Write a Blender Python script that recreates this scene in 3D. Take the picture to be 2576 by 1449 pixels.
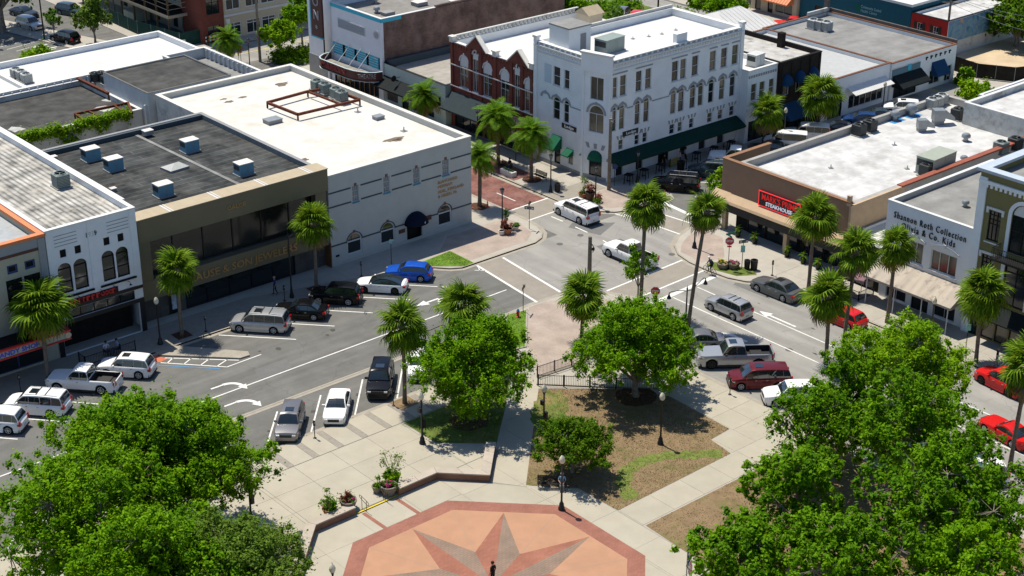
import bpy, bmesh, math, random
from math import sin, cos, pi, radians, sqrt, atan2
from mathutils import Vector, Matrix, noise
R = random.Random(7)
scene = bpy.context.scene
for o in list(bpy.data.objects): bpy.data.objects.remove(o)

# ---------------------------------------------------------------- camera, sky, sun, exposure
CH, PITCH, YAW, FPX = 62.0, radians(24.80), radians(49.5), 4051.0    # height; focal length in pixels of a 2576 px wide picture
FWD = Vector((cos(PITCH)*cos(YAW), cos(PITCH)*sin(YAW), -sin(PITCH)))
RGT = Vector((sin(YAW), -cos(YAW), 0)); UPV = RGT.cross(FWD)
cam_d = bpy.data.cameras.new('camera'); cam = bpy.data.objects.new('camera', cam_d)
scene.collection.objects.link(cam); scene.camera = cam
cam.location = (0, 0, CH); cam.rotation_euler = FWD.to_track_quat('-Z', 'Y').to_euler()
cam_d.sensor_width = 36; cam_d.lens = 36*FPX/2576; cam_d.clip_start = 1; cam_d.clip_end = 5000
SUN_EL, SUN_AZ = radians(66.5), radians(91.2)          # azimuth of the sun measured from +X towards +Y
world = bpy.data.worlds.new('World'); scene.world = world; world.use_nodes = True
wn = world.node_tree.nodes; bg = wn['Background']
sky = wn.new('ShaderNodeTexSky'); sky.sky_type = 'NISHITA'; sky.sun_disc = False
sky.sun_elevation = SUN_EL; sky.sun_rotation = pi/2 - SUN_AZ; sky.air_density = 1.0; sky.dust_density = 0.6; sky.ozone_density = 6.0
world.node_tree.links.new(sky.outputs[0], bg.inputs[0]); bg.inputs[1].default_value = 0.1
sl = bpy.data.lights.new('sun', 'SUN'); so = bpy.data.objects.new('sun', sl); scene.collection.objects.link(so)
sl.energy = 4.6; sl.angle = radians(0.53); sl.color = (1.0, 0.93, 0.80)
sd = Vector((cos(SUN_EL)*cos(SUN_AZ), cos(SUN_EL)*sin(SUN_AZ), sin(SUN_EL)))
so.rotation_euler = sd.to_track_quat('Z', 'Y').to_euler(); so.location = (60, 150, 90)
scene.view_settings.view_transform = 'Standard'; scene.view_settings.look = 'None'
scene.view_settings.gamma = 1; scene.view_settings.use_curve_mapping = False
scene.view_settings.exposure = 0.34
try:
    scene.cycles.max_bounces = 6; scene.cycles.transparent_max_bounces = 6
except Exception: pass

def G(px, py, z=0.0):
    """photo pixel (2576 wide) and a height -> point of the place"""
    d = FWD*FPX + RGT*(px-1288) - UPV*(py-724.5)
    t = (z-CH)/d.z
    return Vector((d.x*t, d.y*t, z))

# ---------------------------------------------------------------- materials
MATS = {}
def _new(name):
    m = bpy.data.materials.new(name); m.use_nodes = True
    nt = m.node_tree; b = nt.nodes['Principled BSDF']
    return m, nt, b
def mat(name, col, rough=0.7, var=0.12, scale=1.5, bump=0.0, bscale=None, metal=0.0, spec=0.4, coat=0.0, stain=0.0, stain_scale=0.25,
        stain_col=None, emit=None, estr=0.0, trans=0.0, alpha=1.0, rand=0.0, detail=6, crack=None, streak=None):
    """plain surface: base colour broken up by noise, optional large stains, optional fine relief"""
    if name in MATS: return MATS[name]
    m, nt, b = _new(name); N, Lk = nt.nodes.new, nt.links.new
    b.inputs['Roughness'].default_value = rough; b.inputs['Metallic'].default_value = metal
    b.inputs['Specular IOR Level'].default_value = spec
    if coat: b.inputs['Coat Weight'].default_value = coat; b.inputs['Coat Roughness'].default_value = 0.05
    if trans: b.inputs['Transmission Weight'].default_value = trans
    c = tuple(col)
    if rough >= .7 and metal == 0: b.inputs['Specular IOR Level'].default_value = min(spec, .1)
    if emit: b.inputs['Emission Color'].default_value = (*emit, 1); b.inputs['Emission Strength'].default_value = estr
    if var or stain or bump:
        tc = N('ShaderNodeTexCoord'); geo = N('ShaderNodeNewGeometry')
        n1 = N('ShaderNodeTexNoise'); n1.inputs['Scale'].default_value = scale; n1.inputs['Detail'].default_value = detail; n1.inputs['Roughness'].default_value = .65
        Lk(geo.outputs['Position'], n1.inputs['Vector'])
        r = N('ShaderNodeValToRGB'); r.color_ramp.elements[0].position = .3; r.color_ramp.elements[1].position = .72
        r.color_ramp.elements[0].color = (*[max(0, x*(1-var)) for x in c], 1); r.color_ramp.elements[1].color = (*[min(1, x*(1+var)) for x in c], 1)
        Lk(n1.outputs['Fac'], r.inputs['Fac']); out = r.outputs[0]
        if stain:
            n2 = N('ShaderNodeTexNoise'); n2.inputs['Scale'].default_value = stain_scale; n2.inputs['Detail'].default_value = 8; n2.inputs['Roughness'].default_value = .7
            Lk(geo.outputs['Position'], n2.inputs['Vector'])
            r2 = N('ShaderNodeValToRGB'); r2.color_ramp.elements[0].position = .52; r2.color_ramp.elements[1].position = .68
            r2.color_ramp.elements[0].color = (0, 0, 0, 1); r2.color_ramp.elements[1].color = (stain, stain, stain, 1)
            Lk(n2.outputs['Fac'], r2.inputs['Fac'])
            mx = N('ShaderNodeMix'); mx.data_type = 'RGBA'; Lk(r2.outputs[0], mx.inputs[0]); Lk(out, mx.inputs[6])
            sc = stain_col or tuple(x*.45 for x in c); mx.inputs[7].default_value = (*sc, 1); out = mx.outputs[2]
        if streak:      # long wear marks along one axis
            mp = N('ShaderNodeMapping'); mp.inputs['Scale'].default_value = streak; Lk(geo.outputs['Position'], mp.inputs[0]); n4 = N('ShaderNodeTexNoise'); n4.inputs['Scale'].default_value = 1; n4.inputs['Detail'].default_value = 7; Lk(mp.outputs[0], n4.inputs['Vector'])
            mr4 = N('ShaderNodeMapRange'); mr4.inputs[1].default_value = .3; mr4.inputs[2].default_value = .7; mr4.inputs[3].default_value = .84; mr4.inputs[4].default_value = 1.12; Lk(n4.outputs['Fac'], mr4.inputs[0]); h4 = N('ShaderNodeHueSaturation'); Lk(mr4.outputs[0], h4.inputs['Value']); Lk(out, h4.inputs['Color']); out = h4.outputs[0]
        if crack:       # thin cracks and sealed joints
            nd = N('ShaderNodeTexNoise'); nd.inputs['Scale'].default_value = .9; nd.inputs['Detail'].default_value = 5; Lk(geo.outputs['Position'], nd.inputs['Vector']); va = N('ShaderNodeVectorMath'); va.operation = 'MULTIPLY_ADD'; va.inputs[1].default_value = (1.6, 1.6, 0); Lk(nd.outputs['Color'], va.inputs[0]); Lk(geo.outputs['Position'], va.inputs[2])
            vo = N('ShaderNodeTexVoronoi'); vo.feature = 'DISTANCE_TO_EDGE'; vo.inputs['Scale'].default_value = crack; Lk(va.outputs[0], vo.inputs['Vector']); r5 = N('ShaderNodeMapRange'); r5.inputs[1].default_value = .002; r5.inputs[2].default_value = .010; r5.inputs[3].default_value = .26; r5.inputs[4].default_value = 0; Lk(vo.outputs['Distance'], r5.inputs[0])
            m5 = N('ShaderNodeMix'); m5.data_type = 'RGBA'; Lk(r5.outputs[0], m5.inputs[0]); Lk(out, m5.inputs[6]); m5.inputs[7].default_value = (*[x*.45 for x in c], 1); out = m5.outputs[2]
        if rand:
            oi = N('ShaderNodeObjectInfo'); hs = N('ShaderNodeHueSaturation'); mr = N('ShaderNodeMapRange')
            mr.inputs[3].default_value = 1-rand; mr.inputs[4].default_value = 1+rand
            Lk(oi.outputs['Random'], mr.inputs[0]); Lk(mr.outputs[0], hs.inputs['Value']); Lk(out, hs.inputs['Color']); out = hs.outputs[0]
        Lk(out, b.inputs['Base Color'])
        if bump:
            n3 = N('ShaderNodeTexNoise'); n3.inputs['Scale'].default_value = bscale or scale*8; n3.inputs['Detail'].default_value = 4
            Lk(geo.outputs['Position'], n3.inputs['Vector'])
            bp = N('ShaderNodeBump'); bp.inputs['Strength'].default_value = bump; bp.inputs['Distance'].default_value = .03
            Lk(n3.outputs['Fac'], bp.inputs['Height']); Lk(bp.outputs[0], b.inputs['Normal'])
    else:
        b.inputs['Base Color'].default_value = (*c, 1)
    MATS[name] = m; return m

def brickmat(name, c1, c2, mortar, bw=.22, bh=.07, msize=.012, rough=.85, axis='XY', rot=0.0, offset=.5, stain=0, stain_col=(.1, .1, .1), vary=.5, bump=.25):
    """courses of bricks/pavers/sheets laid along chosen world axes"""
    if name in MATS: return MATS[name]
    m, nt, b = _new(name); N, Lk = nt.nodes.new, nt.links.new
    geo = N('ShaderNodeNewGeometry'); sep = N('ShaderNodeSeparateXYZ'); cmb = N('ShaderNodeCombineXYZ'); Lk(geo.outputs['Position'], sep.inputs[0])
    Lk(sep.outputs['XYZ'.index(axis[0])], cmb.inputs[0]); Lk(sep.outputs['XYZ'.index(axis[1])], cmb.inputs[1])
    vr = N('ShaderNodeVectorRotate'); vr.rotation_type = 'Z_AXIS'; vr.inputs['Angle'].default_value = rot; Lk(cmb.outputs[0], vr.inputs[0])
    bt = N('ShaderNodeTexBrick'); Lk(vr.outputs[0], bt.inputs['Vector'])
    bt.inputs['Color1'].default_value = (*c1, 1); bt.inputs['Color2'].default_value = (*c2, 1); bt.inputs['Mortar'].default_value = (*mortar, 1)
    bt.inputs['Scale'].default_value = 1; bt.inputs['Mortar Size'].default_value = msize; bt.inputs['Brick Width'].default_value = bw; bt.inputs['Row Height'].default_value = bh
    bt.offset = offset; bt.inputs['Mortar Smooth'].default_value = .3
    n = N('ShaderNodeTexNoise'); n.inputs['Scale'].default_value = .7; n.inputs['Detail'].default_value = 8; Lk(geo.outputs['Position'], n.inputs['Vector'])
    mr = N('ShaderNodeMapRange'); mr.inputs[1].default_value = .3; mr.inputs[2].default_value = .7; mr.inputs[3].default_value = 1-vary*.4; mr.inputs[4].default_value = 1+vary*.4; Lk(n.outputs['Fac'], mr.inputs[0])
    hs = N('ShaderNodeHueSaturation'); Lk(mr.outputs[0], hs.inputs['Value']); Lk(bt.outputs['Color'], hs.inputs['Color']); out = hs.outputs[0]
    if stain:
        n2 = N('ShaderNodeTexNoise'); n2.inputs['Scale'].default_value = .3; n2.inputs['Detail'].default_value = 9; n2.inputs['Roughness'].default_value = .7; Lk(geo.outputs['Position'], n2.inputs['Vector'])
        r2 = N('ShaderNodeValToRGB'); r2.color_ramp.elements[0].position = .5; r2.color_ramp.elements[1].position = .66
        r2.color_ramp.elements[0].color = (0, 0, 0, 1); r2.color_ramp.elements[1].color = (stain,)*3+(1,); Lk(n2.outputs['Fac'], r2.inputs['Fac'])
        mx = N('ShaderNodeMix'); mx.data_type = 'RGBA'; Lk(r2.outputs[0], mx.inputs[0]); Lk(out, mx.inputs[6]); mx.inputs[7].default_value = (*stain_col, 1); out = mx.outputs[2]
    Lk(out, b.inputs['Base Color']); b.inputs['Roughness'].default_value = rough; b.inputs['Specular IOR Level'].default_value = .1
    if bump:
        bp = N('ShaderNodeBump'); bp.inputs['Strength'].default_value = bump; bp.inputs['Distance'].default_value = .01; bp.invert = True
        Lk(bt.outputs['Fac'], bp.inputs['Height']); Lk(bp.outputs[0], b.inputs['Normal'])
    MATS[name] = m; return m

def leafmat(name, c_dark, c_light, trans=.3):
    if name in MATS: return MATS[name]
    m, nt, b = _new(name); N, Lk = nt.nodes.new, nt.links.new
    at = N('ShaderNodeAttribute'); at.attribute_name = 'var'
    r = N('ShaderNodeValToRGB'); r.color_ramp.elements[0].color = (*c_dark, 1); r.color_ramp.elements[1].color = (*c_light, 1); Lk(at.outputs['Fac'], r.inputs['Fac'])
    Lk(r.outputs[0], b.inputs['Base Color']); b.inputs['Roughness'].default_value = .6; b.inputs['Specular IOR Level'].default_value = .06
    tr = N('ShaderNodeBsdfTranslucent'); hs = N('ShaderNodeHueSaturation'); hs.inputs['Value'].default_value = 1.35; hs.inputs['Hue'].default_value = .475; Lk(r.outputs[0], hs.inputs['Color']); Lk(hs.outputs[0], tr.inputs[0])
    mx = N('ShaderNodeMixShader'); mx.inputs[0].default_value = trans; Lk(b.outputs[0], mx.inputs[1]); Lk(tr.outputs[0], mx.inputs[2])
    Lk(mx.outputs[0], nt.nodes['Material Output'].inputs[0]); MATS[name] = m; return m

# ---------------------------------------------------------------- mesh builder
class MB:
    def __init__(s): s.v, s.f, s.m, s.a = [], [], [], []
    def _add(s, vs, fs, mi=0, a=None):
        n = len(s.v); s.v += [tuple(x) for x in vs]
        for f in fs: s.f.append(tuple(i+n for i in f)); s.m.append(mi)
        if a is not None: s.a += [a]*len(fs)
        return s
    def box(s, x0, y0, z0, x1, y1, z1, mi=0):
        x0, x1 = min(x0, x1), max(x0, x1); y0, y1 = min(y0, y1), max(y0, y1); z0, z1 = min(z0, z1), max(z0, z1)
        return s._add([(x0,y0,z0),(x1,y0,z0),(x1,y1,z0),(x0,y1,z0),(x0,y0,z1),(x1,y0,z1),(x1,y1,z1),(x0,y1,z1)],
               [(0,3,2,1),(4,5,6,7),(0,1,5,4),(1,2,6,5),(2,3,7,6),(3,0,4,7)], mi)
    def poly(s, pts, mi=0): return s._add(pts, [tuple(range(len(pts)))], mi)
    def prism(s, pts, z0, z1, mi=0, side=None, bottom=True):
        a = sum(pts[i][0]*pts[(i+1) % len(pts)][1]-pts[(i+1) % len(pts)][0]*pts[i][1] for i in range(len(pts)))
        if a < 0: pts = pts[::-1]
        n = len(pts); side = mi if side is None else side
        s._add([(p[0], p[1], z1) for p in pts], [tuple(range(n))], mi)
        s._add([(p[0], p[1], z0) for p in pts]+[(p[0], p[1], z1) for p in pts], [(i, (i+1) % n, n+(i+1) % n, n+i) for i in range(n)], side)
        if bottom: s._add([(p[0], p[1], z0) for p in pts], [tuple(range(n))[::-1]], side)
        return s
    def bar(s, p0, p1, w, h=None, mi=0):
        """rectangular bar from p0 to p1"""
        p0, p1 = Vector(p0), Vector(p1); d = (p1-p0); h = h or w
        if d.length < 1e-6: return s
        d.normalize(); u = d.cross(Vector((0, 0, 1)))
        if u.length < 1e-3: u = Vector((1, 0, 0))
        u.normalize(); n = u.cross(d); u = u*w/2; n = n*h/2
        vs = [p+a*u+b*n for p in (p0, p1) for a, b in ((-1,-1),(1,-1),(1,1),(-1,1))]
        return s._add(vs, [(0,1,2,3),(7,6,5,4),(0,4,5,1),(1,5,6,2),(2,6,7,3),(3,7,4,0)], mi)
    def tube(s, pts, rad, n=8, mi=0, caps=True, a=None):
        pts = [Vector(p) for p in pts]; rs = rad if isinstance(rad, (list, tuple)) else [rad]*len(pts)
        vs = []; prev = None
        for i, p in enumerate(pts):
            d = (pts[min(i+1, len(pts)-1)]-pts[max(i-1, 0)]).normalized()
            u = (prev - d*prev.dot(d)) if prev is not None else d.orthogonal()
            if u.length < 1e-5: u = d.orthogonal()
            u.normalize(); prev = u; w = d.cross(u)
            vs += [p+(u*cos(2*pi*k/n)+w*sin(2*pi*k/n))*rs[i] for k in range(n)]
        fs = [(i*n+k, i*n+(k+1) % n, (i+1)*n+(k+1) % n, (i+1)*n+k) for i in range(len(pts)-1) for k in range(n)]
        if caps: fs += [tuple(range(n))[::-1], tuple((len(pts)-1)*n+k for k in range(n))]
        return s._add(vs, fs, mi, a)
    def lathe(s, prof, c=(0, 0, 0), n=12, mi=0, axis='Z'):
        vs = []
        for r, z in prof:
            for k in range(n):
                a = 2*pi*k/n; q = (r*cos(a), r*sin(a), z)
                if axis == 'Y': q = (q[0], q[2], q[1])
                if axis == 'X': q = (q[2], q[0], q[1])
                vs.append((c[0]+q[0], c[1]+q[1], c[2]+q[2]))
        fs = [(i*n+k, i*n+(k+1) % n, (i+1)*n+(k+1) % n, (i+1)*n+k) for i in range(len(prof)-1) for k in range(n)]
        if prof[0][0] > 1e-4: fs.append(tuple(range(n))[::-1])
        if prof[-1][0] > 1e-4: fs.append(tuple((len(prof)-1)*n+k for k in range(n)))
        if axis == 'Y': fs = [f[::-1] for f in fs]
        return s._add(vs, fs, mi)
    def grid(s, rows, mi=0, close=False):
        n = len(rows[0]); vs = [p for r in rows for p in r]
        return s._add(vs, [(i*n+k, i*n+k+1, (i+1)*n+k+1, (i+1)*n+k) for i in range(len(rows)-1) for k in range(n-1)], mi)
    def obj(s, name, mats, parent=None, smooth=False, bevel=0.0, seg=1, **tags):
        me = bpy.data.meshes.new(name); org = Vector(ORG.get(parent.name, (0, 0, 0))) if parent else Vector((0, 0, 0))
        me.from_pydata([(x-org.x, y-org.y, z-org.z) for x, y, z in s.v], [], s.f)
        mats = mats if isinstance(mats, (list, tuple)) else [mats]
        for q in mats: me.materials.append(q)
        if len(mats) > 1: me.polygons.foreach_set('material_index', s.m)
        if s.a and len(s.a) == len(s.f):
            at = me.attributes.new('var', 'FLOAT', 'FACE'); at.data.foreach_set('value', s.a)
        if smooth: me.shade_smooth() if smooth is True else me.set_sharp_from_angle(angle=smooth)
        me.update()
        o = bpy.data.objects.new(name, me); scene.collection.objects.link(o)
        if parent: o.parent = parent; ORG[o.name] = org
        if bevel:
            bv = o.modifiers.new('bevel', 'BEVEL'); bv.width = bevel; bv.segments = seg; bv.limit_method = 'ANGLE'; bv.angle_limit = radians(40)
        tag(o, **tags); return o
ORG = {}
def tag(o, label=None, cat=None, group=None, kind=None):
    if label: o['label'] = label
    if cat: o['category'] = cat
    if group: o['group'] = group
    if kind: o['kind'] = kind
    return o
def thing(name, label, cat, loc=(0, 0, 0), rz=0.0, group=None):
    o = bpy.data.objects.new(name, None); scene.collection.objects.link(o); o.location = loc; o.rotation_euler = (0, 0, rz); o.empty_display_size = .2
    return tag(o, label, cat, group)
def site(name, label, cat, loc, group=None):
    """thing built in place: its parts are given in world coordinates"""
    o = thing(name, label, cat, loc, 0, group); ORG[o.name] = Vector(loc); return o
KIDS = {}
def clone(root, loc=None, rz=None, label=None, group=None, scale=None, swap=None):
    """copy of a thing with its parts and sub-parts (mesh data shared)"""
    def cp(o, par):
        c = o.copy(); scene.collection.objects.link(c)
        if par: c.parent = par
        if swap and o.type == 'MESH':
            for i, sl_ in enumerate(c.material_slots):
                if sl_.material and sl_.material.name in swap:
                    sl_.link = 'OBJECT'; sl_.material = swap[o.material_slots[i].material.name]
        for ch in kids(o): cp(ch, c)
        return c
    r = cp(root, None)
    if loc is not None: r.location = loc
    if rz is not None: r.rotation_euler = (0, 0, rz)
    if scale is not None: r.scale = (scale,)*3 if not isinstance(scale, tuple) else scale
    if label: r['label'] = label
    if group: r['group'] = group
    return r
def kids(o):
    if o.name not in KIDS: KIDS[o.name] = list(o.children)
    return KIDS[o.name]
def text_mesh(s, size, ext=.02, align='CENTER', bold=0.0, shear=0.0, space=1.0):
    cu = bpy.data.curves.new('t', 'FONT'); cu.body = s; cu.size = size; cu.extrude = ext; cu.align_x = align; cu.align_y = 'CENTER'; cu.offset = bold; cu.shear = shear; cu.space_character = space; cu.resolution_u = 2
    o = bpy.data.objects.new('t', cu); me = bpy.data.meshes.new_from_object(o)
    bpy.data.objects.remove(o); bpy.data.curves.remove(cu); return me
def text(name, s, size, pos, facing, m, parent=None, fit=None, **kw):
    """lettering on an upright face; facing: '-y', '-x' or a z-rotation; fit = width in metres"""
    me = text_mesh(s, size, **kw); me.name = name; me.materials.clear(); me.materials.append(m)
    o = bpy.data.objects.new(name, me); scene.collection.objects.link(o)
    rz = {'-y': 0.0, '-x': -pi/2}.get(facing, facing) if isinstance(facing, str) else facing
    if parent: o.parent = parent; pos = Vector(pos)-Vector(ORG.get(parent.name, (0, 0, 0)))
    o.location = pos; o.rotation_euler = (pi/2, 0, rz)
    if fit:
        xs = [v.co.x for v in me.vertices]; k = fit/(max(xs)-min(xs)); o.scale = (k, 1, 1)
    return o

# ---------------------------------------------------------------- shared palette
m_glass = mat('window_glass', (.012, .016, .018), rough=.06, var=0, spec=.8)
m_glass_warm = mat('window_glass_painted_reflection', (.10, .085, .06), rough=.12, var=.5, scale=.6, spec=.8)  # warm mottled reflections are painted into this pane colour
m_cglass = mat('car_glass', (.012, .018, .02), rough=.04, var=0, spec=.9, coat=.6)
m_black = mat('black_metal', (.012, .012, .013), rough=.45, var=0)
m_dark = mat('dark_interior', (.018, .017, .016), rough=.8, var=.3)
m_white = mat('white_paint', (.62, .62, .60), rough=.6, var=.05)
m_trim = mat('white_trim', (.58, .59, .58), rough=.6, var=.05)
m_grey = mat('grey_trim', (.25, .255, .26), rough=.7, var=.08)
m_marking = mat('road_marking', (.66, .66, .63), rough=.7, var=.14, scale=5, stain=.45, stain_scale=1.3, stain_col=(.34, .34, .33))
m_yellow = mat('yellow_paint', (.62, .48, .05), rough=.7, var=.15)
m_metal = mat('galvanised_metal', (.27, .29, .30), rough=.45, var=.12, metal=.5)
m_rust = mat('rusty_steel', (.13, .045, .028), rough=.9, var=.4, scale=3)
m_acg = mat('unit_grey_green', (.22, .27, .25), rough=.6, var=.1)
m_acd = mat('unit_dark', (.03, .035, .035), rough=.6, var=.1)
m_wood = mat('weathered_wood', (.20, .165, .125), rough=.9, var=.3, scale=3)
m_gold = mat('gold_letters', (.42, .25, .09), rough=.4, var=0, metal=.3)
# ================================================================ THE GROUND
m_ground = mat('dry_ground', (.16, .13, .09), rough=.95, var=.25, scale=.3, bump=.3, bscale=3)
m_asphalt = mat('asphalt', (.15, .148, .138), crack=.16, streak=(.06, .9, 1), rough=.9, var=.14, scale=.5, bump=.25, bscale=60, stain=.35, stain_scale=.35, stain_col=(.115, .114, .108))
m_asphalt_l = mat('worn_light_asphalt', (.27, .262, .243), crack=.2, streak=(.8, .07, 1), rough=.9, var=.10, scale=.35, bump=.2, bscale=60, stain=.35, stain_scale=.22, stain_col=(.235, .23, .215))
m_asphalt_p = mat('patch_asphalt', (.15, .15, .147), rough=.9, var=.1, scale=1)
m_xwalk = mat('crosswalk_concrete', (.27, .245, .21), rough=.9, var=.1, scale=.8, stain=.25, stain_col=(.2, .18, .155))
m_conc = mat('sidewalk_concrete', (.37, .345, .30), rough=.9, var=.09, scale=.6, bump=.1, bscale=40, stain=.3, stain_scale=.5, stain_col=(.29, .265, .225), rand=.035)
m_conc2 = mat('plaza_concrete', (.385, .355, .285), rough=.9, var=.07, scale=.5, bump=.08, bscale=40, stain=.28, stain_scale=.33, stain_col=(.31, .275, .215), rand=.035)
m_joint = mat('joint_concrete', (.27, .25, .215), rough=.95, var=.1)
m_kerb = mat('kerb_concrete', (.33, .30, .25), rough=.9, var=.12, scale=1.2, stain=.3, stain_scale=1.5)
m_band = mat('grey_paver_band', (.275, .25, .215), rough=.9, var=.15, scale=4)
m_paver = brickmat('corner_pavers', (.385, .315, .265), (.345, .28, .24), (.28, .235, .20), bw=.24, bh=.12, msize=.012, rot=pi/4, vary=.35)
m_brickroad = brickmat('brick_road', (.25, .105, .085), (.17, .07, .06), (.13, .09, .08), bw=.3, bh=.12, msize=.014, vary=.8, stain=.35, stain_col=(.30, .24, .21))
m_ringbrick = brickmat('plaza_ring_brick', (.31, .135, .098), (.265, .115, .085), (.21, .105, .08), bw=.3, bh=.14, msize=.012, vary=.3)
m_tan = mat('tan_plaza_concrete', (.405, .228, .142), rough=.85, var=.08, scale=.5, stain=.35, stain_scale=.28, stain_col=(.30, .18, .118))
m_starred = brickmat('star_red_brick', (.32, .135, .09), (.28, .115, .078), (.22, .115, .085), bw=.34, bh=.2, msize=.014, vary=.3)
m_stargrey = brickmat('star_grey_brick', (.225, .17, .13), (.27, .18, .135), (.17, .135, .105), bw=.34, bh=.2, msize=.014, vary=.3)
m_lawn = mat('lawn', (.105, .145, .032), rough=.95, var=.35, scale=1.2, bump=.6, bscale=25, stain=.85, stain_scale=.17, stain_col=(.30, .20, .105))
m_drylawn = mat('dry_lawn', (.215, .152, .088), rough=.95, var=.22, scale=1.6, bump=.6, bscale=25, stain=.8, stain_scale=.3, stain_col=(.12, .125, .04))
m_green = mat('fresh_grass', (.115, .215, .025), rough=.95, var=.3, scale=1.5, bump=.6, bscale=30, stain=.3, stain_scale=.8, stain_col=(.20, .22, .06))
m_mulch = mat('mulch', (.085, .045, .03), rough=1, var=.4, scale=4, bump=.6, bscale=20)
m_sand = mat('sand', (.50, .40, .27), rough=1, var=.15, scale=.4, bump=.4, bscale=3, stain=.3, stain_scale=.12, stain_col=(.38, .29, .19))

def sheet(name, pts, z, m, parent=None, **k):
    mb = MB(); pts = [(p[0], p[1]) for p in pts]
    a = sum(pts[i][0]*pts[(i+1) % len(pts)][1]-pts[(i+1) % len(pts)][0]*pts[i][1] for i in range(len(pts)))
    if a < 0: pts = pts[::-1]
    mb.poly([(x, y, z) for x, y in pts]); return mb.obj(name, m, parent, **k)
def off_line(pts, d):
    out = []; n = len(pts)
    for i in range(n):
        p = Vector(pts[i][:2]); a = (p-Vector(pts[i-1][:2])).normalized() if i > 0 else None; b = (Vector(pts[i+1][:2])-p).normalized() if i < n-1 else None
        a = a or b; b = b or a
        na, nb = Vector((-a.y, a.x)), Vector((-b.y, b.x)); q = (na+nb); q.normalize(); q = q/max(.4, q.dot(na))
        out.append((p.x+q.x*d, p.y+q.y*d))
    return out
def strip(mb, pts, d0, d1, z, z0=None, mi=0):
    a, b = off_line(pts, d0), off_line(pts, d1)
    for i in range(len(pts)-1):
        q = [a[i], a[i+1], b[i+1], b[i]]
        if z0 is None:
            if d1 < d0: q = q[::-1]
            mb.poly([(x, y, z) for x, y in q], mi)
        else: mb.prism(q, z0, z, mi)
    return mb
def clip(poly, win):
    """Sutherland-Hodgman: polygon poly cut by convex ccw polygon win"""
    out = list(poly)
    for i in range(len(win)):
        a, b = win[i], win[(i+1) % len(win)]; inp, out = out, []
        side = lambda p: (b[0]-a[0])*(p[1]-a[1])-(b[1]-a[1])*(p[0]-a[0])
        for k in range(len(inp)):
            p, q = inp[k], inp[(k+1) % len(inp)]; sp, sq = side(p), side(q)
            if sp >= 0: out.append(p)
            if (sp >= 0) != (sq >= 0): t = sp/(sp-sq); out.append((p[0]+(q[0]-p[0])*t, p[1]+(q[1]-p[1])*t))
        if not out: return []
    return out
def area(p): return abs(sum(p[i][0]*p[(i+1) % len(p)][1]-p[(i+1) % len(p)][0]*p[i][1] for i in range(len(p)))/2)
def slabs(parent, win, sx, sy, z0, z1, m, gap=.022, ox=0, oy=0, name='slab'):
    a = sum(win[i][0]*win[(i+1) % len(win)][1]-win[(i+1) % len(win)][0]*win[i][1] for i in range(len(win)))
    if a < 0: win = win[::-1]
    xs, ys = [p[0] for p in win], [p[1] for p in win]
    x = math.floor((min(xs)-ox)/sx)*sx+ox
    while x < max(xs):
        y = math.floor((min(ys)-oy)/sy)*sy+oy
        while y < max(ys):
            q = clip([(x+gap/2, y+gap/2), (x+sx-gap/2, y+gap/2), (x+sx-gap/2, y+sy-gap/2), (x+gap/2, y+sy-gap/2)], win)
            if len(q) > 2 and area(q) > .08:
                dz = R.uniform(-.003, .003); MB().prism(q, z0, z1+dz, bottom=False).obj(name, m, parent)
            y += sy
        x += sx
def D(*px): return [tuple(G(a, b)[:2]) for a, b in px]

sheet('ground', [(-2500, -2500), (2500, -2500), (2500, 2500), (-2500, 2500)], -.06, m_ground, kind='structure')
road = sheet('road', [(-30, -20), (330, -20), (330, 330), (-30, 330)], 0, m_asphalt, kind='structure')
sheet('street', [(87.6, 10), (106.4, 10), (106.4, 97), (87.6, 97)], .004, m_asphalt_l, kind='structure')
sheet('intersection', [(89.9, 97.4), (91.0, 108.6), (98.7, 108.6), (98.7, 113.3), (104.6, 113.3), (104.6, 108.6), (113, 108.6), (112.5, 101), (107.6, 101), (103.5, 96.99), (92.5, 96.99)], .0045, m_asphalt_l, kind='structure')
sheet('road_patch', D((1440, 560), (1548, 560), (1510, 592), (1430, 572)), .009, m_asphalt_p, road)
sheet('crosswalk', [(88.0, 108.4), (86.8, 98.0), (89.9, 98.0), (91.0, 108.4)], .006, m_xwalk, road)
sheet('crosswalk', [(98.8, 113.3), (104.6, 113.4), (104.6, 116.5), (98.8, 116.4)], .006, m_xwalk, road)
sheet('crosswalk', [(94.2, 93.0), (103.6, 93.3), (103.6, 96.3), (93.2, 95.9)], .0085, m_xwalk, road)
sheet('crosswalk', [(107.4, 108.3), (108.0, 100.9), (111.2, 101.2), (110.1, 108.2)], .0085, m_xwalk, road)
sheet('brick_street', [(98.8, 116.6), (104.6, 116.6), (104.6, 172), (98.8, 172)], .006, m_brickroad, kind='structure')
sheet('far_street', [(160, 101), (171, 101), (171, 240), (160, 240)], .006, m_asphalt_l, kind='structure')
sheet('far_street', [(20, 178.5), (200, 178.5), (200, 186.5), (20, 186.5)], .007, m_asphalt_l, kind='structure')

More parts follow.
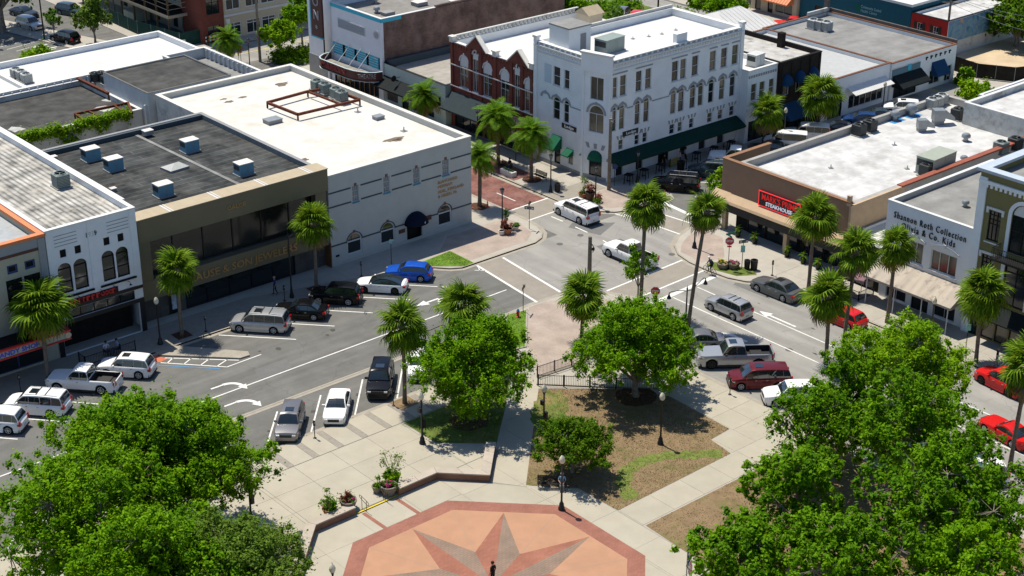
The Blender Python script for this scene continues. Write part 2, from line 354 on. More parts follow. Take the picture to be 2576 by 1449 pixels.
# ---- kerbed blocks
KERB_NW = [(-10, 111.6), (81.5, 111.6), (84.2, 110.4), (85.4, 109.0), (86.4, 108.4), (95.6, 108.4), (96.9, 108.9), (97.9, 109.9), (98.5, 111.3), (98.8, 113.3), (98.8, 176.5)]
KERB_NE = [(104.6, 172), (104.6, 114.2), (105.0, 112.2), (105.9, 110.3), (107.0, 109.1), (108.6, 108.4), (113.4, 108.0), (114.2, 108.3), (114.7, 109.1), (116.6, 112.5), (159, 112.5)]
KERB_E = [(240, 101.4), (113, 101.4), (109.8, 101.2), (107.4, 100.5), (105.4, 99.2), (104.1, 97.4), (103.6, 95.4), (103.5, 93), (103.7, 90.6), (104.4, 88.9), (106.2, 87.0), (106.2, -10)]
KERB_S = [(87.8, -10), (87.8, 82.6), (92.6, 84.3), (94.1, 85.6), (94.3, 86.6), (94.3, 91.2), (93.9, 93.6), (92.9, 95.6), (91.2, 97.2), (89.3, 97.9), (86.1, 98.1), (83.4, 97.9), *D((1262, 800), (1268, 868)), (76.2, 91.6), (-10, 91.6)]
def block(name, kerb, extra, m=m_conc):
    MB().prism(kerb+extra, -.05, .12, side=0, bottom=False).obj(name, m, kind='structure')
    k = MB(); strip(k, kerb, 0, -.16, .126, -.03); k.obj('kerb', m_kerb, kind='structure')
    k = MB(); strip(k, kerb, .0, .42, .0115); k.obj('gutter', m_kerb, kind='structure')
def orient(k, extra):
    p = k+extra; a = sum(p[i][0]*p[(i+1) % len(p)][1]-p[(i+1) % len(p)][0]*p[i][1] for i in range(len(p)))
    return (k, extra) if a < 0 else (k[::-1], extra[::-1])
for nm, k, e in (('pavement', KERB_NW, [(-10, 176.5)]), ('pavement', KERB_NE, [(159, 172)]), ('pavement', KERB_E, [(240, -10)]), ('park_ground', KERB_S, [(-10, -10)])):
    k2, e2 = orient(k, e); block(nm, k2, e2)
# beyond the far streets
MB().prism([(20, 187), (104, 187), (104, 196), (98, 260), (20, 260)], -.05, .05, bottom=False).obj('parking_ground', m_asphalt, kind='structure')
MB().prism([(100.5, 187), (159, 187), (159, 260), (100.5, 260)], -.05, .12, bottom=False).obj('pavement', m_conc, kind='structure')
MB().prism([(171.5, 101), (320, 101), (320, 260), (171.5, 260)], -.05, .08, bottom=False).obj('pavement', m_conc, kind='structure')
sheet('sand_lot', D((2385, 165), (2470, 75), (2576, 95), (2700, 150), (2700, 260), (2560, 205), (2455, 195), (2395, 178)), .10, m_sand, kind='structure')
sheet('verge', D((1440, 10), (1560, 0), (1800, 62), (1790, 75), (1640, 55), (1480, 75)), .13, m_lawn, kind='structure')

# ---- traffic island by the parking bays
isl = [(55.7, 111.55), (57.6, 111.55), (61.75, 106.6), (61.5, 105.95), (60.6, 106.0), (55.9, 110.7)]
MB().prism(isl, -.02, .13, bottom=False).obj('traffic_island', m_kerb, kind='structure', bevel=.03)

# ---- painted markings
def line(p0, p1, w=.13, m=m_marking, name='lane_line', z=.0135):
    p0, p1 = Vector(p0[:2]), Vector(p1[:2]); d = (p1-p0).normalized(); n = Vector((-d.y, d.x))*w/2
    sheet(name, [p0+n, p1+n, p1-n, p0-n], z, m, road)
line((20, 101.1), (86.5, 102.05), .14)
for x in (82.7, 78.5, 74.3, 70.2, 66.2): line((x, 106.05), (x-4.6, 111.1), .13, name='bay_line')
for x in (48.8, 44.7, 40.6, 36.5, 32.4): line((x, 105.6), (x-4.6, 110.9), .13, name='bay_line')
for i in range(9): line((70.4-4.12*i, 96.4), (66.5-4.12*i, 92.0), .13, name='bay_line')
strip_mb = MB(); strip(strip_mb, [(20, 97.4), (75.5, 97.5)], -.28, .28, .011); strip_mb.obj('gutter_strip', m_kerb, road)
line((20, 97.46), (75, 97.56), .05, m_asphalt, 'gutter_joint', .0145)
# hatching beside the island
HX = [(56.0, 109.9), (60.2, 105.75), (62.1, 105.75)]
line((54.7, 109.6), (58.4, 105.6), .12, mat('blue_marking', (.08, .25, .48), var=.15), 'bay_line')
line((55.2, 109.75), (59.0, 105.5), .12, name='hatch_line'); line((59.0, 105.5), (62.4, 105.6), .12, name='hatch_line'); line((55.9, 110.3), (60.4, 105.9), .12, name='hatch_line')
for t in (.1, .35, .6, .85): line((55.2+3.8*t, 109.75-4.25*t), (55.9+4.4*t+.1, 110.3-4.3*t), .12, name='hatch_line')
sheet('tactile_paving', [(54.6, 111.3), (55.4, 111.5), (56.0, 110.0), (55.2, 109.85)], .013, mat('red_tactile', (.50, .16, .09), var=.15), road)
# crosswalks, stop bars, dashes
for a, b in ((((1200, 668)), (1355, 763)), ((1265, 648), (1410, 735))): line(G(*a), G(*b), .26, name='crosswalk_line')
for a, b in (((93.3, 95.9), (103.6, 96.3)), ((94.3, 93.0), (103.6, 93.3)), ((98.9, 113.3), (104.5, 113.4)), ((98.9, 116.5), (104.5, 116.6)), ((107.4, 108.2), (108.0, 100.9)), ((110.1, 108.1), (111.0, 101.3))): line(a, b, .2, name='crosswalk_line')
line((94.4, 91.3), (103.4, 91.7), .5, name='stop_bar'); line((112.8, 108.0), (112.4, 103.2), .5, name='stop_bar')
line((96.9, 91.0), (96.9, 20), .13); line((100.2, 91.1), (100.2, 20), .13)
for a, b in (((1387, 545), (1416, 557)), ((1447, 571), (1478, 585)), ((1517, 605), (1530, 613)), ((1547, 538), (1572, 545))): line(G(*a), G(*b), .16, name='dash')
line((101.4, 121.2), (101.4, 118.2), .13, name='dash')
for x in (107.9, 111.6, 115.7, 119.8, 123.9, 128): line((x+10, 107.6), (x+6.3, 111.9), .13, name='bay_line')
line((119, 105.4), (160, 105.4), .13, m_yellow)
for a, b in (((1194, 680), (1220, 681)), ((1203, 672), (1207, 681)), ((1218, 846), (1255, 818)), ((1230, 832), (1256, 831)), ((1245, 845), (1258, 844))): line(G(*a), G(*b), .1, name='hatch_line')
line((172, 101), (172, 101.2), .1); line((165.3, 240), (165.3, 112), .14, m_yellow); line((165.7, 240), (165.7, 112), .14, m_yellow); line((30, 182.4), (159, 182.4), .14, m_yellow)
def arrow(pos, ang, kind, s=1.0):
    """lane arrow: stem along local +x"""
    M = Matrix.Translation((pos[0], pos[1], 0)) @ Matrix.Rotation(ang, 4, 'Z')
    def put(pts):
        q = [M @ Vector((x*s, y*s, 0)) for x, y in pts]; sheet('lane_arrow', [(p.x, p.y) for p in q], .0140, m_marking, road)
    def head(x, y, a, l=1.2, w=1.0):
        put([(x+l*cos(a), y+l*sin(a)), (x-.5*w*sin(a), y+.5*w*cos(a)), (x+.5*w*sin(a), y-.5*w*cos(a))])
    if 'S' in kind: put([(-1.8, -.11), (1.2, -.11), (1.2, .11), (-1.8, .11)]); head(1.2, 0, 0)
    if 'L' in kind or 'R' in kind:
        sg = 1 if 'L' in kind else -1; pts0, pts1 = [], []
        for i in range(9):
            a = i/8*radians(85); r0, r1 = 1.22, 1.64
            pts0.append((-1.0+r0*sin(a), sg*(1.43-r0*cos(a)))); pts1.append((-1.0+r1*sin(a), sg*(1.43-r1*cos(a))))
        for i in range(8): put([pts0[i], pts0[i+1], pts1[i+1], pts1[i]])
        if 'S' not in kind: put([(-2.4, -.12), (-.98, -.12), (-.98, .12), (-2.4, .12)])
        head(.42, sg*1.32, sg*radians(88), 1.0, 1.0)
arrow(G(1100, 752), pi, 'SL'); arrow((57.9, 103.0), 0, 'R', .8); arrow((57.2, 99.8), 0, 'R', .8)
arrow(G(1962, 805), pi/2, 'S'); arrow((95.3, 83.0), pi/2, 'L', 1.0)
for dx in (0, 3): line((86.5+dx, 196+1.2*dx), (91.5+dx, 199), .12)
for i in range(7): line((84.5+.6*i, 206.2-1.6*i), (89.2+.3*i, 207-1.55*i), .12, name='bay_line', z=.06); 
for i in range(5): line((88.2+.5*i, 203.2-1.9*i), (90.3+.5*i, 203.3-1.9*i), .3, name='wheel_stop', z=.065)
sheet('verge_path', [(92.4, 197), (98, 197), (90, 222), (86.5, 222)], .13, m_conc, road)

# ---- oil marks, covers and patches on the carriageway
m_oil = mat('oil_mark', (.075, .073, .068), rough=.7, var=.3, scale=4); m_cover = mat('iron_cover', (.10, .095, .09), rough=.6, var=.2, scale=8)
rg1 = random.Random(21)
def blob(name, x, y, r, m, z, sx=1.0, sy=1.0): sheet(name, [(x+r*sx*rg1.uniform(.6, 1.15)*cos(a*pi/7), y+r*sy*rg1.uniform(.6, 1.15)*sin(a*pi/7)) for a in range(14)], z, m, road)
for i in range(46):
    k = i % 3
    if k == 0: blob('oil_mark', rg1.uniform(42, 84), rg1.uniform(104.5, 109), rg1.uniform(.08, .3), m_oil, .0125)
    elif k == 1: blob('oil_mark', rg1.uniform(50, 74), rg1.uniform(92.5, 96), rg1.uniform(.08, .3), m_oil, .0125)
    else: blob('oil_mark', rg1.uniform(94.8, 105), rg1.uniform(60, 92), rg1.uniform(.06, .22), m_oil, .0125, .6, 1.6)
for px, py in ((1460, 592), (1408, 614), (1690, 640), (1130, 790), (860, 880), (1985, 880)):
    q = G(px, py); sheet('manhole_cover', [(q.x+.33*cos(a*pi/8), q.y+.33*sin(a*pi/8)) for a in range(16)], .0128, m_cover, road)
for pts_ in (((640, 930), (720, 902), (735, 925), (652, 955)), ((1860, 700), (1950, 735), (1935, 752), (1845, 716)), ((1500, 620), (1560, 600), (1585, 612), (1520, 634))): sheet('road_patch', D(*pts_), .0105, m_asphalt_p, road)
# ---- park surfaces
sheet('paver_corner', [*D((1331, 776), (1372, 762)), (88.5, 97.0), (91.6, 95.2), (92.8, 91.2), (90.6, 87.6), (82.6, 86.6), (77.4, 87.3), *D((1327, 870))], .126, m_paver, kind='structure')
sheet('paver_corner', [(85.4, 111.3), (87.2, 109.2), (95.3, 109.3), (97.0, 110.6), (97.6, 113), (97.4, 115), (90, 115.2)], .126, m_paver, kind='structure')
sheet('paver_corner', [(105.6, 113.8), (107.0, 110.4), (108.9, 109.3), (113, 109), (114.8, 112.5), (110.6, 114.4)], .126, m_paver, kind='structure')
sheet('paver_corner', [(104.7, 97.6), (104.5, 94.5), (107, 94), (110.4, 97.4), (110.2, 100.2), (108, 99.8), (106.2, 98.9)], .126, m_paver, kind='structure')
gs = D((1276, 796), (1290, 792), (1326, 782), (1323, 876), (1288, 884), (1274, 862)); sheet('lawn', gs, .135, m_green, kind='structure')
kb = MB(); strip(kb, [gs[2], gs[3], gs[4]], -.08, .08, .2, .1); kb.obj('kerb', m_kerb, kind='structure')
sheet('lawn', D((1056, 664), (1132, 634), (1192, 664), (1168, 673), (1085, 673)), .135, m_green, kind='structure')
sheet('lawn', [(104.1, 92.4), (104.4, 93.9), (105.3, 94.0), (107.0, 90.4), (106.2, 89.2), (104.6, 90.3)], .135, m_lawn, kind='structure')
sheet('lawn', [(91.4, 92.8), (93.6, 92.6), (93.9, 86.4), (90.5, 85.3), (90.2, 88.4)], .136, m_green, kind='structure')
sheet('lawn', [(112.0, 110.6), (113.6, 108.6), (115.8, 112.3), (114.4, 112.6)], .137, m_lawn, kind='structure')
lawnR = D(*[(1288+x/3, 966+y/3) for x, y in ((200, 45), (105, 775), (500, 800), (800, 965), (1650, 535), (1500, 430), (1640, 350), (1180, 100), (830, 50))])
sheet('lawn', lawnR, .135, m_drylawn, kind='structure')
arc = MB(); m_arcgrass = mat('regrown_grass', (.135, .175, .04), rough=.95, var=.35, scale=2.5, bump=.6, bscale=30, stain=.5, stain_scale=.9, stain_col=(.26, .20, .09))
def lerp_(a, b, t): return a+(b-a)*t
pa = [(70.1, 69.0), (71.0, 70.8), (72.6, 72.0), (74.5, 72.2), (76.6, 71.4), (78.8, 69.8), (79.8, 69.0)]
ap, rgl = [], random.Random(3)
for i in range(len(pa)-1):
    for k in range(9): ap.append((lerp_(pa[i][0], pa[i+1][0], k/9), lerp_(pa[i][1], pa[i+1][1], k/9)))
ao, ai = off_line(ap, 1), off_line(ap, -1)
def mixp(a, b, t): return (a[0]+(b[0]-a[0])*t, a[1]+(b[1]-a[1])*t)
e0 = [mixp(ap[i], ao[i], rgl.uniform(.35, .75)) for i in range(len(ap))]; e1 = [mixp(ap[i], ai[i], rgl.uniform(.35, .75)) for i in range(len(ap))]
for i in range(len(ap)-1): arc.poly([(*q, .139) for q in (e1[i], e1[i+1], e0[i+1], e0[i])])
arc.obj('lawn', m_arcgrass, kind='structure')
rgl = random.Random(4); sheet('lawn', [(74.4+cos(k*pi/18)*2.6*rgl.uniform(.75, 1.05)-sin(k*pi/18)*1.0, 82.5+cos(k*pi/18)*2.3*rgl.uniform(.8, 1.05)+sin(k*pi/18)*1.1*rgl.uniform(.7, 1.1)) for k in range(36)], .1385, m_lawn, kind='structure')
sheet('lawn', [(64.4, 88.3), (64.4, 84.3), (67.8, 81.2), (71.8, 84.9), (75.2, 88.3)], .135, m_lawn, kind='structure')
sheet('lawn', [(68.5, 65.9), (87, 65.9), (87, 40), (68.3, 40), (68.3, 62.1)], .135, m_drylawn, kind='structure')
sheet('lawn', [(10, 86.5), (44.5, 86.5), (46.9, 84.2), (47.4, 70), (10, 70)], .135, m_lawn, kind='structure')
# mulch rings
for c, r in (((68.4, 85.2), 1.6), ((81.1, 79.7), 1.7)):
    sheet('mulch', [(c[0]+r*cos(a*pi/8)*R.uniform(.85, 1.1), c[1]+r*sin(a*pi/8)*R.uniform(.85, 1.1)) for a in range(16)], .142, m_mulch, kind='structure')
# upper plaza of concrete slabs, with the lip towards the pavement
plaza = sheet('plaza_paving', [(47.6, 88.3), (64.2, 88.3), (64.2, 83.9), (67.3, 80.6), (63.9, 77.6), (61.2, 80.3), (50.6, 80.3), (47.6, 77.2)], .16, m_joint, kind='structure')
slabs(plaza, [(50.62, 88.3), (64.2, 88.3), (64.2, 80.35), (50.62, 80.35)], 3.3, 2.66, .1, .185, m_conc2, ox=47.6, oy=80.3)
slabs(plaza, [(47.6, 88.3), (50.6, 88.3), (50.6, 80.3), (47.6, 77.3)], 3.3, 2.66, .1, .185, m_conc2, ox=47.6, oy=80.3)
slabs(plaza, [(64.22, 80.37), (64.22, 83.8), (67.2, 80.7), (66.85, 80.37)], 3.3, 2.66, .1, .185, m_conc2, ox=47.6, oy=80.3)
slabs(plaza, [(61.35, 80.33), (66.8, 80.33), (63.9, 77.75)], 3.3, 2.66, .1, .185, m_conc2, ox=47.6, oy=80.3)
slabs(plaza, [(10, 91.4), (10, 88.4), (47.5, 88.4), (47.5, 91.4)], 2.25, 3, .1, .165, m_conc2, ox=44.2, oy=88.4)
walk = sheet('walk_paving', [(47.6, 91.4), (76, 91.4), (76, 88.4), (47.6, 88.4)], .13, m_joint, kind='structure')
for i in range(12):
    x = 47.62+2.25*i
    q = clip([(x, 88.42), (x+1.7, 88.42), (x+1.7, 91.42), (x, 91.42)], [(47.6, 88.4), (75.9, 88.4), (75.9, 91.42), (47.6, 91.42)])
    if q: MB().prism(q, .1, .15, bottom=False).obj('slab', m_conc2, walk)
    q = clip([(x+1.72, 88.42), (x+2.23, 88.42), (x+2.23, 91.42), (x+1.72, 91.42)], [(47.6, 88.4), (75.9, 88.4), (75.9, 91.42), (47.6, 91.42)])
    if q: MB().prism(q, .1, .15, bottom=False).obj('paver_band', m_band, walk)
# lower plaza round the star
low = sheet('plaza_paving', [(40, 80.2), (57, 80.2), (68, 80.6), (76.2, 88), (77.6, 86.6), (65.5, 74.9), (68.3, 72.4), (68.35, 60), (40, 55)], .124, m_joint, kind='structure')
oc = Vector((55.9, 67.4))
def octo(ap): return [(oc.x+ap/cos(pi/8)*cos(pi/8+k*pi/4), oc.y+ap/cos(pi/8)*sin(pi/8+k*pi/4)) for k in range(8)]
slabs(low, [(45.5, 80.1), (61.3, 80.1), (61.3, 56), (45.5, 56)], 4.1, 2.72, .1, .134, m_conc2, ox=45.5, oy=80.1-2.72*8)
slabs(low, [(61.32, 80.1), (65.6, 74.95), (65.6, 56), (61.32, 56)], 4.1, 4.3, .1, .134, m_conc2, ox=61.32, oy=60)
slabs(low, [(65.62, 74.8), (68.25, 72.5), (68.25, 56), (65.62, 56)], 4.1, 4.3, .1, .134, m_conc2, ox=61.32, oy=60)
slabs(low, [(63.95, 77.3), (65.6, 74.95), (77.55, 86.6), (76.2, 88.1)], 4.2, 3.9, .1, .134, m_conc2, ox=61.32, oy=60)
slabs(low, [(68.3, 68.4), (68.3, 66.05), (87.0, 66.05), (87.0, 68.6), (80.3, 68.6)], 3.1, 2.6, .1, .134, m_conc2, ox=68.4, oy=66.02)
slabs(low, [(80.5, 71.0), (80.4, 68.7), (87.6, 68.7), (87.6, 71.0)], 2.3, 2.3, .1, .134, m_conc2, ox=80.7, oy=68.7)
slabs(low, [(83.0, 71.02), (87.6, 71.02), (87.6, 78), (83.2, 78)], 2.3, 2.3, .1, .134, m_conc2, ox=80.7, oy=68.7)
slabs(low, [(83.2, 78.05), (87.6, 78.05), (87.6, 82), (83.6, 82)], 2.3, 2.3, .1, .134, m_conc2, ox=80.7, oy=68.7)
starp = sheet('star_plaza', octo(9.95), .1385, m_ringbrick, kind='structure')
tan = sheet('tan_floor', octo(8.75), .1430, m_tan, starp)
for k in range(8):
    a = k*pi/4; tip = oc+Vector((cos(a), sin(a)))*8.65
    for sgn, mm, nm in ((1, m_starred, 'red_star_half'), (-1, m_stargrey, 'grey_star_half')):
        b = a+sgn*pi/8; inn = oc+Vector((cos(b), sin(b)))*3.95
        sheet(nm, [oc, tip, inn], .1475, mm, starp)
    jt = oc+Vector((cos(a+pi/8), sin(a+pi/8)))*3.95; je = oc+Vector((cos(a+pi/8), sin(a+pi/8)))*9.4
    d = (je-jt).normalized(); n = Vector((-d.y, d.x))*.012
    sheet('joint', [jt+n, je+n, je-n, jt-n], .1470, m_joint, starp)
for x in (54.5, 57.4): line((x, 79.9), (x+.05, 77.3), .3, m_ringbrick, 'brick_band', .1400)
line((54.1, 80.12), (57.8, 80.14), .14, m_yellow, 'step_edge', .200)
line((54.1, 80.05), (57.8, 80.07), .02, m_joint, 'step_edge', .150)

# ---- pavement slabs along the shops
pv = sheet('walk_paving', [(30, 111.8), (84, 111.8), (84, 115.9), (30, 115.9)], .1235, m_joint, kind='structure')
slabs(pv, [(30, 111.8), (81.2, 111.8), (84.3, 110.9), (85.2, 111.2), (89.8, 115.3), (89.8, 115.9), (30, 115.9)], 2.6, 2.05, .1, .132, m_conc, ox=30, oy=111.8)
pv2 = sheet('walk_paving', [(106.4, 30), (110.9, 30), (110.9, 88), (106.4, 88)], .1235, m_joint, kind='structure')
slabs(pv2, [(106.4, 40), (110.9, 40), (110.9, 93.5), (107.2, 93.5), (106.9, 87.3), (106.4, 86.8)], 2.25, 2.4, .1, .132, m_conc, ox=106.4, oy=40)
pv3 = sheet('walk_paving', [(104.8, 114.5), (111, 114.5), (111, 165), (104.8, 165)], .1235, m_joint, kind='structure')
slabs(pv3, [(104.8, 117.5), (110.6, 117.5), (110.6, 160), (104.8, 160)], 2.9, 2.6, .1, .132, m_conc, ox=104.8, oy=117.5)
sheet('paver_corner', [(104.9, 122.5), (107.7, 122.5), (107.7, 150), (104.9, 150)], .1365, m_brickroad, kind='structure')
slabs(pv3, [(115, 112.8), (158, 112.8), (158, 115.2), (113, 115.2)], 2.4, 1.3, .1, .132, m_conc, ox=113, oy=112.75)
# ================================================================ BUILDINGS
class Face:
    """one upright face of a building: u along the edge, z up, d inwards"""
    def __init__(s, a, b):
        s.a = Vector((a[0], a[1])); s.e = (Vector((b[0], b[1]))-s.a); s.L = s.e.length; s.e.normalize(); s.n = Vector((s.e.y, -s.e.x))
    def pt(s, u, z, d=0.0): q = s.a+s.e*u-s.n*d; return (q.x, q.y, z)
    def U(s, w):
        return (w-s.a.x)/s.e.x if abs(s.e.x) > .99 else ((w-s.a.y)/s.e.y if abs(s.e.y) > .99 else w)
    @property
    def rz(s): return atan2(s.e.y, s.e.x)
def fbox(mb, F, u0, z0, u1, z1, d0, d1, mi=0):
    """box on a face between depths d0 and d1 (negative = proud of the wall)"""
    u0, u1 = min(u0, u1), max(u0, u1)
    vs = [F.pt(u, z, d) for d in (d0, d1) for u, z in ((u0, z0), (u1, z0), (u1, z1), (u0, z1))]
    return mb._add(vs, [(0,1,2,3),(7,6,5,4),(0,4,5,1),(1,5,6,2),(2,6,7,3),(3,7,4,0)], mi)
def wall(b, F, z0, z1, openings, m, depth=.2, name='wall', arch_n=10):
    mb = MB(); us = sorted({0, F.L, *[o[0] for o in openings], *[o[2] for o in openings]}); zs = sorted({z0, z1, *[o[1] for o in openings], *[o[3] for o in openings]})
    for i in range(len(us)-1):
        for k in range(len(zs)-1):
            uc, zc = (us[i]+us[i+1])/2, (zs[k]+zs[k+1])/2
            if any(o[0] < uc < o[2] and o[1] < zc < o[3] for o in openings): continue
            mb.poly([F.pt(us[i], zs[k]), F.pt(us[i+1], zs[k]), F.pt(us[i+1], zs[k+1]), F.pt(us[i], zs[k+1])])
    for o in openings:
        u0, a0, u1, a1 = o[:4]; arch = o[4].get('arch', 0) if len(o) > 4 else 0
        zt = a1-arch
        mb.poly([F.pt(u0, a0), F.pt(u0, zt), F.pt(u0, zt, depth), F.pt(u0, a0, depth)]); mb.poly([F.pt(u1, a0), F.pt(u1, a0, depth), F.pt(u1, zt, depth), F.pt(u1, zt)])
        mb.poly([F.pt(u0, a0), F.pt(u0, a0, depth), F.pt(u1, a0, depth), F.pt(u1, a0)])
        if not arch: mb.poly([F.pt(u0, a1), F.pt(u1, a1), F.pt(u1, a1, depth), F.pt(u0, a1, depth)])
        else:
            um, r = (u0+u1)/2, (u1-u0)/2
            ar = [(um-r*cos(pi*t/arch_n), zt+arch*sin(pi*t/arch_n)) for t in range(arch_n+1)]; h = arch_n//2
            mb.poly([F.pt(u0, a1)]+[F.pt(*q) for q in ar[:h+1]]); mb.poly([F.pt(u1, a1)]+[F.pt(*q) for q in ar[h:][::-1]])
            for t in range(arch_n): mb.poly([F.pt(*ar[t]), F.pt(*ar[t+1]), F.pt(*ar[t+1], depth), F.pt(*ar[t], depth)])
    return mb.obj(name, m, b)
def window(b, F, u0, z0, u1, z1, arch=0, fm=None, pm=None, mull=0, trans=(), fw=.06, d=.1, name='window', sill=None):
    fm = fm or m_trim; pm = pm or m_glass; mb = MB(); zt = z1-arch; N = 10
    fbox(mb, F, u0, z0, u0+fw, zt, d-.03, d+.05); fbox(mb, F, u1-fw, z0, u1, zt, d-.03, d+.05); fbox(mb, F, u0+fw, z0, u1-fw, z0+fw, d-.03, d+.05)
    um, r = (u0+u1)/2, (u1-u0)/2
    if arch:
        fbox(mb, F, u0+fw, zt-fw/2, u1-fw, zt+fw/2, d-.03, d+.05)
        for t in range(N):
            q = [(um-rr*cos(pi*tt/N), zt+(arch*rr/r)*sin(pi*tt/N)) for tt in (t, t+1) for rr in (r, r-fw)]
            mb._add([F.pt(*x, dd) for dd in (d-.03, d+.05) for x in q], [(0, 2, 3, 1), (0, 4, 6, 2), (1, 3, 7, 5)])
    else: fbox(mb, F, u0+fw, z1-fw, u1-fw, z1, d-.03, d+.05)
    for k in range(mull):
        u = u0+(u1-u0)*(k+1)/(mull+1); fbox(mb, F, u-fw*.3, z0+fw, u+fw*.3, zt-fw/2 if arch else z1-fw, d-.02, d+.04)
    for t in trans: z = z0+(zt-z0)*t; fbox(mb, F, u0+fw, z-fw*.35, u1-fw, z+fw*.35, d-.025, d+.045)
    if sill: fbox(mb, F, u0-.08, z0-.1, u1+.08, z0-.003, -.09, .03)
    w = mb.obj(name, fm, b)
    p = MB(); pts = [F.pt(u0+.01, z0+.01, d+.06), F.pt(u1-.01, z0+.01, d+.06)]
    if arch: pts += [F.pt(um+r*cos(pi*t/N), zt+arch*sin(pi*t/N), d+.06) for t in range(N+1)]
    else: pts += [F.pt(u1-.01, z1-.01, d+.06), F.pt(u0+.01, z1-.01, d+.06)]
    p.poly(pts).obj('pane', pm, w); return w
def shell(b, pts, h, roofz, wm, rm, cm=None, t=.25, opens=None, cop=.09, base=-.05, over=.05, blind=()):
    """walls (with real openings), roof and coped parapet over a ccw footprint; opens[i] = openings of edge i in world coords"""
    n = len(pts); fs = [Face(pts[i], pts[(i+1) % n]) for i in range(n)]; opens = opens or {}
    wms = wm if isinstance(wm, dict) else {}
    for i, F in enumerate(fs):
        ops = []
        for o in opens.get(i, []):
            a, c = sorted((F.U(o[0]), F.U(o[2]))); ops.append((a, o[1], c, o[3], *o[4:]))
        wall(b, F, base, h, ops, wms.get(i, wms.get('*')) if wms else wm)
        for o in ops:
            k = dict(o[4]) if len(o) > 4 else {}
            if k.pop('open', None): continue
            window(b, F, *o[:4], **k)
    cl = [Vector(p) for p in pts]
    def inset(d):
        out = []
        for i in range(n):
            na, nb = fs[i-1].n, fs[i].n; q = (na+nb).normalized(); out.append(cl[i]-q*d/max(.3, q.dot(na)))
        return out
    inn, o0, i0 = inset(t), inset(-over), inset(t+over)
    mb = MB()
    for i in range(n):
        k = (i+1) % n; mb.poly([(*inn[k], roofz), (*inn[i], roofz), (*inn[i], h), (*inn[k], h)])
    mb.obj('parapet', wms.get('p', wms.get('*')) if wms else wm, b)
    MB().poly([(*p, roofz) for p in inn]).obj('roof', rm, b)
    if cm:
        mb = MB()
        for i in range(n):
            k = (i+1) % n; mb.prism([o0[i], o0[k], i0[k], i0[i]], h-.004, h+cop)
        mb.obj('coping', cm, b)
    return fs
def rect(x0, y0, x1, y1): return [(x0, y0), (x1, y0), (x1, y1), (x0, y1)]     # edge 0 faces -y, 1 +x, 2 +y, 3 -x
def awning(b, F, u0, u1, zt, zb, out, m, name='awning', drop=.18, d0=-.02):
    u0, u1 = sorted((u0, u1)); mb = MB()
    T = [F.pt(u0, zt, d0), F.pt(u1, zt, d0)]; Bm = [F.pt(u0, zb, d0-out), F.pt(u1, zb, d0-out)]; V = [F.pt(u0, zb-drop, d0-out), F.pt(u1, zb-drop, d0-out)]; W = [F.pt(u0, zb-drop, d0), F.pt(u1, zb-drop, d0)]
    mb.poly([T[0], Bm[0], Bm[1], T[1]]); mb.poly([Bm[0], V[0], V[1], Bm[1]]); mb.poly([T[0], W[0], V[0], Bm[0]]); mb.poly([T[1], Bm[1], V[1], W[1]]); mb.poly([T[0], T[1], W[1], W[0]])
    for t in (.02, .98):
        u = u0+(u1-u0)*t; mb.bar(F.pt(u, zb-drop, d0), F.pt(u, zb-drop, d0-out), .04)
    return mb.obj(name, m, b)
def dome_awning(b, F, uc, w, z0, hgt, out, m, name='awning'):
    """quarter-round hood over a door"""
    mb = MB(); rows = []
    for i in range(7):
        ph = i/6*pi/2; rows.append([F.pt(uc-w/2*cos(pi*k/10), z0+hgt*sin(pi*k/10)*cos(ph) if 0 else z0+hgt*sin(pi*k/10)*cos(ph), -.02-out*sin(ph)*max(.25, sin(pi*k/10))**.5) for k in range(11)])
    mb.grid(rows); mb.poly([F.pt(uc-w/2*cos(pi*k/10), z0-.02, -.02-out*max(.25, sin(pi*k/10))**.5) for k in range(11)]+[F.pt(uc+w/2, z0-.02, 0), F.pt(uc-w/2, z0-.02, 0)])
    return mb.obj(name, m, b)
def plaque(b, F, u0, z0, u1, z1, m, name='plaque', d=.05):
    mb = MB(); fbox(mb, F, u0, z0, u1, z1, -d, .0); return mb.obj(name, m, b, bevel=.01)

# ---- roof surfaces
m_roofwhite = brickmat('white_membrane_roof', (.59, .575, .535), (.57, .555, .515), (.49, .47, .425), bw=14, bh=2.4, msize=.025, axis='XY', vary=.16, stain=.4, stain_col=(.42, .36, .27), bump=.1)
m_roofwhite2 = mat('bright_membrane_roof', (.56, .555, .54), rough=.8, var=.05, scale=.4, stain=.35, stain_scale=.22, stain_col=(.45, .44, .41))
m_roofdirty = brickmat('patchy_white_roof', (.52, .52, .51), (.50, .50, .49), (.42, .42, .405), bw=12, bh=2.0, msize=.025, vary=.45, stain=.75, stain_col=(.31, .305, .29), bump=.1)
m_felt = brickmat('dark_roof_felt', (.047, .05, .05), (.034, .037, .037), (.085, .087, .084), bw=7, bh=.9, msize=.05, vary=1.4, stain=.5, stain_col=(.11, .108, .10), bump=.15)
m_felt2 = brickmat('grey_roof_felt', (.07, .07, .066), (.052, .052, .05), (.045, .045, .043), bw=4.5, bh=1.1, msize=.03, vary=.9, stain=.3, stain_col=(.13, .128, .12), bump=.15)
m_felt3 = mat('weathered_grey_roof', (.235, .235, .228), rough=.9, var=.18, scale=.5, stain=.7, stain_scale=.18, stain_col=(.12, .12, .115), streak=(.12, .6, 1))
m_streak = brickmat('streaked_white_roof', (.40, .39, .36), (.34, .33, .305), (.19, .185, .17), bw=60, bh=.5, msize=.13, axis='YX', vary=1.4, stain=.75, stain_col=(.50, .47, .41), bump=.2)
m_patchroof = mat('peeling_roof', (.42, .41, .39), rough=.9, var=.2, scale=1, stain=1, stain_scale=.42, stain_col=(.035, .03, .028))
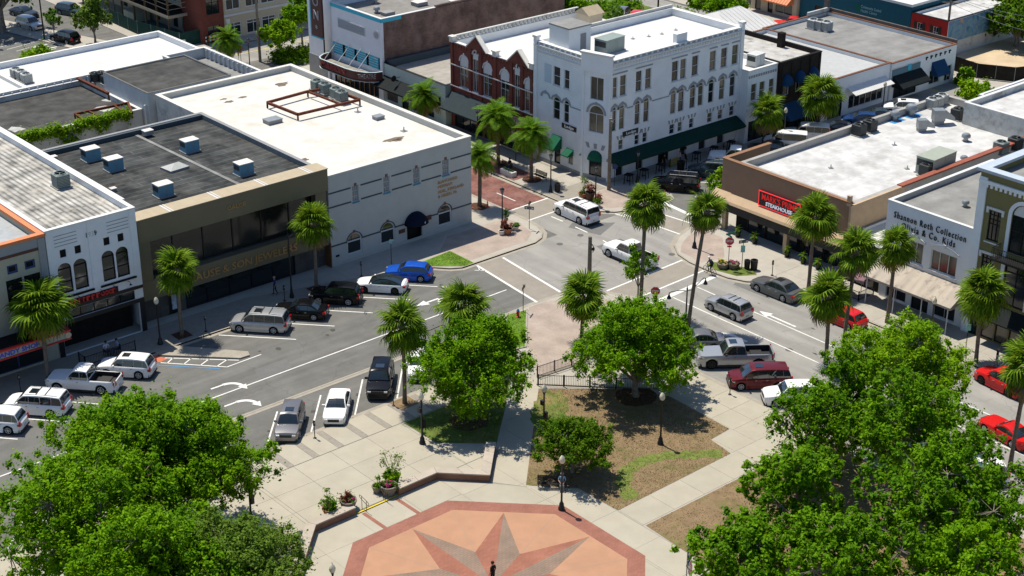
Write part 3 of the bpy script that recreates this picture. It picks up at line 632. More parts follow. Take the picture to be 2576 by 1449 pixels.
# ---- walls
m_beige = mat('beige_stucco', (.47, .475, .445), rough=.85, var=.05, scale=.8, bump=.1, bscale=30, stain=.12, stain_scale=.5, stain_col=(.35, .345, .30))
m_cop = mat('pale_coping', (.62, .605, .55), rough=.7, var=.06, stain=.2)
m_dband = mat('dark_band', (.04, .06, .075), rough=.6, var=.1)
m_bronze = mat('bronze_fascia', (.165, .14, .085), rough=.55, var=.06, scale=.4, metal=.15)
m_tanflash = mat('tan_flashing', (.40, .335, .235), rough=.7, var=.08)
m_stone = brickmat('dark_stone_cladding', (.11, .098, .088), (.088, .08, .072), (.06, .055, .05), bw=1.4, bh=1.1, msize=.02, axis='XZ', vary=.6)
m_whitewall = mat('white_stucco', (.72, .745, .755), rough=.85, var=.05, scale=.7, stain=.12, stain_scale=.4, stain_col=(.56, .57, .57))
m_whitebrick = brickmat('painted_white_brick', (.74, .775, .79), (.72, .755, .77), (.67, .70, .715), bw=.3, bh=.1, msize=.012, axis='XZ', vary=.15)
m_dirtywall = mat('stained_white_wall', (.50, .505, .48), rough=.9, var=.12, scale=.8, stain=.85, stain_scale=.3, stain_col=(.17, .165, .14))
m_greytrim = mat('grey_mouldings', (.29, .30, .31), rough=.8, var=.06)
m_redbrick = brickmat('red_brick_wall', (.21, .055, .035), (.16, .042, .03), (.13, .07, .055), bw=.26, bh=.09, msize=.012, axis='YZ', vary=.45)
m_oldbrick = brickmat('old_party_brick', (.19, .105, .085), (.13, .072, .06), (.16, .13, .11), bw=.3, bh=.1, msize=.015, axis='XZ', vary=1.0, stain=.45, stain_col=(.27, .21, .185))
m_turq = mat('turquoise_paint', (.035, .42, .55), rough=.6, var=.06)
m_maroon = mat('marquee_maroon', (.085, .032, .028), rough=.55, var=.15)
m_palegreen = mat('pale_green_wall', (.42, .53, .47), rough=.8, var=.05)
m_awnblk = mat('black_awning', (.014, .018, .019), rough=.75, var=.15)
m_awngrn = mat('green_awning', (.012, .10, .055), rough=.75, var=.1)
m_awndgrn = mat('dark_green_awning', (.006, .035, .026), rough=.75, var=.15)
m_awnnavy = mat('navy_awning', (.008, .011, .028), rough=.75, var=.1)
m_awnblue = mat('blue_awning', (.012, .05, .115), rough=.75, var=.1)
m_blackbrick = brickmat('dark_painted_brick', (.035, .027, .023), (.026, .021, .018), (.02, .016, .014), bw=.3, bh=.1, msize=.012, axis='XZ', vary=.5)
m_mocha = mat('mocha_stucco', (.265, .175, .115), rough=.85, var=.07, scale=.8, stain=.2, stain_col=(.2, .13, .085))
m_mochalight = mat('tan_ledge', (.47, .345, .225), rough=.8, var=.08)
m_olive = mat('olive_stucco', (.20, .175, .075), rough=.85, var=.06)
m_cream = mat('cream_stucco', (.52, .44, .32), rough=.85, var=.04)
m_terracotta = brickmat('terracotta_panel', (.20, .06, .04), (.17, .05, .035), (.12, .05, .04), bw=.3, bh=.1, axis='XZ', vary=.3)
m_darkglass = mat('smoked_glass', (.018, .019, .016), rough=.12, var=.3, scale=.2, spec=.6)
m_redneon = mat('red_neon', (.75, .03, .035), rough=.4, var=0, emit=(1, .04, .05), estr=.5)
m_red = mat('red_paint', (.55, .03, .025), rough=.5, var=.08)
m_orange = mat('orange_paint', (.62, .20, .075), rough=.6, var=.08)
m_navy = mat('navy_paint', (.03, .055, .16), rough=.6, var=.08)
m_bluesign = mat('blue_letters', (.03, .06, .5), rough=.5, var=0)

# ---------------- beige law office
m_blind = mat('drawn_blind_glass', (.26, .265, .25), rough=.25, var=.1)
b = site('office_building', 'beige two storey office with white roof, gold lettering and navy domed door hood', 'building', (85, 130, 0))
B0, B1 = 77.1, 94.1
op = [(79.8, 6.0, 80.5, 7.6, dict(mull=2, trans=(.33, .66), fw=.04, pm=m_blind)), (83.4, 6.0, 84.1, 7.6, dict(mull=2, trans=(.33, .66), fw=.04, pm=m_blind)), (86.95, 6.0, 87.7, 7.6, dict(mull=2, trans=(.33, .66), fw=.04, pm=m_blind)), (90.5, 6.0, 91.3, 7.6, dict(mull=2, trans=(.33, .66), fw=.04, pm=m_blind))]
op += [(x, .8, x+1.7, 2.95, dict(arch=.85, mull=0, fw=.12, pm=m_glass)) for x in (78.95, 82.85, 89.85)] + [(86.0, 0.12, 87.85, 2.2, dict(open=1))]
fs = shell(b, rect(B0, 116.4, B1, 148.2), 9.2, 8.65, {'*': m_beige, 3: m_dirtywall}, m_roofwhite, m_cop, t=.4, opens={0: op}, cop=.1)
F = fs[0]; u = lambda x: x-B0
for z, segs in ((7.5, (77.1, 79.6, 80.75, 83.2, 84.35, 86.7, 87.9, 90.3, 91.5, 94.1)), (6.1, (77.1, 79.6, 80.75, 83.2, 84.35, 86.7, 87.9, 90.3, 91.5, 94.1)), (2.2, (77.1, 78.85, 80.75, 82.75, 84.65, 85.9, 88.0, 89.75, 91.65, 94.1))):
    for i in range(0, len(segs), 2): fbox(mb := MB(), F, u(segs[i]), z-.07, u(segs[i+1]), z+.07, -.035, .01); mb.obj('string_course', m_dband, b)
for x0, x1 in ((79.8, 80.5), (83.4, 84.1), (86.95, 87.7), (90.5, 91.3)):
    mb = MB(); fbox(mb, F, u(x0)-.06, 5.88, u(x1)+.06, 5.99, -.1, .0); mb.obj('sill', mat('teal_sill', (.05, .28, .38), var=.05), b)
    mb = MB(); fbox(mb, F, u((x0+x1)/2)-.13, 7.58, u((x0+x1)/2)+.13, 7.85, -.05, .0); mb.obj('keystone', mat('brown_keystone', (.20, .09, .075), var=.1), b)
for x0 in (78.95, 82.85, 89.85):
    mb = MB()
    for t in range(10):
        q = [(u(x0)+.85-rr*cos(pi*tt/10), 2.1+rr*sin(pi*tt/10)) for tt in (t, t+1) for rr in (.95, .85)]; mb._add([F.pt(*x, dd) for dd in (-.04, .0) for x in q], [(0,1,3,2), (0,2,6,4), (1,5,7,3), (4,6,7,5)])
    mb.obj('arch_moulding', m_dband, b); mb = MB(); fbox(mb, F, u(x0)+.73, 2.93, u(x0)+.97, 3.2, -.06, .0); mb.obj('keystone', MATS['brown_keystone'], b)
mb = MB(); fbox(mb, F, u(86.0), .1, u(87.85), 2.2, .5, .6); mb.obj('door', m_dark, b)
mb = MB(); fbox(mb, F, 0, .0, F.L, .45, -.04, .0); mb.obj('plinth', mat('pale_plinth', (.47, .465, .41), var=.05), b)
dome_awning(b, F, u(86.95), 2.5, 2.05, 1.15, 1.2, m_awnnavy, 'door_hood')
plaque(b, F, u(85.0), 1.35, u(85.75), 1.75, m_maroon); plaque(b, F, u(88.3), 1.85, u(89.0), 2.35, m_maroon); plaque(b, F, u(77.6), 1.0, u(78.0), 1.2, m_dark)
text('house_number', '4', .35, F.pt(u(87.3), 2.3, -1.22), '-y', m_white, b)
for s_, z, w in (('BLANCHARD', 5.4, 2.4), ('MERRIAM', 4.93, 1.75), ('ADEL, KIRKLAND', 4.42, 3.2), ('& GREEN, PA', 3.93, 2.35)):
    text('sign_letters', s_, .46, F.pt(u(89.9)+w/2, z, -.03), '-y', m_gold, b, fit=w)
# ---------------- jewellers
g = site('jewellers_shop', 'jewellers shop with bronze fascia band, smoked glass and dark felt roof', 'building', (67, 127, 0))
J0, J1 = 57.55, 77.0
fs = shell(g, [(J0, 117.2), (J1, 117.2), (J1, 138.6), (J0, 138.6)], 9.75, 9.3, {'*': mat('dull_grey_wall', (.23, .24, .235), rough=.9, var=.15, stain=.5), 0: m_stone}, m_felt, m_grey, t=.3, cop=.06,
   opens={0: [(62.0, .15, 73.6, 2.3, dict(open=1)), (60.3, .12, 61.45, 2.2, dict(open=1)), (58.3, 4.3, 76.3, 7.9, dict(open=1))]})
F = fs[0]; u = lambda x: x-J0
mb = MB(); fbox(mb, F, 0, 7.95, F.L, 10.1, -1.05, -.01); mb.obj('fascia', m_bronze, g, bevel=.03)
mb = MB(); fbox(mb, F, -.04, 10.1, F.L+.04, 10.16, -1.1, .8); fbox(mb, F, 0, 9.3, F.L, 10.1, .3, .75); mb.obj('fascia_cap', m_tanflash, g)
for x in (60.7, 65.4, 70.2, 75.0):
    mb = MB(); fbox(mb, F, u(x), 10.161, u(x)+.14, 10.18, -1.1, .8); fbox(mb, F, u(x)+.3, 10.161, u(x)+.4, 10.18, -1.1, .8); mb.obj('flashing_joint', m_trim, g)
n = 6
for i in range(n):
    a, c = 58.3+18.0*i/n, 58.3+18.0*(i+1)/n; window(g, F, u(a), 4.3, u(c), 7.9, fm=m_black, pm=m_darkglass, fw=.05, d=.12)
mb = MB(); fbox(mb, F, 0, 2.45, F.L, 4.25, -.75, -.01); mb.obj('lower_fascia', m_bronze, g, bevel=.02)
for x in (57.55, 75.75): mb = MB(); fbox(mb, F, u(x), 2.45, u(x)+1.2, 10.0, -.7, -.012); mb.obj('end_pier', m_bronze, g)
n = 5
for i in range(n):
    a, c = 62.0+11.6*i/n, 62.0+11.6*(i+1)/n; window(g, F, u(a), .15, u(c), 2.3, fm=m_black, pm=m_glass, fw=.06, d=.12)
mb = MB(); fbox(mb, F, u(60.3), .12, u(61.45), 2.2, .15, .2); dd = mb.obj('door', m_black, g); plaque(dd, F, u(60.65), .5, u(61.1), 1.9, mat('poster_pale', (.45, .5, .55), var=.5, scale=3), 'poster', -.13)
for x in (64.6, 67.6, 70.6): dome_awning(g, F, u(x), 2.4, 1.95, .75, .75, m_awnblk)
text('sign_letters', 'GAUSE & SON JEWELERS', 1.0, F.pt(u(67.7), 3.25, -.8), '-y', m_gold, g, fit=11.4, ext=.04, bold=.006)
text('sign_letters', 'GAUSE', .55, F.pt(u(67.2), 9.0, -1.09), '-y', m_gold, g, fit=1.9, ext=.03)
mb = MB().box(J0+.3, 137.9, 9.3, J1-.3, 138.3, 9.75); mb.obj('rear_upstand', m_dband, g)
for x in (71.0,): mb = MB(); mb.bar((62.0, 131.5, 9.34), (76.5, 122.6, 9.34), .5, .06); mb.obj('roof_seam_cover', m_felt3, g) if False else None
mb = MB(); mb.bar((69.2, 138, 9.33), (69.8, 118.2, 9.33), .35, .06); mb.obj('roof_seam_cover', m_felt3, g)
# alley gate between the two
mb = MB().box(76.98, 116.3, 0, 77.09, 118, 2.6); mb.obj('alley_door', mat('brown_door', (.16, .075, .035), var=.1), g)
# ---------------- 1939 building
n9 = site('shop_building', 'white two storey shop dated 1939 with four arched windows and streaked roof', 'building', (53, 130, 0))
X0, X1 = 49.2, 57.3
op = [(x, 8.9, x+.55, 9.6, dict(fm=m_black, pm=m_dark, fw=.03)) for x in (50.28, 51.6, 54.2, 55.5)]
op += [(a, 5.7, c, 8.4, dict(arch=.55, fm=m_dark, pm=m_glass_warm if 0 else m_glass, fw=.05, trans=(.45,))) for a, c in ((49.9, 51.1), (51.3, 52.5), (53.85, 55.0), (55.15, 56.3))]
op += [(49.7, .15, 56.8, 2.9, dict(open=1)), (50.3, 3.3, 56.5, 4.15, dict(fm=m_black, pm=m_glass, mull=4, fw=.07))]
fs = shell(n9, rect(X0, 115.8, X1, 150), 11.5, 11.0, m_whitewall, m_streak, m_white, t=.3, opens={0: op}, cop=.08)
F = fs[0]; u = lambda x: x-X0
text('date', '1939', .62, F.pt(u(53.15), 10.25, -.03), '-y', m_black, n9, fit=.95)
for a in (49.9, 54.6):
    for k in range(4): mb = MB(); fbox(mb, F, u(a), 9.95+.3*k, u(a)+2.0, 10.0+.3*k, -.02, .0); mb.obj('groove', m_grey, n9)
for a, c in ((49.9, 52.9), (53.5, 56.8)): mb = MB(); fbox(mb, F, u(a), 5.3, u(c), 5.45, -.14, .0); mb.obj('sill', m_dark, n9)
for a in (49.2, 52.85, 56.7): mb = MB(); fbox(mb, F, u(a), 4.5, u(a)+.6, 11.48, -.05, .0); mb.obj('pilaster', m_whitewall, n9)
mb = MB(); fbox(mb, F, .02, .1, F.L-.02, 4.48, -.06, -.005) if 0 else None
mb = MB(); fbox(mb, F, 0, 4.2, F.L, 4.5, -.07, .0); mb.obj('shopfront_band', m_black, n9); mb = MB(); fbox(mb, F, 0, 2.95, F.L, 3.28, -.1, 0); fbox(mb, F, 0, 0, .45, 2.95, -.08, 0); fbox(mb, F, F.L-.45, 0, F.L, 2.95, -.08, 0); mb.obj('shopfront_frame', m_black, n9)
mb = MB(); fbox(mb, F, u(49.7), .1, u(56.8), 2.9, 1.6, 1.65); mb.obj('recessed_front', m_dark, n9); mb = MB(); fbox(mb, F, u(49.7), 2.9, u(56.8), 2.95, 0, 1.65); mb.obj('soffit', m_dark, n9)
sg = MB(); x = 50.55
while x < 54.8:
    w = R.uniform(.2, .34)
    if 53.2 < x < 54.3: sg.lathe([(.2, -.03), (.2, .03), (.1, .03), (.1, -.03)], (x+.18, 115.66, 4.78), 10, axis='Y')
    else: fbox(sg, F, u(x), 4.55, u(x)+w*.45, 4.98, -.16, -.1); fbox(sg, F, u(x)+w*.45, 4.85, u(x)+w, 4.98, -.16, -.1)
    x += w+.12
sg.obj('sign_letters', m_red, n9); mb = MB(); fbox(mb, F, u(50.4), 4.5, u(55.0), 5.02, -.09, -.01); mb.obj('sign_board', mat('dark_red_board', (.10, .012, .012), var=.2), n9)
for x in (50.2, 51.4, 53.4, 54.6, 56.0): mb = MB(); mb.tube([F.pt(u(x), 5.15, 0), F.pt(u(x), 5.2, -.35), F.pt(u(x), 5.0, -.45)], .025, 6); mb.lathe([(.03, .1), (.12, 0), (.12, -.03)], F.pt(u(x), 4.98, -.46), 8); mb.obj('gooseneck_lamp', m_black, n9)
mb = MB().box(X1-.02, 118, 8.9, X1+.28, 150, 11.6); mb.obj('party_parapet', m_white, n9)
# ---------------- candy shop
c = site('candy_shop', 'cream candy shop with orange coping and red edged canopy lettered in blue', 'building', (44, 130, 0))
op = [(45.7, 8.75, 46.6, 9.5, dict(fm=m_navy, pm=m_dark, fw=.16)), (47.2, 8.75, 48.1, 9.5, dict(fm=m_navy, pm=m_dark, fw=.16)), (45.45, 5.6, 46.85, 8.25, dict(fm=m_black)), (47.0, 5.6, 48.4, 8.25, dict(fm=m_black)), (42.6, 5.6, 44.0, 8.25, dict(fm=m_black)), (41, .3, 48, 2.6, dict(open=1))]
cw = mat('candy_cream', (.40, .38, .30), rough=.8, var=.06)
fs = shell(c, rect(38, 115.8, 49.15, 150), 11.2, 10.7, cw, mat('metal_roof_grey', (.33, .35, .36), rough=.6, var=.12, stain=.4), m_orange, t=.35, opens={0: op}, cop=.25, over=.1)
F = fs[0]; u = lambda x: x-38
mb = MB(); fbox(mb, F, 0, 10.15, u(48.7), 10.4, -.06, 0); mb.obj('red_band', m_maroon, c); mb = MB(); fbox(mb, F, 0, 10.4, u(48.7), 11.19, -.03, 0); mb.obj('grey_band', m_greytrim, c); mb = MB(); fbox(mb, F, u(48.5), 3.5, u(49.1), 11.15, -.1, 0); mb.obj('pilaster', m_greytrim, c)
for i in range(3): window(c, F, u(41)+2.3*i, .3, u(41)+2.3*(i+1), 2.6, fm=m_navy, pm=m_glass)
mb = MB(); fbox(mb, F, 0, 2.95, u(49.2), 3.55, -2.5, -.01); cn = mb.obj('canopy', cw, c, bevel=.05)
mb = MB(); fbox(mb, F, -.02, 3.55, u(49.25), 3.7, -2.58, -2.3); fbox(mb, F, u(49.0), 3.55, u(49.25), 3.7, -2.3, -.02); fbox(mb, F, -.02, 2.85, u(49.25), 2.95, -2.58, -2.3); mb.obj('canopy_trim', m_red, cn); mb = MB(); fbox(mb, F, 0, 3.56, u(49.0), 3.59, -2.3, -.02); mb.obj('canopy_deck', m_dark, cn)
text('sign_letters', "'S CANDY SHOP", .55, F.pt(u(44.3), 3.25, -2.52), '-y', m_bluesign, cn, fit=4.4, bold=.015)
mb = MB(); mb.lathe([(.0, -.06), (.27, -.06), (.27, 0)], F.pt(u(49.0), 3.25, -2.52), 14, axis='Y'); mb.obj('round_boss', m_cream, cn)

# ---------------- backs of the row
v = site('rear_building', 'low rear building with cracked grey felt roof and vines over its stained wall', 'building', (67, 157, 0))
fs = shell(v, rect(57.5, 150.2, 76.4, 164), 7.3, 6.75, m_dirtywall, m_felt2, m_trim, t=.3, cop=.06)
pb = site('stair_block', 'pale blue grey block with dark roof rising between the office and white roofed hall', 'building', (82, 153, 0))
m_bluegrey = mat('blue_grey_render', (.47, .50, .515), rough=.85, var=.06, stain=.35, stain_scale=.35, stain_col=(.25, .25, .24))
fs = shell(pb, rect(76.45, 148.65, 86.6, 158.6), 9.4, 9.3, m_bluegrey, m_felt2, mat('dark_edge', (.14, .135, .125), var=.1), t=.12, cop=.05, opens={3: [(152.2, 5.4, 151.2, 6.6, dict(fm=m_grey, pm=m_dark, mull=1, trans=(.5,)))]})
mb = MB(); mb.tube([(76.3, 149.3, 8), (76.3, 149.3, 3)], .1, 8); mb.obj('downpipe', m_trim, pb)
hl = site('hall_building', 'long hall with bright white membrane roof behind the vine covered building', 'building', (80, 169, 0))
fs = shell(hl, rect(56, 164.1, 92.3, 175), 7.6, 7.0, {'*': m_bluegrey, 'p': m_whitewall}, m_roofwhite2, m_white, t=.3, cop=.08)
an = site('annex_building', 'small annex with ribbed blue grey parapet and grey roof beside the hall', 'building', (89, 156, 0))
fs = shell(an, rect(86.7, 148.7, 92.3, 164), 8.0, 6.9, m_bluegrey, m_felt3, m_white, t=.25, cop=.1)
for y in range(150, 164): mb = MB().box(91.85, y, 6.9, 92.04, y+.12, 7.95); mb.obj('parapet_rib', m_bluegrey, an)
for x in range(58, 92): mb = MB().box(x, 163.85, 6.0, x+.15, 164.08, 7.55); mb.obj('parapet_rib', m_bluegrey, hl)
mb = MB().box(70.0, 164.4, 7.02, 70.5, 174.6, 7.4); mb.obj('roof_ridge', m_white, hl)

# ---------------- the hotel with chamfered corner
L = site('corner_hotel', 'white three storey corner hotel with arched windows, grey mouldings and long green awning', 'building', (122, 121, 0))
LX, LY = 111.3, 115.5
pts = [(112.1, LY), (132.3, LY), (132.3, 126.6), (LX, 126.6), (LX, 119.6), (LX-.15, 118.9), (111.75, 115.3)] if 0 else [(112.2, LY), (132.3, LY), (132.3, 126.6), (LX, 126.6), (LX, 118.9)]
wg = lambda: R.choice([m_glass, m_glass_warm, m_glass_warm, m_glass])
r3 = [(112.2+.25, 113.1), (113.5, 114.4), (115.8, 116.7), (117.2, 118.1), (121.2, 122.2), (122.5, 123.4), (124.3, 125.3), (127.1, 128.1), (128.9, 129.9), (130.7, 131.7)]
r2 = [(112.5, 113.1), (113.5, 114.3), (115.8, 116.6), (117.1, 117.95), (121.2, 122.05), (122.4, 123.3), (124.2, 125.1), (125.5, 126.35), (127.15, 128.05), (128.9, 129.8), (130.6, 131.5)]
r1 = [(113.5, 114.2), (115.9, 116.6), (117.1, 117.8), (121.2, 122.0), (122.5, 123.2), (124.3, 125.0), (127.2, 128.0), (128.9, 129.7), (130.8, 131.6)]
opS = [(a, 9.45, q, 11.7, dict(pm=wg(), trans=(.5,), sill=1)) for a, q in r3] + [(a, 5.75, q, 8.45, dict(arch=.4, pm=wg(), trans=(.55,), sill=0)) for a, q in r2] + [(a, 3.45, q, 4.6, dict(pm=wg(), trans=(.5,))) for a, q in r1]
opS += [(a, .5, a+1.1, 2.4, dict(pm=m_glass, trans=(.6,))) for a in (113.2, 116.2, 123.0, 126.0, 129.0)] + [(119.6, .13, 121.2, 2.5, dict(pm=m_dark, fm=m_black, mull=1))]
opW = [(123.5, 9.3, 122.4, 11.4, dict(trans=(.5,), sill=1)), (121.8, 9.3, 120.95, 11.4, dict(trans=(.5,), sill=1)), (123.5, 5.5, 122.4, 8.0, dict(arch=.45, trans=(.55,))), (121.8, 5.5, 120.95, 8.0, dict(arch=.4, trans=(.55,))),
       (123.2, .13, 122.2, 2.6, dict(fm=m_black, pm=m_glass)), (121.0, 1.0, 120.2, 2.3, dict(pm=m_glass_warm))]
fs = shell(L, pts, 13.5, 12.75, m_whitebrick, m_roofwhite2, m_white, t=.45, opens={0: opS, 3: opW, 4: [(.95, 9.0, 2.6, 11.5, dict(pm=m_glass_warm, mull=1)), (.85, 5.4, 2.7, 8.4, dict(arch=.93, mull=1, pm=m_glass_warm)), (1.0, .13, 2.6, 3.4, dict(arch=.6, fm=m_black, mull=1))]}, cop=.07, over=.1)
FS, FE, FN, FW, FC = fs
for F, u0, u1 in ((FS, .1, FS.L), (FW, 0, FW.L-.1)):
    mb = MB(); fbox(mb, F, u0, 12.35, u1, 12.5, -.1, 0); fbox(mb, F, u0, 13.05, u1, 13.2, -.16, 0); mb.obj('cornice', m_white, L)
    n = int((u1-u0)/.42)
    mb = MB(); [fbox(mb, F, u0+.42*i+.06, 12.7, u0+.42*i+.26, 12.95, -.09, 0) for i in range(n)]; mb.obj('dentil_course', m_white, L, kind='stuff')
    mb = MB(); [fbox(mb, F, u0+.84*i+.1, 13.25, u0+.84*i+.6, 13.42, -.03, 0) for i in range(n//2)]; mb.obj('frieze_pattern', m_greytrim, L, kind='stuff')
def hood(F, a, q, zt, m=m_greytrim, arch=.4):
    mb = MB(); um, r = (a+q)/2, (q-a)/2
    for t in range(10):
        pq = [(um-rr*cos(pi*tt/10), zt+aa*sin(pi*tt/10)) for tt in (t, t+1) for rr, aa in ((r+.3, arch+.3), (r+.06, arch+.06))]
        mb._add([F.pt(*x, dd) for dd in (-.05, .0) for x in pq], [(0,1,3,2), (0,2,6,4), (1,5,7,3)])
    fbox(mb, F, um-.1, zt+arch+.02, um+.1, zt+arch+.36, -.08, 0); mb.obj('hood_mould', m, L)
for a, q in r2: hood(FS, FS.U(a), FS.U(q), 8.05)
for a, q in ((123.5, 122.4), (121.8, 120.95)): hood(FW, *sorted((FW.U(a), FW.U(q))), 7.58)
hood(FW, FW.U(125.2), FW.U(124.2), 7.58); hood(FC, .85, 2.7, 7.5, arch=.93)
for F, segs, z in ((FS, (114.6, 115.5, 118.3, 120.9, 123.6, 123.9, 126.6, 126.9), 7.95), (FW, (120.7, 119.1), 7.5)):
    for i in range(0, len(segs), 2): a, q = sorted((F.U(segs[i]), F.U(segs[i+1]))); mb = MB(); fbox(mb, F, a, z-.06, q, z+.06, -.05, 0); mb.obj('string_course', m_greytrim, L)
for a, q in ((112.3, 114.5), (115.7, 118.2), (121.1, 123.5), (124.2, 125.4), (127.0, 128.2), (128.8, 130.0), (130.6, 131.8)): mb = MB(); fbox(mb, FS, FS.U(a), 11.98, FS.U(q), 12.1, -.08, 0); mb.obj('lintel_mould', m_greytrim, L)
for a, q in r1:
    um = FS.U((a+q)/2)
    for k in (-1, 0, 1): mb = MB(); mb._add([FS.pt(um+k*.42+s_*.09+k*dz_*.14, 4.68+dz_*.42, dd) for dd in (-.04, 0) for s_, dz_ in ((-1, 0), (1, 0), (1.3, 1), (-1.3, 1))], [(0,1,2,3), (0,4,5,1), (1,5,6,2), (2,6,7,3), (3,7,4,0)]); mb.obj('voussoir', m_greytrim, L)
[MB()._add([FC.pt(FC.L/2+k*.85+s_*.16+k*dz_*.2, 3.6+dz_*.55, dd) for dd in (-.04, 0) for s_, dz_ in ((-1, 0), (1, 0), (1.3, 1), (-1.3, 1))], [(0,1,2,3), (0,4,5,1), (1,5,6,2), (2,6,7,3), (3,7,4,0)]).obj('voussoir', m_greytrim, L) for k in (-1, 0, 1)]
for F in (FS, FW, FC): mb = MB(); fbox(mb, F, 0, .0, F.L, .55, -.03, 0); mb.obj('plinth', m_greytrim, L)
mb = MB(); fbox(mb, FC, -.1, 12.0, FC.L+.1, 13.9, -.22, .2); mb.obj('corner_parapet', m_whitewall, L, bevel=.03); mb = MB(); fbox(mb, FC, -.2, 13.9, FC.L+.2, 14.15, -.36, .3); mb.obj('corner_cap', m_white, L, bevel=.03)
for q in (0, FC.L-.25): mb = MB(); fbox(mb, FC, q, 0, q+.25, 12, -.12, 0); mb.obj('corner_pilaster', m_whitewall, L)
for F, uu in ((FS, FS.L-.35), (FW, 0)): mb = MB(); fbox(mb, F, uu, 0, uu+.5, 13.9, -.12, .3); mb.obj('end_pilaster', m_whitewall, L); mb = MB(); fbox(mb, F, uu-.08, 13.9, uu+.58, 14.15, -.22, .4); mb.obj('pilaster_cap', m_white, L)
awning(L, FS, FS.U(112.3), FS.U(132.0), 3.35, 2.55, 1.55, m_awndgrn, drop=.22)
mb = MB()
for a in (112.6, 117, 121.5, 126, 131.8): mb.bar(FS.pt(FS.U(a), 2.35, -1.5), FS.pt(FS.U(a), 2.35, -.03), .05)
mb.obj('awning_frame', m_black, L)
awning(L, FW, FW.U(123.45), FW.U(122.0), 3.75, 2.5, 1.3, m_awngrn, drop=.12); awning(L, FW, FW.U(121.2), FW.U(120.1), 2.75, 2.2, .9, m_awngrn, drop=.1); dome_awning(L, FC, FC.L/2, 1.75, 2.35, 1.05, .5, m_awngrn, 'door_hood')
for F, uu in ((FW, FW.U(120.85)), (FS, FS.U(115.2))):
    pl = plaque(L, F, uu-1.15, 4.85, uu+1.15, 5.4, m_black, 'sign_board', .07); text('sign_letters', 'Lodge', .42, F.pt(uu+.05, 5.15, -.08), F.rz, m_white, pl, fit=1.45, bold=.012)
mb = MB(); fbox(mb, FW, FW.U(124.9), 9.3, FW.U(123.8), 11.4, -.02, 0); mb.obj('blind_panel', mat('pale_blue_panel', (.47, .55, .60), var=.04), L)
for uu in (-.0, FC.L-.1): mb = MB(); mb.lathe([(.02, .35), (.1, .25), (.12, .05), (.05, 0)], FC.pt(uu+.05, 2.55, -.3), 8); mb.obj('wall_lantern', m_metal, L)
mb = MB().box(111.75, 121.6, 12.75, 114.9, 124.7, 15.6); tw = mb.obj('stair_tower', m_whitewall, L); mb = MB().box(111.7, 121.55, 15.6, 114.95, 124.75, 15.75); mb.obj('tower_roof', m_felt3, tw); mb = MB().box(113.4, 121.57, 12.9, 114.2, 121.6, 14.9); mb.obj('tower_door', m_grey, tw)
mb = MB().box(122.0, 115.75, 13.4, 123.6, 116.3, 14.5); mb.obj('chimney', m_whitewall, L)
mb = MB().box(114.9, 126.3, 12.75, 132.2, 126.55, 13.9); mb.obj('rear_parapet', m_dirtywall, L)
# ---------------- red brick Victorian pair
V = site('brick_building', 'red brick Victorian shop with two gabled parapets and white arched window heads', 'building', (120, 134, 0))
VX = 111.3; wlist = [(139.5, 138.0, 9.0), (137.15, 136.2, 10.0), (135.3, 133.8, 9.1), (132.3, 130.8, 9.05), (129.9, 129.0, 9.9), (128.2, 126.7, 8.95)]
op = [(a, 5.2, q, z, dict(arch=.74 if a-q > 1 else .44, pm=m_glass, mull=1, trans=(.5,), sill=1)) for a, q, z in wlist]
op += [(140.6, .13, 136.6, 2.6, dict(fm=m_black, mull=2)), (136.2, .13, 133.6, 2.8, dict(fm=m_black, mull=1)), (132.6, .13, 127.2, 2.6, dict(fm=m_black, mull=3))]
fs = shell(V, rect(VX, 126.7, 131, 141.2), 10.2, 9.3, {'*': m_whitewall, 3: m_redbrick}, m_roofwhite2, m_white, t=.4, opens={3: op}, cop=.08)
F = fs[3]
for a, q, z in wlist:   # pale tympanum in each arch and springer blocks
    u0, u1 = sorted((F.U(a), F.U(q))); r = (u1-u0)/2; ar = .74 if r > .5 else .44; mb = MB()
    mb.poly([F.pt((u0+u1)/2+r*cos(pi*t/10), z-ar+ar*sin(pi*t/10)-.0, .04) for t in range(11)]+[F.pt(u0, z-ar-.55, .04), F.pt(u1, z-ar-.55, .04)]); mb.obj('arch_panel', m_white, V)
    mb = MB()
    for t in range(10):
        pq = [((u0+u1)/2-rr*cos(pi*tt/10), z-ar+aa*sin(pi*tt/10)) for tt in (t, t+1) for rr, aa in ((r+.14, ar+.14), (r, ar))]; mb._add([F.pt(*x, dd) for dd in (-.05, 0) for x in pq], [(0,1,3,2), (0,2,6,4), (1,5,7,3)])
    fbox(mb, F, (u0+u1)/2-.08, z, (u0+u1)/2+.08, z+.3, -.08, 0); mb.obj('arch_ring', m_white, V)
for y in (140.9, 137.6, 135.7, 133.2, 130.4, 128.6, 126.95): mb = MB(); fbox(mb, F, F.U(y)-.22, 3.9, F.U(y)+.22, 10.4, -.12, 0); mb.obj('brick_pier', m_redbrick, V)
for z in (7.6, 5.05): mb = MB(); fbox(mb, F, 0, z-.06, F.L, z+.06, -.15, -.121); mb.obj('string_course', m_white, V)
for yc in (136.4, 129.2):
    uc = F.U(yc); mb = MB(); pp = [(uc-1.7, 10.25), (uc+1.7, 10.25), (uc, 11.75)]
    mb._add([F.pt(*x, dd) for dd in (-.16, .35) for x in pp], [(0,1,2), (5,4,3), (0,3,4,1), (1,4,5,2), (2,5,3,0)]); mb.obj('gable', m_redbrick, V)
    mb = MB(); mb.bar(F.pt(uc-1.85, 10.22, .1), F.pt(uc, 11.85, .1), .62, .12); mb.bar(F.pt(uc+1.85, 10.22, .1), F.pt(uc, 11.85, .1), .62, .12); mb.obj('gable_coping', m_cop, V)
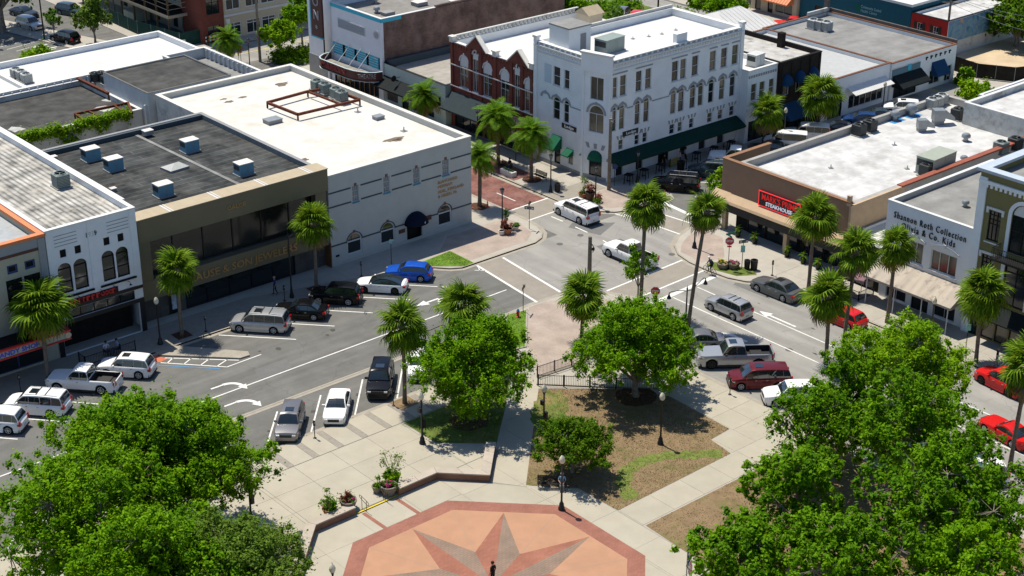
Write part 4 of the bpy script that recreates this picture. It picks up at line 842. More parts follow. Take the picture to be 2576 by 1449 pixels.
for y in (140.9, 133.2, 126.95): mb = MB(); fbox(mb, F, F.U(y)-.3, 10.2, F.U(y)+.3, 10.75, -.2, .35); fbox(mb, F, F.U(y)-.4, 10.75, F.U(y)+.4, 10.9, -.28, .42); mb.obj('parapet_cap', m_cop, V)
mb = MB(); [fbox(mb, F, .3+.5*i, 9.75, .5+.5*i, 10.05, -.08, 0) for i in range(28)]; mb.obj('corbel_course', m_redbrick, V, kind='stuff')
awning(V, F, F.U(141.0), F.U(134.2), 4.4, 2.75, 1.9, mat('slate_awning', (.03, .045, .052), var=.1))
mb = MB(); fbox(mb, F, F.U(133.8), 4.0, F.U(126.8), 4.15, -2.4, -.16); bal = mb.obj('balcony', m_black, V); mb = MB()
for i in range(23): mb.bar(F.pt(F.U(133.8)+.31*i, 4.15, -2.35), F.pt(F.U(133.8)+.31*i, 5.05, -2.35), .03)
mb.bar(F.pt(F.U(133.8), 5.07, -2.35), F.pt(F.U(126.8), 5.07, -2.35), .05); mb.obj('railing', m_black, bal)
for y in (133.6, 130.2, 127.0): mb = MB(); mb.tube([F.pt(F.U(y), .1, -2.3), F.pt(F.U(y), 4.0, -2.3)], .06, 8); mb.obj('balcony_post', m_black, bal)
mb = MB(); [fbox(mb, fs[2], .6*i, 10.28, .6*i+.35, 10.75, .0, .3) for i in range(1, 32)]; fbox(mb, fs[2], 0, 10.75, fs[2].L, 10.85, -.02, .32); mb.obj('parapet_balustrade', m_dirtywall, V)
# ---------------- pale green shop
S = site('green_shop', 'single storey pale green shop with black sloped awning and flat dark edged roof', 'building', (116, 147, 0))
SX = 110.5
fs = shell(S, rect(SX, 141.3, 121, 153.2), 5.0, 4.5, {'*': m_palegreen}, mat('greige_roof', (.30, .28, .25), rough=.9, var=.15, stain=.5, stain_scale=.2, stain_col=(.44, .42, .38)), m_black, t=.25, cop=.05,
   opens={3: [(153.0, .4, 150.6, 2.4, dict(pm=m_glass_warm)), (149.8, .13, 148.4, 2.6, dict(fm=m_black)), (148, .4, 143.5, 2.4, dict(mull=2))]})
F = fs[3]; awning(S, F, F.U(153.4), F.U(142.2), 3.5, 2.55, 1.6, m_awnblk)
mb = MB(); mb.tube([F.pt(F.U(150.0), 4.0, 0), F.pt(F.U(150.0), 4.0, -1.0)], .04, 6); mb.lathe([(.0, -.05), (.38, -.05), (.38, .05), (0, .05)], F.pt(F.U(150.0), 4.0, -1.0), 14, axis='Y'); mb.obj('hanging_sign', m_black, S)
mb = MB(); mb.box(SX+.3, 152.6, 4.5, 121, 153.1, 5.4); mb.obj('roof_upstand', m_dband, S)
# ---------------- theatre
T = site('theatre', 'white art deco theatre with turquoise panels, maroon marquee and tall blade sign', 'building', (125, 161, 0))
TX = 110.3
fs = shell(T, rect(TX, 153.3, 140, 164.2), 10.4, 9.7, {'*': m_whitewall, 0: m_oldbrick}, mat('grey_tar_roof', (.21, .20, .185), rough=.9, var=.15, stain=.6, stain_scale=.2, stain_col=(.34, .33, .31)), m_trim, t=.3, cop=.06,
   opens={3: [(163.6, .13, 154.2, 2.9, dict(open=1)), (163.7, 4.0, 153.8, 5.5, dict(open=1))]})
F = fs[3]; F0 = fs[0]
for i in range(9): window(T, F, F.U(163.6)+9.4*i/9, .13, F.U(163.6)+9.4*(i+1)/9, 2.9, fm=m_gold if i % 2 else m_maroon, pm=m_glass, fw=.09)
mb = MB(); fbox(mb, F, 0, 9.95, F.L, 10.38, -.05, 0); mb.obj('turquoise_band', m_turq, T); mb = MB(); fbox(mb, F0, 0, 9.95, 3.0, 10.38, -.05, 0); mb.obj('turquoise_band', m_turq, T); mb = MB(); fbox(mb, F0, 0, 0, .3, 9.94, -.03, 0); mb.obj('corner_return', m_whitewall, T)
for i in range(4):
    ua = F.U(163.7)+.1+2.5*i; mb = MB(); fbox(mb, F, ua, 4.02, ua+1.95, 5.48, .02, .12); p_ = mb.obj('turquoise_panel', m_turq, T)
    for k in range(4): mb = MB(); fbox(mb, F, ua, 4.3+.3*k, ua+1.95, 4.35+.3*k, -.02, .02); mb.obj('panel_rib', m_trim, p_)
    window(T, F, ua+1.98, 4.0, ua+2.42, 5.5, fm=m_dark, pm=m_dark, fw=.03)
mb = MB(); fbox(mb, F, F.U(162.4), 7.55, F.U(156.6), 8.75, -.06, 0); lv = mb.obj('louvre_panel', m_trim, T)
for k in range(10): mb = MB(); fbox(mb, F, F.U(162.4)+.12, 7.65+.105*k, F.U(156.6)-.12, 7.7+.105*k, -.09, -.05); mb.obj('louvre_slat', m_greytrim, lv)
mb = MB(); mb.lathe([(.0, -.06), (.62, -.06), (.62, .0)], F.pt(F.U(154.3), 8.3, 0), 18, axis='X'); rv = mb.obj('round_vent', m_trim, T)
for k in range(6): mb = MB(); w = .5*sqrt(max(.1, 1-((k-2.5)/3)**2)); fbox(mb, F, F.U(154.3)-w, 7.9+.15*k, F.U(154.3)+w, 7.97+.15*k, -.08, -.055); mb.obj('louvre_slat', m_grey, rv)
mb = MB(); mb.tube([(TX-.1, 164.4, 2.9), (TX-.1, 164.4, 18)], .55, 16); mb.obj('round_column', m_whitewall, T, smooth=True)
mb = MB().box(TX-.2, 164.5, 0, TX+6, 168.8, 17); tw = mb.obj('tower', m_whitewall, T); mb = MB().box(TX-.23, 165.2, 3.6, TX-.19, 165.5, 5.6); mb.obj('slit_window', m_dark, tw); mb = MB().box(TX-.26, 164.95, -.02, TX-.2, 168.9, 2.9); mb.obj('tower_base', mat('grey_granite', (.3, .3, .29), var=.1), tw)
bl = MB().prism([(TX-.6, 165.0), (TX-.25, 165.0), (TX-.25, 167.5), (TX-.6, 167.5)], 5.6, 18); bs = bl.obj('blade_sign', m_maroon, T, bevel=.05); mb = MB().box(TX-.55, 167.5, 5.6, TX-.3, 167.75, 18); mb.box(TX-.58, 165.1, 5.4, TX-.28, 167.7, 5.6); mb.obj('blade_edge', m_turq, bs)
for i, ch in enumerate('*NOIRAM'): text('sign_letters', ch, 1.7 if ch != '*' else 1.2, (TX-.63, 166.25, 6.6+1.72*i), '-x', m_greytrim, bs, bold=.02, ext=.04)
mq = [(TX-.3, 163.9), (TX-1.6, 163.7), (TX-2.6, 163.0), (TX-2.95, 162.2), (TX-2.95, 156.9), (TX-2.75, 155.4), (TX-2.1, 153.9), (TX-1.2, 153.1), (TX-.3, 152.9)]
mb = MB().prism(mq, 2.95, 3.1); ms = mb.obj('marquee', m_maroon, T); k_ = MB(); strip(k_, mq, 0, .16, 4.05, 3.0); k_.obj('marquee_fascia', m_maroon, ms)
MB().prism(off_line(mq, .17), 3.1, 3.35).obj('marquee_deck', mat('marquee_deck_grey', (.25, .24, .21), var=.3, stain=.5, stain_col=(.07, .09, .1)), ms)
for z in (2.86, 4.05): k_ = MB(); strip(k_, mq, -.06, .1, z+.06, z); k_.obj('neon_trim', mat('neon_tube', (.45, .55, .55), var=0), ms)
text('sign_letters', 'MARION', 1.1, (TX-2.99, 159.5, 3.55), '-x', m_redneon if 0 else mat('faded_red_letters', (.22, .055, .05), var=.1), ms, fit=5.0, bold=.02, ext=.04)
text('sign_letters', 'THEATRE', .75, (TX-2.05, 153.72, 3.6), radians(-43), m_greytrim, ms, fit=2.2, ext=.04)
for y in (162.3, 159.7, 157.4, 155.5): mb = MB(); mb.tube([(TX, y+.2, 5.9), (TX-2.7, y, 3.5)], .035, 6); mb.obj('stay_rod', m_trim, ms)
# party wall steps of old brick
mb = MB().box(118.6, 153.25, 9.8, 140, 153.55, 10.7); mb.obj('brick_parapet', m_oldbrick, T)

# ---------------- row along the far street
def rowshop(name, label, x0, x1, h, wm, rm, cm, y=114.0, depth=13, ops=(), t=.25, back=None):
    o = site(name, label, 'building', ((x0+x1)/2, y+5, 0)); f = shell(o, rect(x0, y, x1, y+depth), h, h-.45, wm, rm, cm, t=t, opens={0: list(ops)}); return o, f[0]
a1, F = rowshop('white_annexe', 'white two storey annexe with plain sash windows between hotel and black brick shop', 132.35, 137.3, 8.6, m_whitewall, m_roofwhite2, m_white, y=114.4, ops=[(x, 5.0, x+.9, 7.0, dict(trans=(.5,), pm=m_glass_warm, sill=1)) for x in (133.0, 134.4, 136.0)]+[(132.9, .2, 136.9, 2.6, dict(fm=m_black, mull=2))])
mb = MB(); [fbox(mb, F, .1+.4*i, 7.75, .35+.4*i, 8.05, -.05, 0) for i in range(12)]; mb.obj('corbel_course', m_greytrim, a1, kind='stuff'); mb = MB(); fbox(mb, F, 0, 4.0, F.L, 4.2, -.2, 0); mb.obj('string_course', m_white, a1)
a2, F = rowshop('black_brick_shop', 'black brick two storey shop with three blue domed awnings and peeling roof', 137.35, 144.5, 8.7, m_blackbrick, m_patchroof, m_dark, y=114.0, ops=[(x, 4.7, x+1.05, 6.6, dict(pm=m_glass)) for x in (138.0, 140.2, 142.5)]+[(138, .2, 144, 2.3, dict(fm=m_black, mull=3))])
for x in (138.5, 140.75, 143.05): dome_awning(a2, F, F.U(x), 1.55, 6.0, 1.25, .8, m_awnblue)
for i in range(5): mb = MB(); fbox(mb, F, .25+1.62*i, 4.2, .55+1.62*i, 8.4, -.08, 0); mb.obj('pilaster', m_blackbrick, a2)
awning(a2, F, .3, F.L-.2, 3.7, 2.3, 1.7, m_awnblue); mb = MB().box(143.2, 119, 8.2, 143.9, 119.7, 10); mb.obj('chimney', m_blackbrick, a2)
a3, F = rowshop('white_low_shop', 'low white shop with corrugated white window canopy', 144.55, 157.4, 4.9, m_whitewall, mat('light_grey_roof', (.40, .41, .41), rough=.8, var=.07, stain=.3, stain_scale=.15, stain_col=(.33, .33, .33)), mat('brown_coping', (.16, .075, .045), var=.1), y=113.6, depth=20, ops=[(149.8, .6, 156.4, 2.5, dict(mull=5, pm=m_glass, fw=.1)), (146.0, .13, 148.6, 2.4, dict(fm=m_black, mull=1))])
cn = MB(); fbox(cn, F, F.U(149.2), 3.35, F.U(156.6), 3.5, -.05, 0); cn_ = cn.obj('canopy', m_white, a3)
for i in range(24):
    u0 = F.U(149.2)+7.4*i/24; mb = MB(); mb._add([F.pt(u_, z_, d_) for z_, d_, in ((3.45, -.02), (2.8, -1.5)) for u_ in (u0, u0+.31)]+[F.pt(u_, z_+.05, d_) for z_, d_, in ((3.45, -.02), (2.8, -1.5)) for u_ in (u0+.05, u0+.26)], [(0,1,3,2), (4,5,7,6), (0,4,6,2), (1,3,7,5)]); mb.obj('canopy_sheet', m_white, cn_)
a4, F = rowshop('blue_fronted_shop', 'wide low shop with blue grey front, scalloped trim and weathered grey roof', 157.45, 170.6, 4.8, {'*': m_whitewall, 0: m_whitewall}, m_felt3, mat('brown_coping', (.16, .075, .045)), y=113.4, depth=20.8, ops=[(158.2, .2, 162.8, 2.4, dict(fm=m_black, mull=2)), (165.4, .5, 167.6, 2.3, dict(mull=1)), (168.6, .3, 170.0, 2.3, dict(mull=1))])
mb = MB(); fbox(mb, F, .1, 2.5, F.U(163.2), 4.0, -.03, 0); mb.obj('blue_panel', mat('blue_grey_front', (.12, .21, .25), var=.08), a4); awning(a4, F, .3, F.U(163.4), 3.2, 2.0, 1.7, m_awnblk); awning(a4, F, F.U(165.6), F.U(168.2), 3.4, 1.9, 1.1, m_awnblue)
for i in range(18): mb = MB(); mb.lathe([(0, -.03), (.15, -.03), (.15, 0)], F.pt(.3+.3*i, 4.05, 0), 8, axis='Y'); mb.obj('scallop', m_trim, a4)
for i in range(6): mb = MB(); fbox(mb, F, F.U(164.2)+.95*i, 4.2, F.U(164.2)+.95*i+.35, 4.35, -.12, 0); mb.lathe([(0, -.02), (.16, -.02), (.16, 0)], F.pt(F.U(164.2)+.95*i+.17, 4.05, 0), 8, axis='Y'); mb.obj('bracket', m_dark, a4)
plaque(a4, F, F.U(160.6), 3.35, F.U(161.3), 4.1, m_turq, 'shop_sign', .1)
mb = MB().box(166.2, 133.9, 4.3, 170.6, 134.15, 5.4); mb.obj('rear_parapet', m_dirtywall, a4)
# grey block wall behind the row, metal roofed shed
w_ = MB().box(170.63, 113.6, 0, 170.9, 134.0, 5.3); w_.box(170.2, 134.0, 0, 170.75, 134.6, 6.4); w_.obj('boundary_wall', mat('grey_block_wall', (.13, .115, .10), rough=.9, var=.2, stain=.4), label='grey block parapet wall along the side of the weathered grey roof', cat='wall')
sh = site('metal_roof_shed', 'shed with bright white ribbed metal hipped roof behind the hotel', 'building', (159, 141, 0))
MB().box(154.5, 136.5, 0, 164, 147, 3.2).obj('wall', m_whitewall, sh)
rx0, ry0, rx1, ry1 = 153.8, 135.8, 164.6, 147.7; rg0, rg1 = (157, 141.7, 5.6), (161.4, 141.7, 5.6)
mb = MB(); mb.poly([(rx0, ry0, 3.2), (rx1, ry0, 3.2), rg1, rg0]); mb.poly([(rx1, ry1, 3.2), (rx0, ry1, 3.2), rg0, rg1]); mb.poly([(rx0, ry1, 3.2), (rx0, ry0, 3.2), rg0]); mb.poly([(rx1, ry0, 3.2), (rx1, ry1, 3.2), rg1]); mb.obj('roof', m_roofwhite2, sh)
for i in range(13):
    x = rx0+.6+.75*i; t = 0
    for ya, sgn in ((ry0, 1), (ry1, -1)):
        top = min(1, max(.05, min((x-rx0)/3.2, (rx1-x)/3.2))); MB().bar((x, ya, 3.23), (x+(0), ya+sgn*5.9*top, 3.23+2.4*top), .05, .05).obj('roof_rib', m_trim, sh)

# ---------------- far right: blue building, red house, orange awnings
BX = 178.0
tb = site('health_centre', 'long dark teal building with pale sign lettering and white roof edge', 'building', (184, 135, 0))
fs = shell(tb, rect(BX, 126.0, 207, 145), 5.7, 5.3, mat('dark_teal_wall', (.018, .085, .12), rough=.8, var=.08), m_roofwhite2, m_trim, t=.4, cop=.35, opens={3: [(y, 1.3, y-5.4, 2.7, dict(fm=m_dark, pm=mat('brown_shutter', (.075, .045, .03), var=.2), mull=4)) for y in (142.3, 135.4)] + [(y, .9, y-2.4, 2.6, dict(mull=2)) for y in (129.6,)]})
F = fs[3]; text('sign_letters', 'Community Guided', .6, F.pt(F.U(132.6), 4.15, -.03), '-x', mat('pale_teal_letters', (.2, .38, .42), var=0), tb, fit=3.4); text('sign_letters', 'Health Center', .6, F.pt(F.U(132.9), 3.6, -.03), '-x', MATS['pale_teal_letters'], tb, fit=2.8)
mb = MB(); mb.lathe([(0, -.03), (.5, -.03), (.5, 0)], F.pt(F.U(134.8), 3.9, 0), 14, axis='X'); mb.obj('logo_disc', mat('logo_green', (.01, .10, .07), var=0), tb)
rh = site('red_house', 'red painted house with black shutters and a blue mural on its stuccoed side', 'building', (186, 123, 0))
fs = shell(rh, rect(BX, 120.0, 197, 125.9), 5.0, 4.65, {'*': m_whitewall, 3: mat('bright_red_wall', (.36, .025, .02), rough=.7, var=.08)}, m_roofdirty, m_black, t=.2, cop=.08, opens={3: [(y, 2.4, y-.85, 3.9, dict(trans=(.5,), mull=1)) for y in (124.9, 122.3)]})
F = fs[3]
for y in (124.9, 122.3):
    for du in (-.48, .85): mb = MB(); fbox(mb, F, F.U(y)+du, 2.35, F.U(y)+du+.44, 3.95, -.05, 0); mb.obj('shutter', m_black, rh)
mb = MB(); fbox(mb, F, F.U(122.2), 2.4, F.U(121.6), 2.85, -.35, -.01); mb.obj('window_unit', m_trim, rh)
mm, nt, bb = _new('mural_paint'); MATS['mural_paint'] = mm; N, Lk = nt.nodes.new, nt.links.new
geo = N('ShaderNodeNewGeometry'); nz = N('ShaderNodeTexNoise'); nz.inputs['Scale'].default_value = .45; nz.inputs['Detail'].default_value = 3; nz.inputs['Distortion'].default_value = 1.2; Lk(geo.outputs['Position'], nz.inputs['Vector'])
rp = N('ShaderNodeValToRGB'); Lk(nz.outputs['Fac'], rp.inputs[0]); E_ = rp.color_ramp.elements; E_[0].position = .3; E_[0].color = (.03, .10, .22, 1); E_[1].position = .72; E_[1].color = (.5, .33, .1, 1)
for p_, c_ in ((.42, (.06, .19, .30, 1)), (.52, (.17, .30, .36, 1)), (.6, (.08, .2, .36, 1))): e = E_.new(p_); e.color = c_
Lk(rp.outputs[0], bb.inputs['Base Color']); bb.inputs['Roughness'].default_value = .8
mb = MB(); fbox(mb, fs[0], .1, 2.0, 18.8, 4.9, -.03, 0); mb.obj('mural', mm, rh); mb = MB(); fbox(mb, fs[0], .05, 0, 18.9, 1.97, -.025, 0); mb.obj('stained_base', m_dirtywall, rh)
oa = site('orange_awning_shops', 'cream shops under ribbed orange metal awnings across the far street', 'building', (183, 155, 0))
fs = shell(oa, rect(BX-.5, 145.2, 197, 168), 4.6, 4.2, m_cream, m_roofdirty, m_trim, opens={3: [(a_, .4, a_-3.2, 2.1, dict(mull=1)) for a_ in (166, 161.5, 157, 149.2)]+[(153, .13, 151.9, 2.1, dict(fm=m_black)), (150.6, .13, 149.6, 2.1, dict(fm=m_black))]})
for a_, q_ in ((167.0, 157.4), (153.6, 150.2), (150.0, 145.8)):
    aw = awning(oa, fs[3], fs[3].U(a_), fs[3].U(q_), 3.4, 2.3, 1.5, m_orange)
    for i in range(int((a_-q_)/.5)): u_ = fs[3].U(a_)+.25+.5*i; MB().bar(fs[3].pt(u_, 3.42, -.03), fs[3].pt(u_, 2.32, -1.53), .04, .05).obj('awning_rib', m_orange, aw)

# ---------------- steakhouse block
K = site('steakhouse', 'mocha brown steakhouse with large white roof, deep tan ledge and red lit sign', 'building', (130, 92, 0))
KX = 112.5
pts = [(KX+.9, 84.2), (146.6, 84.2), (146.6, 98.4), (KX+.9, 98.4)]
fs = shell(K, pts, 6.9, 6.25, {'*': mat('cream_grey_wall', (.40, .385, .35), rough=.9, var=.08, stain=.4), 3: m_dark}, m_roofdirty, mat('grey_coping', (.34, .33, .31), var=.15, stain=.4), t=.35, cop=.1)
F = Face((KX, 99.8), (KX, 84.1))
mb = MB(); fbox(mb, F, 0, 3.35, F.L, 7.2, 0, .3); mb.box(KX+.29, 99.5, 3.35, 119.2, 99.8, 7.2); mb.obj('front_wall', m_mocha, K, bevel=.02)
mb = MB(); fbox(mb, F, -.06, 7.2, F.L+.06, 7.32, -.08, .4); mb.box(KX+.4, 99.4, 7.2, 119.3, 99.88, 7.32); mb.obj('front_coping', mat('brown_cap', (.24, .135, .08), var=.12), K)
mb = MB(); fbox(mb, F, F.U(84.1)-.35, 6.9, F.L+.02, 7.9, -.02, .3); mb.box(KX, 83.9, 3, KX+8, 84.15, 7.0); mb.obj('step_parapet', m_mochalight, K)
mb = MB()
mb._add([F.pt(u_, z_, d_) for u_ in (-.7, F.L+.1) for z_, d_ in ((3.95, .0), (3.35, -.75), (3.1, -.85), (3.1, .1))], [(0,1,5,4), (1,2,6,5), (2,3,7,6), (0,3,2,1), (4,5,6,7)]); mb.obj('ledge', m_mochalight, K)
mb = MB(); fbox(mb, F, -.5, 2.15, F.L, 3.1, -.55, -.45); fbox(mb, F, -.5, 3.0, F.L, 3.09, -.45, .9); mb.obj('dark_valance', mat('charcoal_valance', (.045, .043, .04), var=.15), K)
for y in (98.9, 91.0): mb = MB(); fbox(mb, F, F.U(y)-.22, 0, F.U(y)+.22, 3.1, -.4, .05); mb.obj('column', m_mochalight, K)
for i in range(5): window(K, Face((KX+.85, 97), (KX+.85, 85)), .2+2.4*i, .15, 2.5+2.4*i, 2.8, fm=m_black, pm=m_glass, d=-.05)
sg = plaque(K, F, F.U(94.7), 3.95, F.U(89.6), 5.4, m_black, 'sign_board', .22)
mb = MB(); [fbox(mb, F, *q, -.27, -.2) for q in ((F.U(94.7)-.06, 5.38, F.U(89.6)+.05, 5.46), (F.U(94.7)-.06, 3.89, F.U(89.6)+.05, 3.97), (F.U(94.7)-.05, 3.9, F.U(94.7)+.03, 5.45), (F.U(89.6)-.03, 3.9, F.U(89.6)+.05, 5.45))]; mb.obj('neon_border', m_redneon, sg)
text('sign_letters', "MARK'S PRIME", .85, F.pt(F.U(92.15), 4.88, -.25), '-x', mat('red_sign_letters', (.4, .02, .02), emit=(1, .05, .05), estr=.25, var=0), sg, fit=4.4, bold=.01); text('sign_letters', 'STEAKHOUSE', .55, F.pt(F.U(92.15), 4.28, -.25), '-x', mat('lit_white_letters', (.7, .7, .72), emit=(.9, .9, 1), estr=.25, var=0), sg, fit=3.3, bold=.012)
rl = MB()
for i in range(12): rl.bar((109.6+.35*i, 99.6, .13), (109.6+.35*i, 99.6, 1.1), .03)
rl.bar((109.4, 99.6, 1.1), (113.6, 99.6, 1.1), .05); rl.bar((109.4, 99.6, .25), (113.6, 99.6, .25), .04)
rl.obj('patio_railing', m_black, label='black patio railing beside the steakhouse corner column', cat='railing')
# brick red coping on the right side and low patio wing
MB().box(120, 83.85, 6.95, 146.6, 84.5, 7.12).obj('brick_coping', mat('brick_red_coping', (.27, .09, .06), var=.2), K)
pw = site('low_wing', 'low white roofed wing between the steakhouse and the white clothing shop', 'building', (115, 81.5, 0)); fs = shell(pw, rect(111.6, 79.4, 121, 83.8), 4.4, 4.1, {'*': m_whitewall, 3: m_dark}, m_roofwhite2, m_grey, t=.15, cop=.05, opens={3: [(83.2, .13, 80, 3.0, dict(fm=m_black, mull=2))]})
# ---------------- white clothing shop
C = site('clothing_shop', 'white clothing shop with black serif lettering and stained cream canvas awning', 'building', (118, 75, 0))
CX = 111.3
fs = shell(C, rect(CX, 70.15, 127, 79.1), 9.4, 8.9, {'*': mat('side_wall_grey', (.42, .43, .43), var=.1, stain=.3), 3: m_whitewall}, m_felt3, m_trim, t=.25, cop=.06, opens={3: [(77.2, 4.4, 74.9, 6.45, dict(mull=2, pm=m_glass_warm, fw=.1)), (74.1, 4.4, 71.4, 6.35, dict(mull=2, pm=m_glass_warm, fw=.1)), (78.4, .3, 76.2, 2.6, dict(mull=1)), (75.6, .13, 73.8, 2.6, dict(fm=m_black, mull=1)), (73.2, .3, 71.0, 2.6, dict(mull=1))]})
F = fs[3]
text('sign_letters', 'Shannon Roth Collection', .85, F.pt(F.U(74.55), 8.25, -.04), '-x', m_black, C, fit=7.5, ext=.04, space=1.25); text('sign_letters', 'Olivia & Co. Kids', .85, F.pt(F.U(74.6), 7.45, -.04), '-x', m_black, C, fit=5.6, ext=.04, space=1.25)
for a_, q_ in ((77.2, 74.9), (74.1, 71.4)):
    u0, u1 = sorted((F.U(a_), F.U(q_))); mb = MB()
    for t in range(8):
        pq = [(u0-.15+(u1-u0+.3)*tt/8, 6.5+.4*sin(pi*tt/8)+e) for tt in (t, t+1) for e in (0, .14)]; mb._add([F.pt(*x, dd) for dd in (-.1, 0) for x in pq], [(0,2,3,1), (1,3,7,5), (0,4,6,2)])
    fbox(mb, F, (u0+u1)/2-.12, 6.8, (u0+u1)/2+.12, 7.15, -.16, 0); mb.obj('window_head', m_white, C); mb = MB(); fbox(mb, F, u0-.15, 4.25, u1+.15, 4.39, -.1, 0); mb.obj('window_sill', m_white, C)
m_cream_aw = mat('stained_cream_canvas', (.42, .37, .31), rough=.85, var=.08, scale=1, stain=1, stain_scale=.8, stain_col=(.13, .10, .09), streak=(.25, 2.2, .25))
awning(C, F, F.U(79.3), F.U(70.0), 4.0, 2.75, 2.3, m_cream_aw, drop=.2)
for y in (78.9, 75.9, 73.0, 70.3): mb = MB(); mb.tube([F.pt(F.U(y), .1, -2.2), F.pt(F.U(y), 2.6, -2.2)], .05, 8); mb.obj('awning_post', m_trim, C)
# ---------------- olive building
O = site('olive_building', 'olive three storey building with white arched surrounds and black balcony', 'building', (118, 60, 0))
OX = 111.0
op = [(68.75, 9.05, 67.6, 11.7, dict(fm=m_black, mull=2, trans=(.55, .7, .85))), (68.9, 5.3, 67.75, 7.7, dict(fm=m_black, mull=2, trans=(.55, .7, .85))), (66.6, 8.6, 64.4, 13.0, dict(arch=1.1, fm=m_black, mull=1, trans=(.6,))), (66.6, 3.9, 64.4, 7.6, dict(fm=m_black, mull=1, trans=(.8,))),
      (63.4, 8.6, 61.2, 13.0, dict(arch=1.1, fm=m_black, mull=1)), (63.4, 3.9, 61.2, 7.6, dict(fm=m_black, mull=1))] + [(68.1-1.35*i, .25, 66.85-1.35*i, 2.0, dict(fm=m_black, pm=m_glass_warm)) for i in range(6)] + [(69.6, .13, 68.5, 2.4, dict(fm=m_black))]
fs = shell(O, rect(OX, 46, 124, 70.0), 14.9, 14.2, m_olive, m_felt3, mat('blue_grey_cornice', (.40, .46, .52), var=.08), t=.3, opens={3: op}, cop=.25, over=.3)
F = fs[3]
mb = MB(); fbox(mb, F, 0, 0, .75, 14.4, -.12, 0); mb.obj('pilaster', m_whitewall, O); mb = MB(); fbox(mb, F, 0, 13.9, F.L, 14.2, -.2, 0); mb.obj('cornice', m_whitewall, O); mb = MB(); [fbox(mb, F, .2+.45*i, 13.6, .42+.45*i, 13.9, -.15, 0) for i in range(50)]; mb.obj('dentil_course', m_whitewall, O, kind='stuff')
for yc in (65.5, 62.3):
    uc = F.U(yc); mb = MB()
    for t in range(12):
        pq = [(uc-rr*cos(pi*tt/12), 11.9+rr*sin(pi*tt/12)) for tt in (t, t+1) for rr in (1.45, 1.12)]; mb._add([F.pt(*x, dd) for dd in (-.08, 0) for x in pq], [(0,1,3,2), (0,2,6,4), (1,5,7,3)])
    fbox(mb, F, uc-1.45, 3.9, uc-1.12, 11.9, -.08, 0); fbox(mb, F, uc+1.12, 3.9, uc+1.45, 11.9, -.08, 0); mb.obj('arch_surround', m_whitewall, O); mb = MB(); mb.poly([F.pt(uc-1.1*cos(pi*t/12), 11.9+1.1*sin(pi*t/12), .09) for t in range(13)]); mb.obj('fanlight_panel', m_white, O)
for z0, z1, y0, y1 in ((8.95, 11.8, 68.9, 67.45), (5.2, 7.8, 69.05, 67.6)):
    a_, q_ = F.U(y0), F.U(y1); mb = MB(); fbox(mb, F, a_, z1, q_, z1+.2, -.1, 0); fbox(mb, F, a_-.12, z1-.35, a_+.1, z1+.2, -.09, 0); fbox(mb, F, q_-.1, z1-.35, q_+.12, z1+.2, -.09, 0); mb.obj('window_trim', m_trim, O); mb = MB(); fbox(mb, F, a_, z0-.12, q_, z0-.02, -.1, 0); mb.obj('window_sill', m_trim, O)
mb = MB(); fbox(mb, F, F.U(67.3), 8.0, F.U(58), 8.15, -1.25, 0); bal = mb.obj('balcony', m_black, O); mb = MB()
for i in range(48): mb.bar(F.pt(F.U(67.3)+.19*i, 8.15, -1.2), F.pt(F.U(67.3)+.19*i, 9.1, -1.2), .025)
mb.bar(F.pt(F.U(67.3), 9.12, -1.2), F.pt(F.U(58), 9.12, -1.2), .05); mb.bar(F.pt(F.U(67.3), 9.12, -1.2), F.pt(F.U(67.3), 9.12, 0), .05)
for i in range(6): mb.bar(F.pt(F.U(67.3), 8.15, -.2*i), F.pt(F.U(67.3), 9.1, -.2*i), .025)
mb.obj('railing', m_black, bal); awning(O, F, F.U(68.3), F.U(54), 3.6, 2.55, 1.2, m_awnblk, drop=.1); mb = MB(); fbox(mb, F, F.U(70), 2.25, F.U(47), 2.5, -.1, 0); mb.obj('shopfront_band', m_black, O)
# ---------------- roof deck building at the right edge and neighbours
W8 = site('stained_block', 'tall grey stained block with white roof rising behind the steakhouse roof', 'building', (146, 86, 0))
fs = shell(W8, rect(141.5, 70, 162, 92.3), 8.6, 8.0, m_dirtywall, m_roofdirty, m_trim, t=.3, opens={3: [(82.5, 6.3, 81.0, 7.9, dict(fm=m_yellow, pm=mat('board_brown', (.16, .12, .07), var=.2)))]})
W9 = site('corner_block', 'low white parapet block beyond the stained grey wall', 'building', (160, 95, 0)); shell(W9, rect(156, 92.5, 172, 100), 4.5, 4.1, m_whitewall, m_felt3, m_trim)
# ---------------- cream and terracotta block, far left
E3 = site('cream_block', 'cream and terracotta office block with white framed windows and steel balcony frame', 'building', (116, 196, 0))
EY = 189.5
wl = lambda x, w: [(x, z, x+w, z+2.0, dict(fm=m_trim, mull=1, trans=(.75,), fw=.14, pm=m_glass)) for z in (.25, 4.0, 7.7)]
fs = shell(E3, rect(109.9, EY, 123.4, 206), 13, 12.5, {'*': m_cream, 0: m_cream}, m_felt3, m_trim, opens={0: wl(110.4, 2.3)+wl(113.5, 2.3)+wl(115.9+.1, 2.3)+wl(118.8, 2.3)})
mb = MB(); fbox(mb, fs[0], 0, 3.2, fs[0].L, 3.5, -.15, 0); mb.obj('string_course', m_trim, E3)
E4 = site('terracotta_tower', 'terracotta corner tower with tall black windows next to cream office block', 'building', (108, 192, 0))
shell(E4, rect(106.4, EY-.3, 109.85, 194.4), 13.5, 13, m_terracotta, m_felt3, m_trim, opens={0: [(107.2, z, 109.2, z+2.3, dict(fm=m_black, mull=1, trans=(.7,))) for z in (.15, 4.0, 7.8)]})
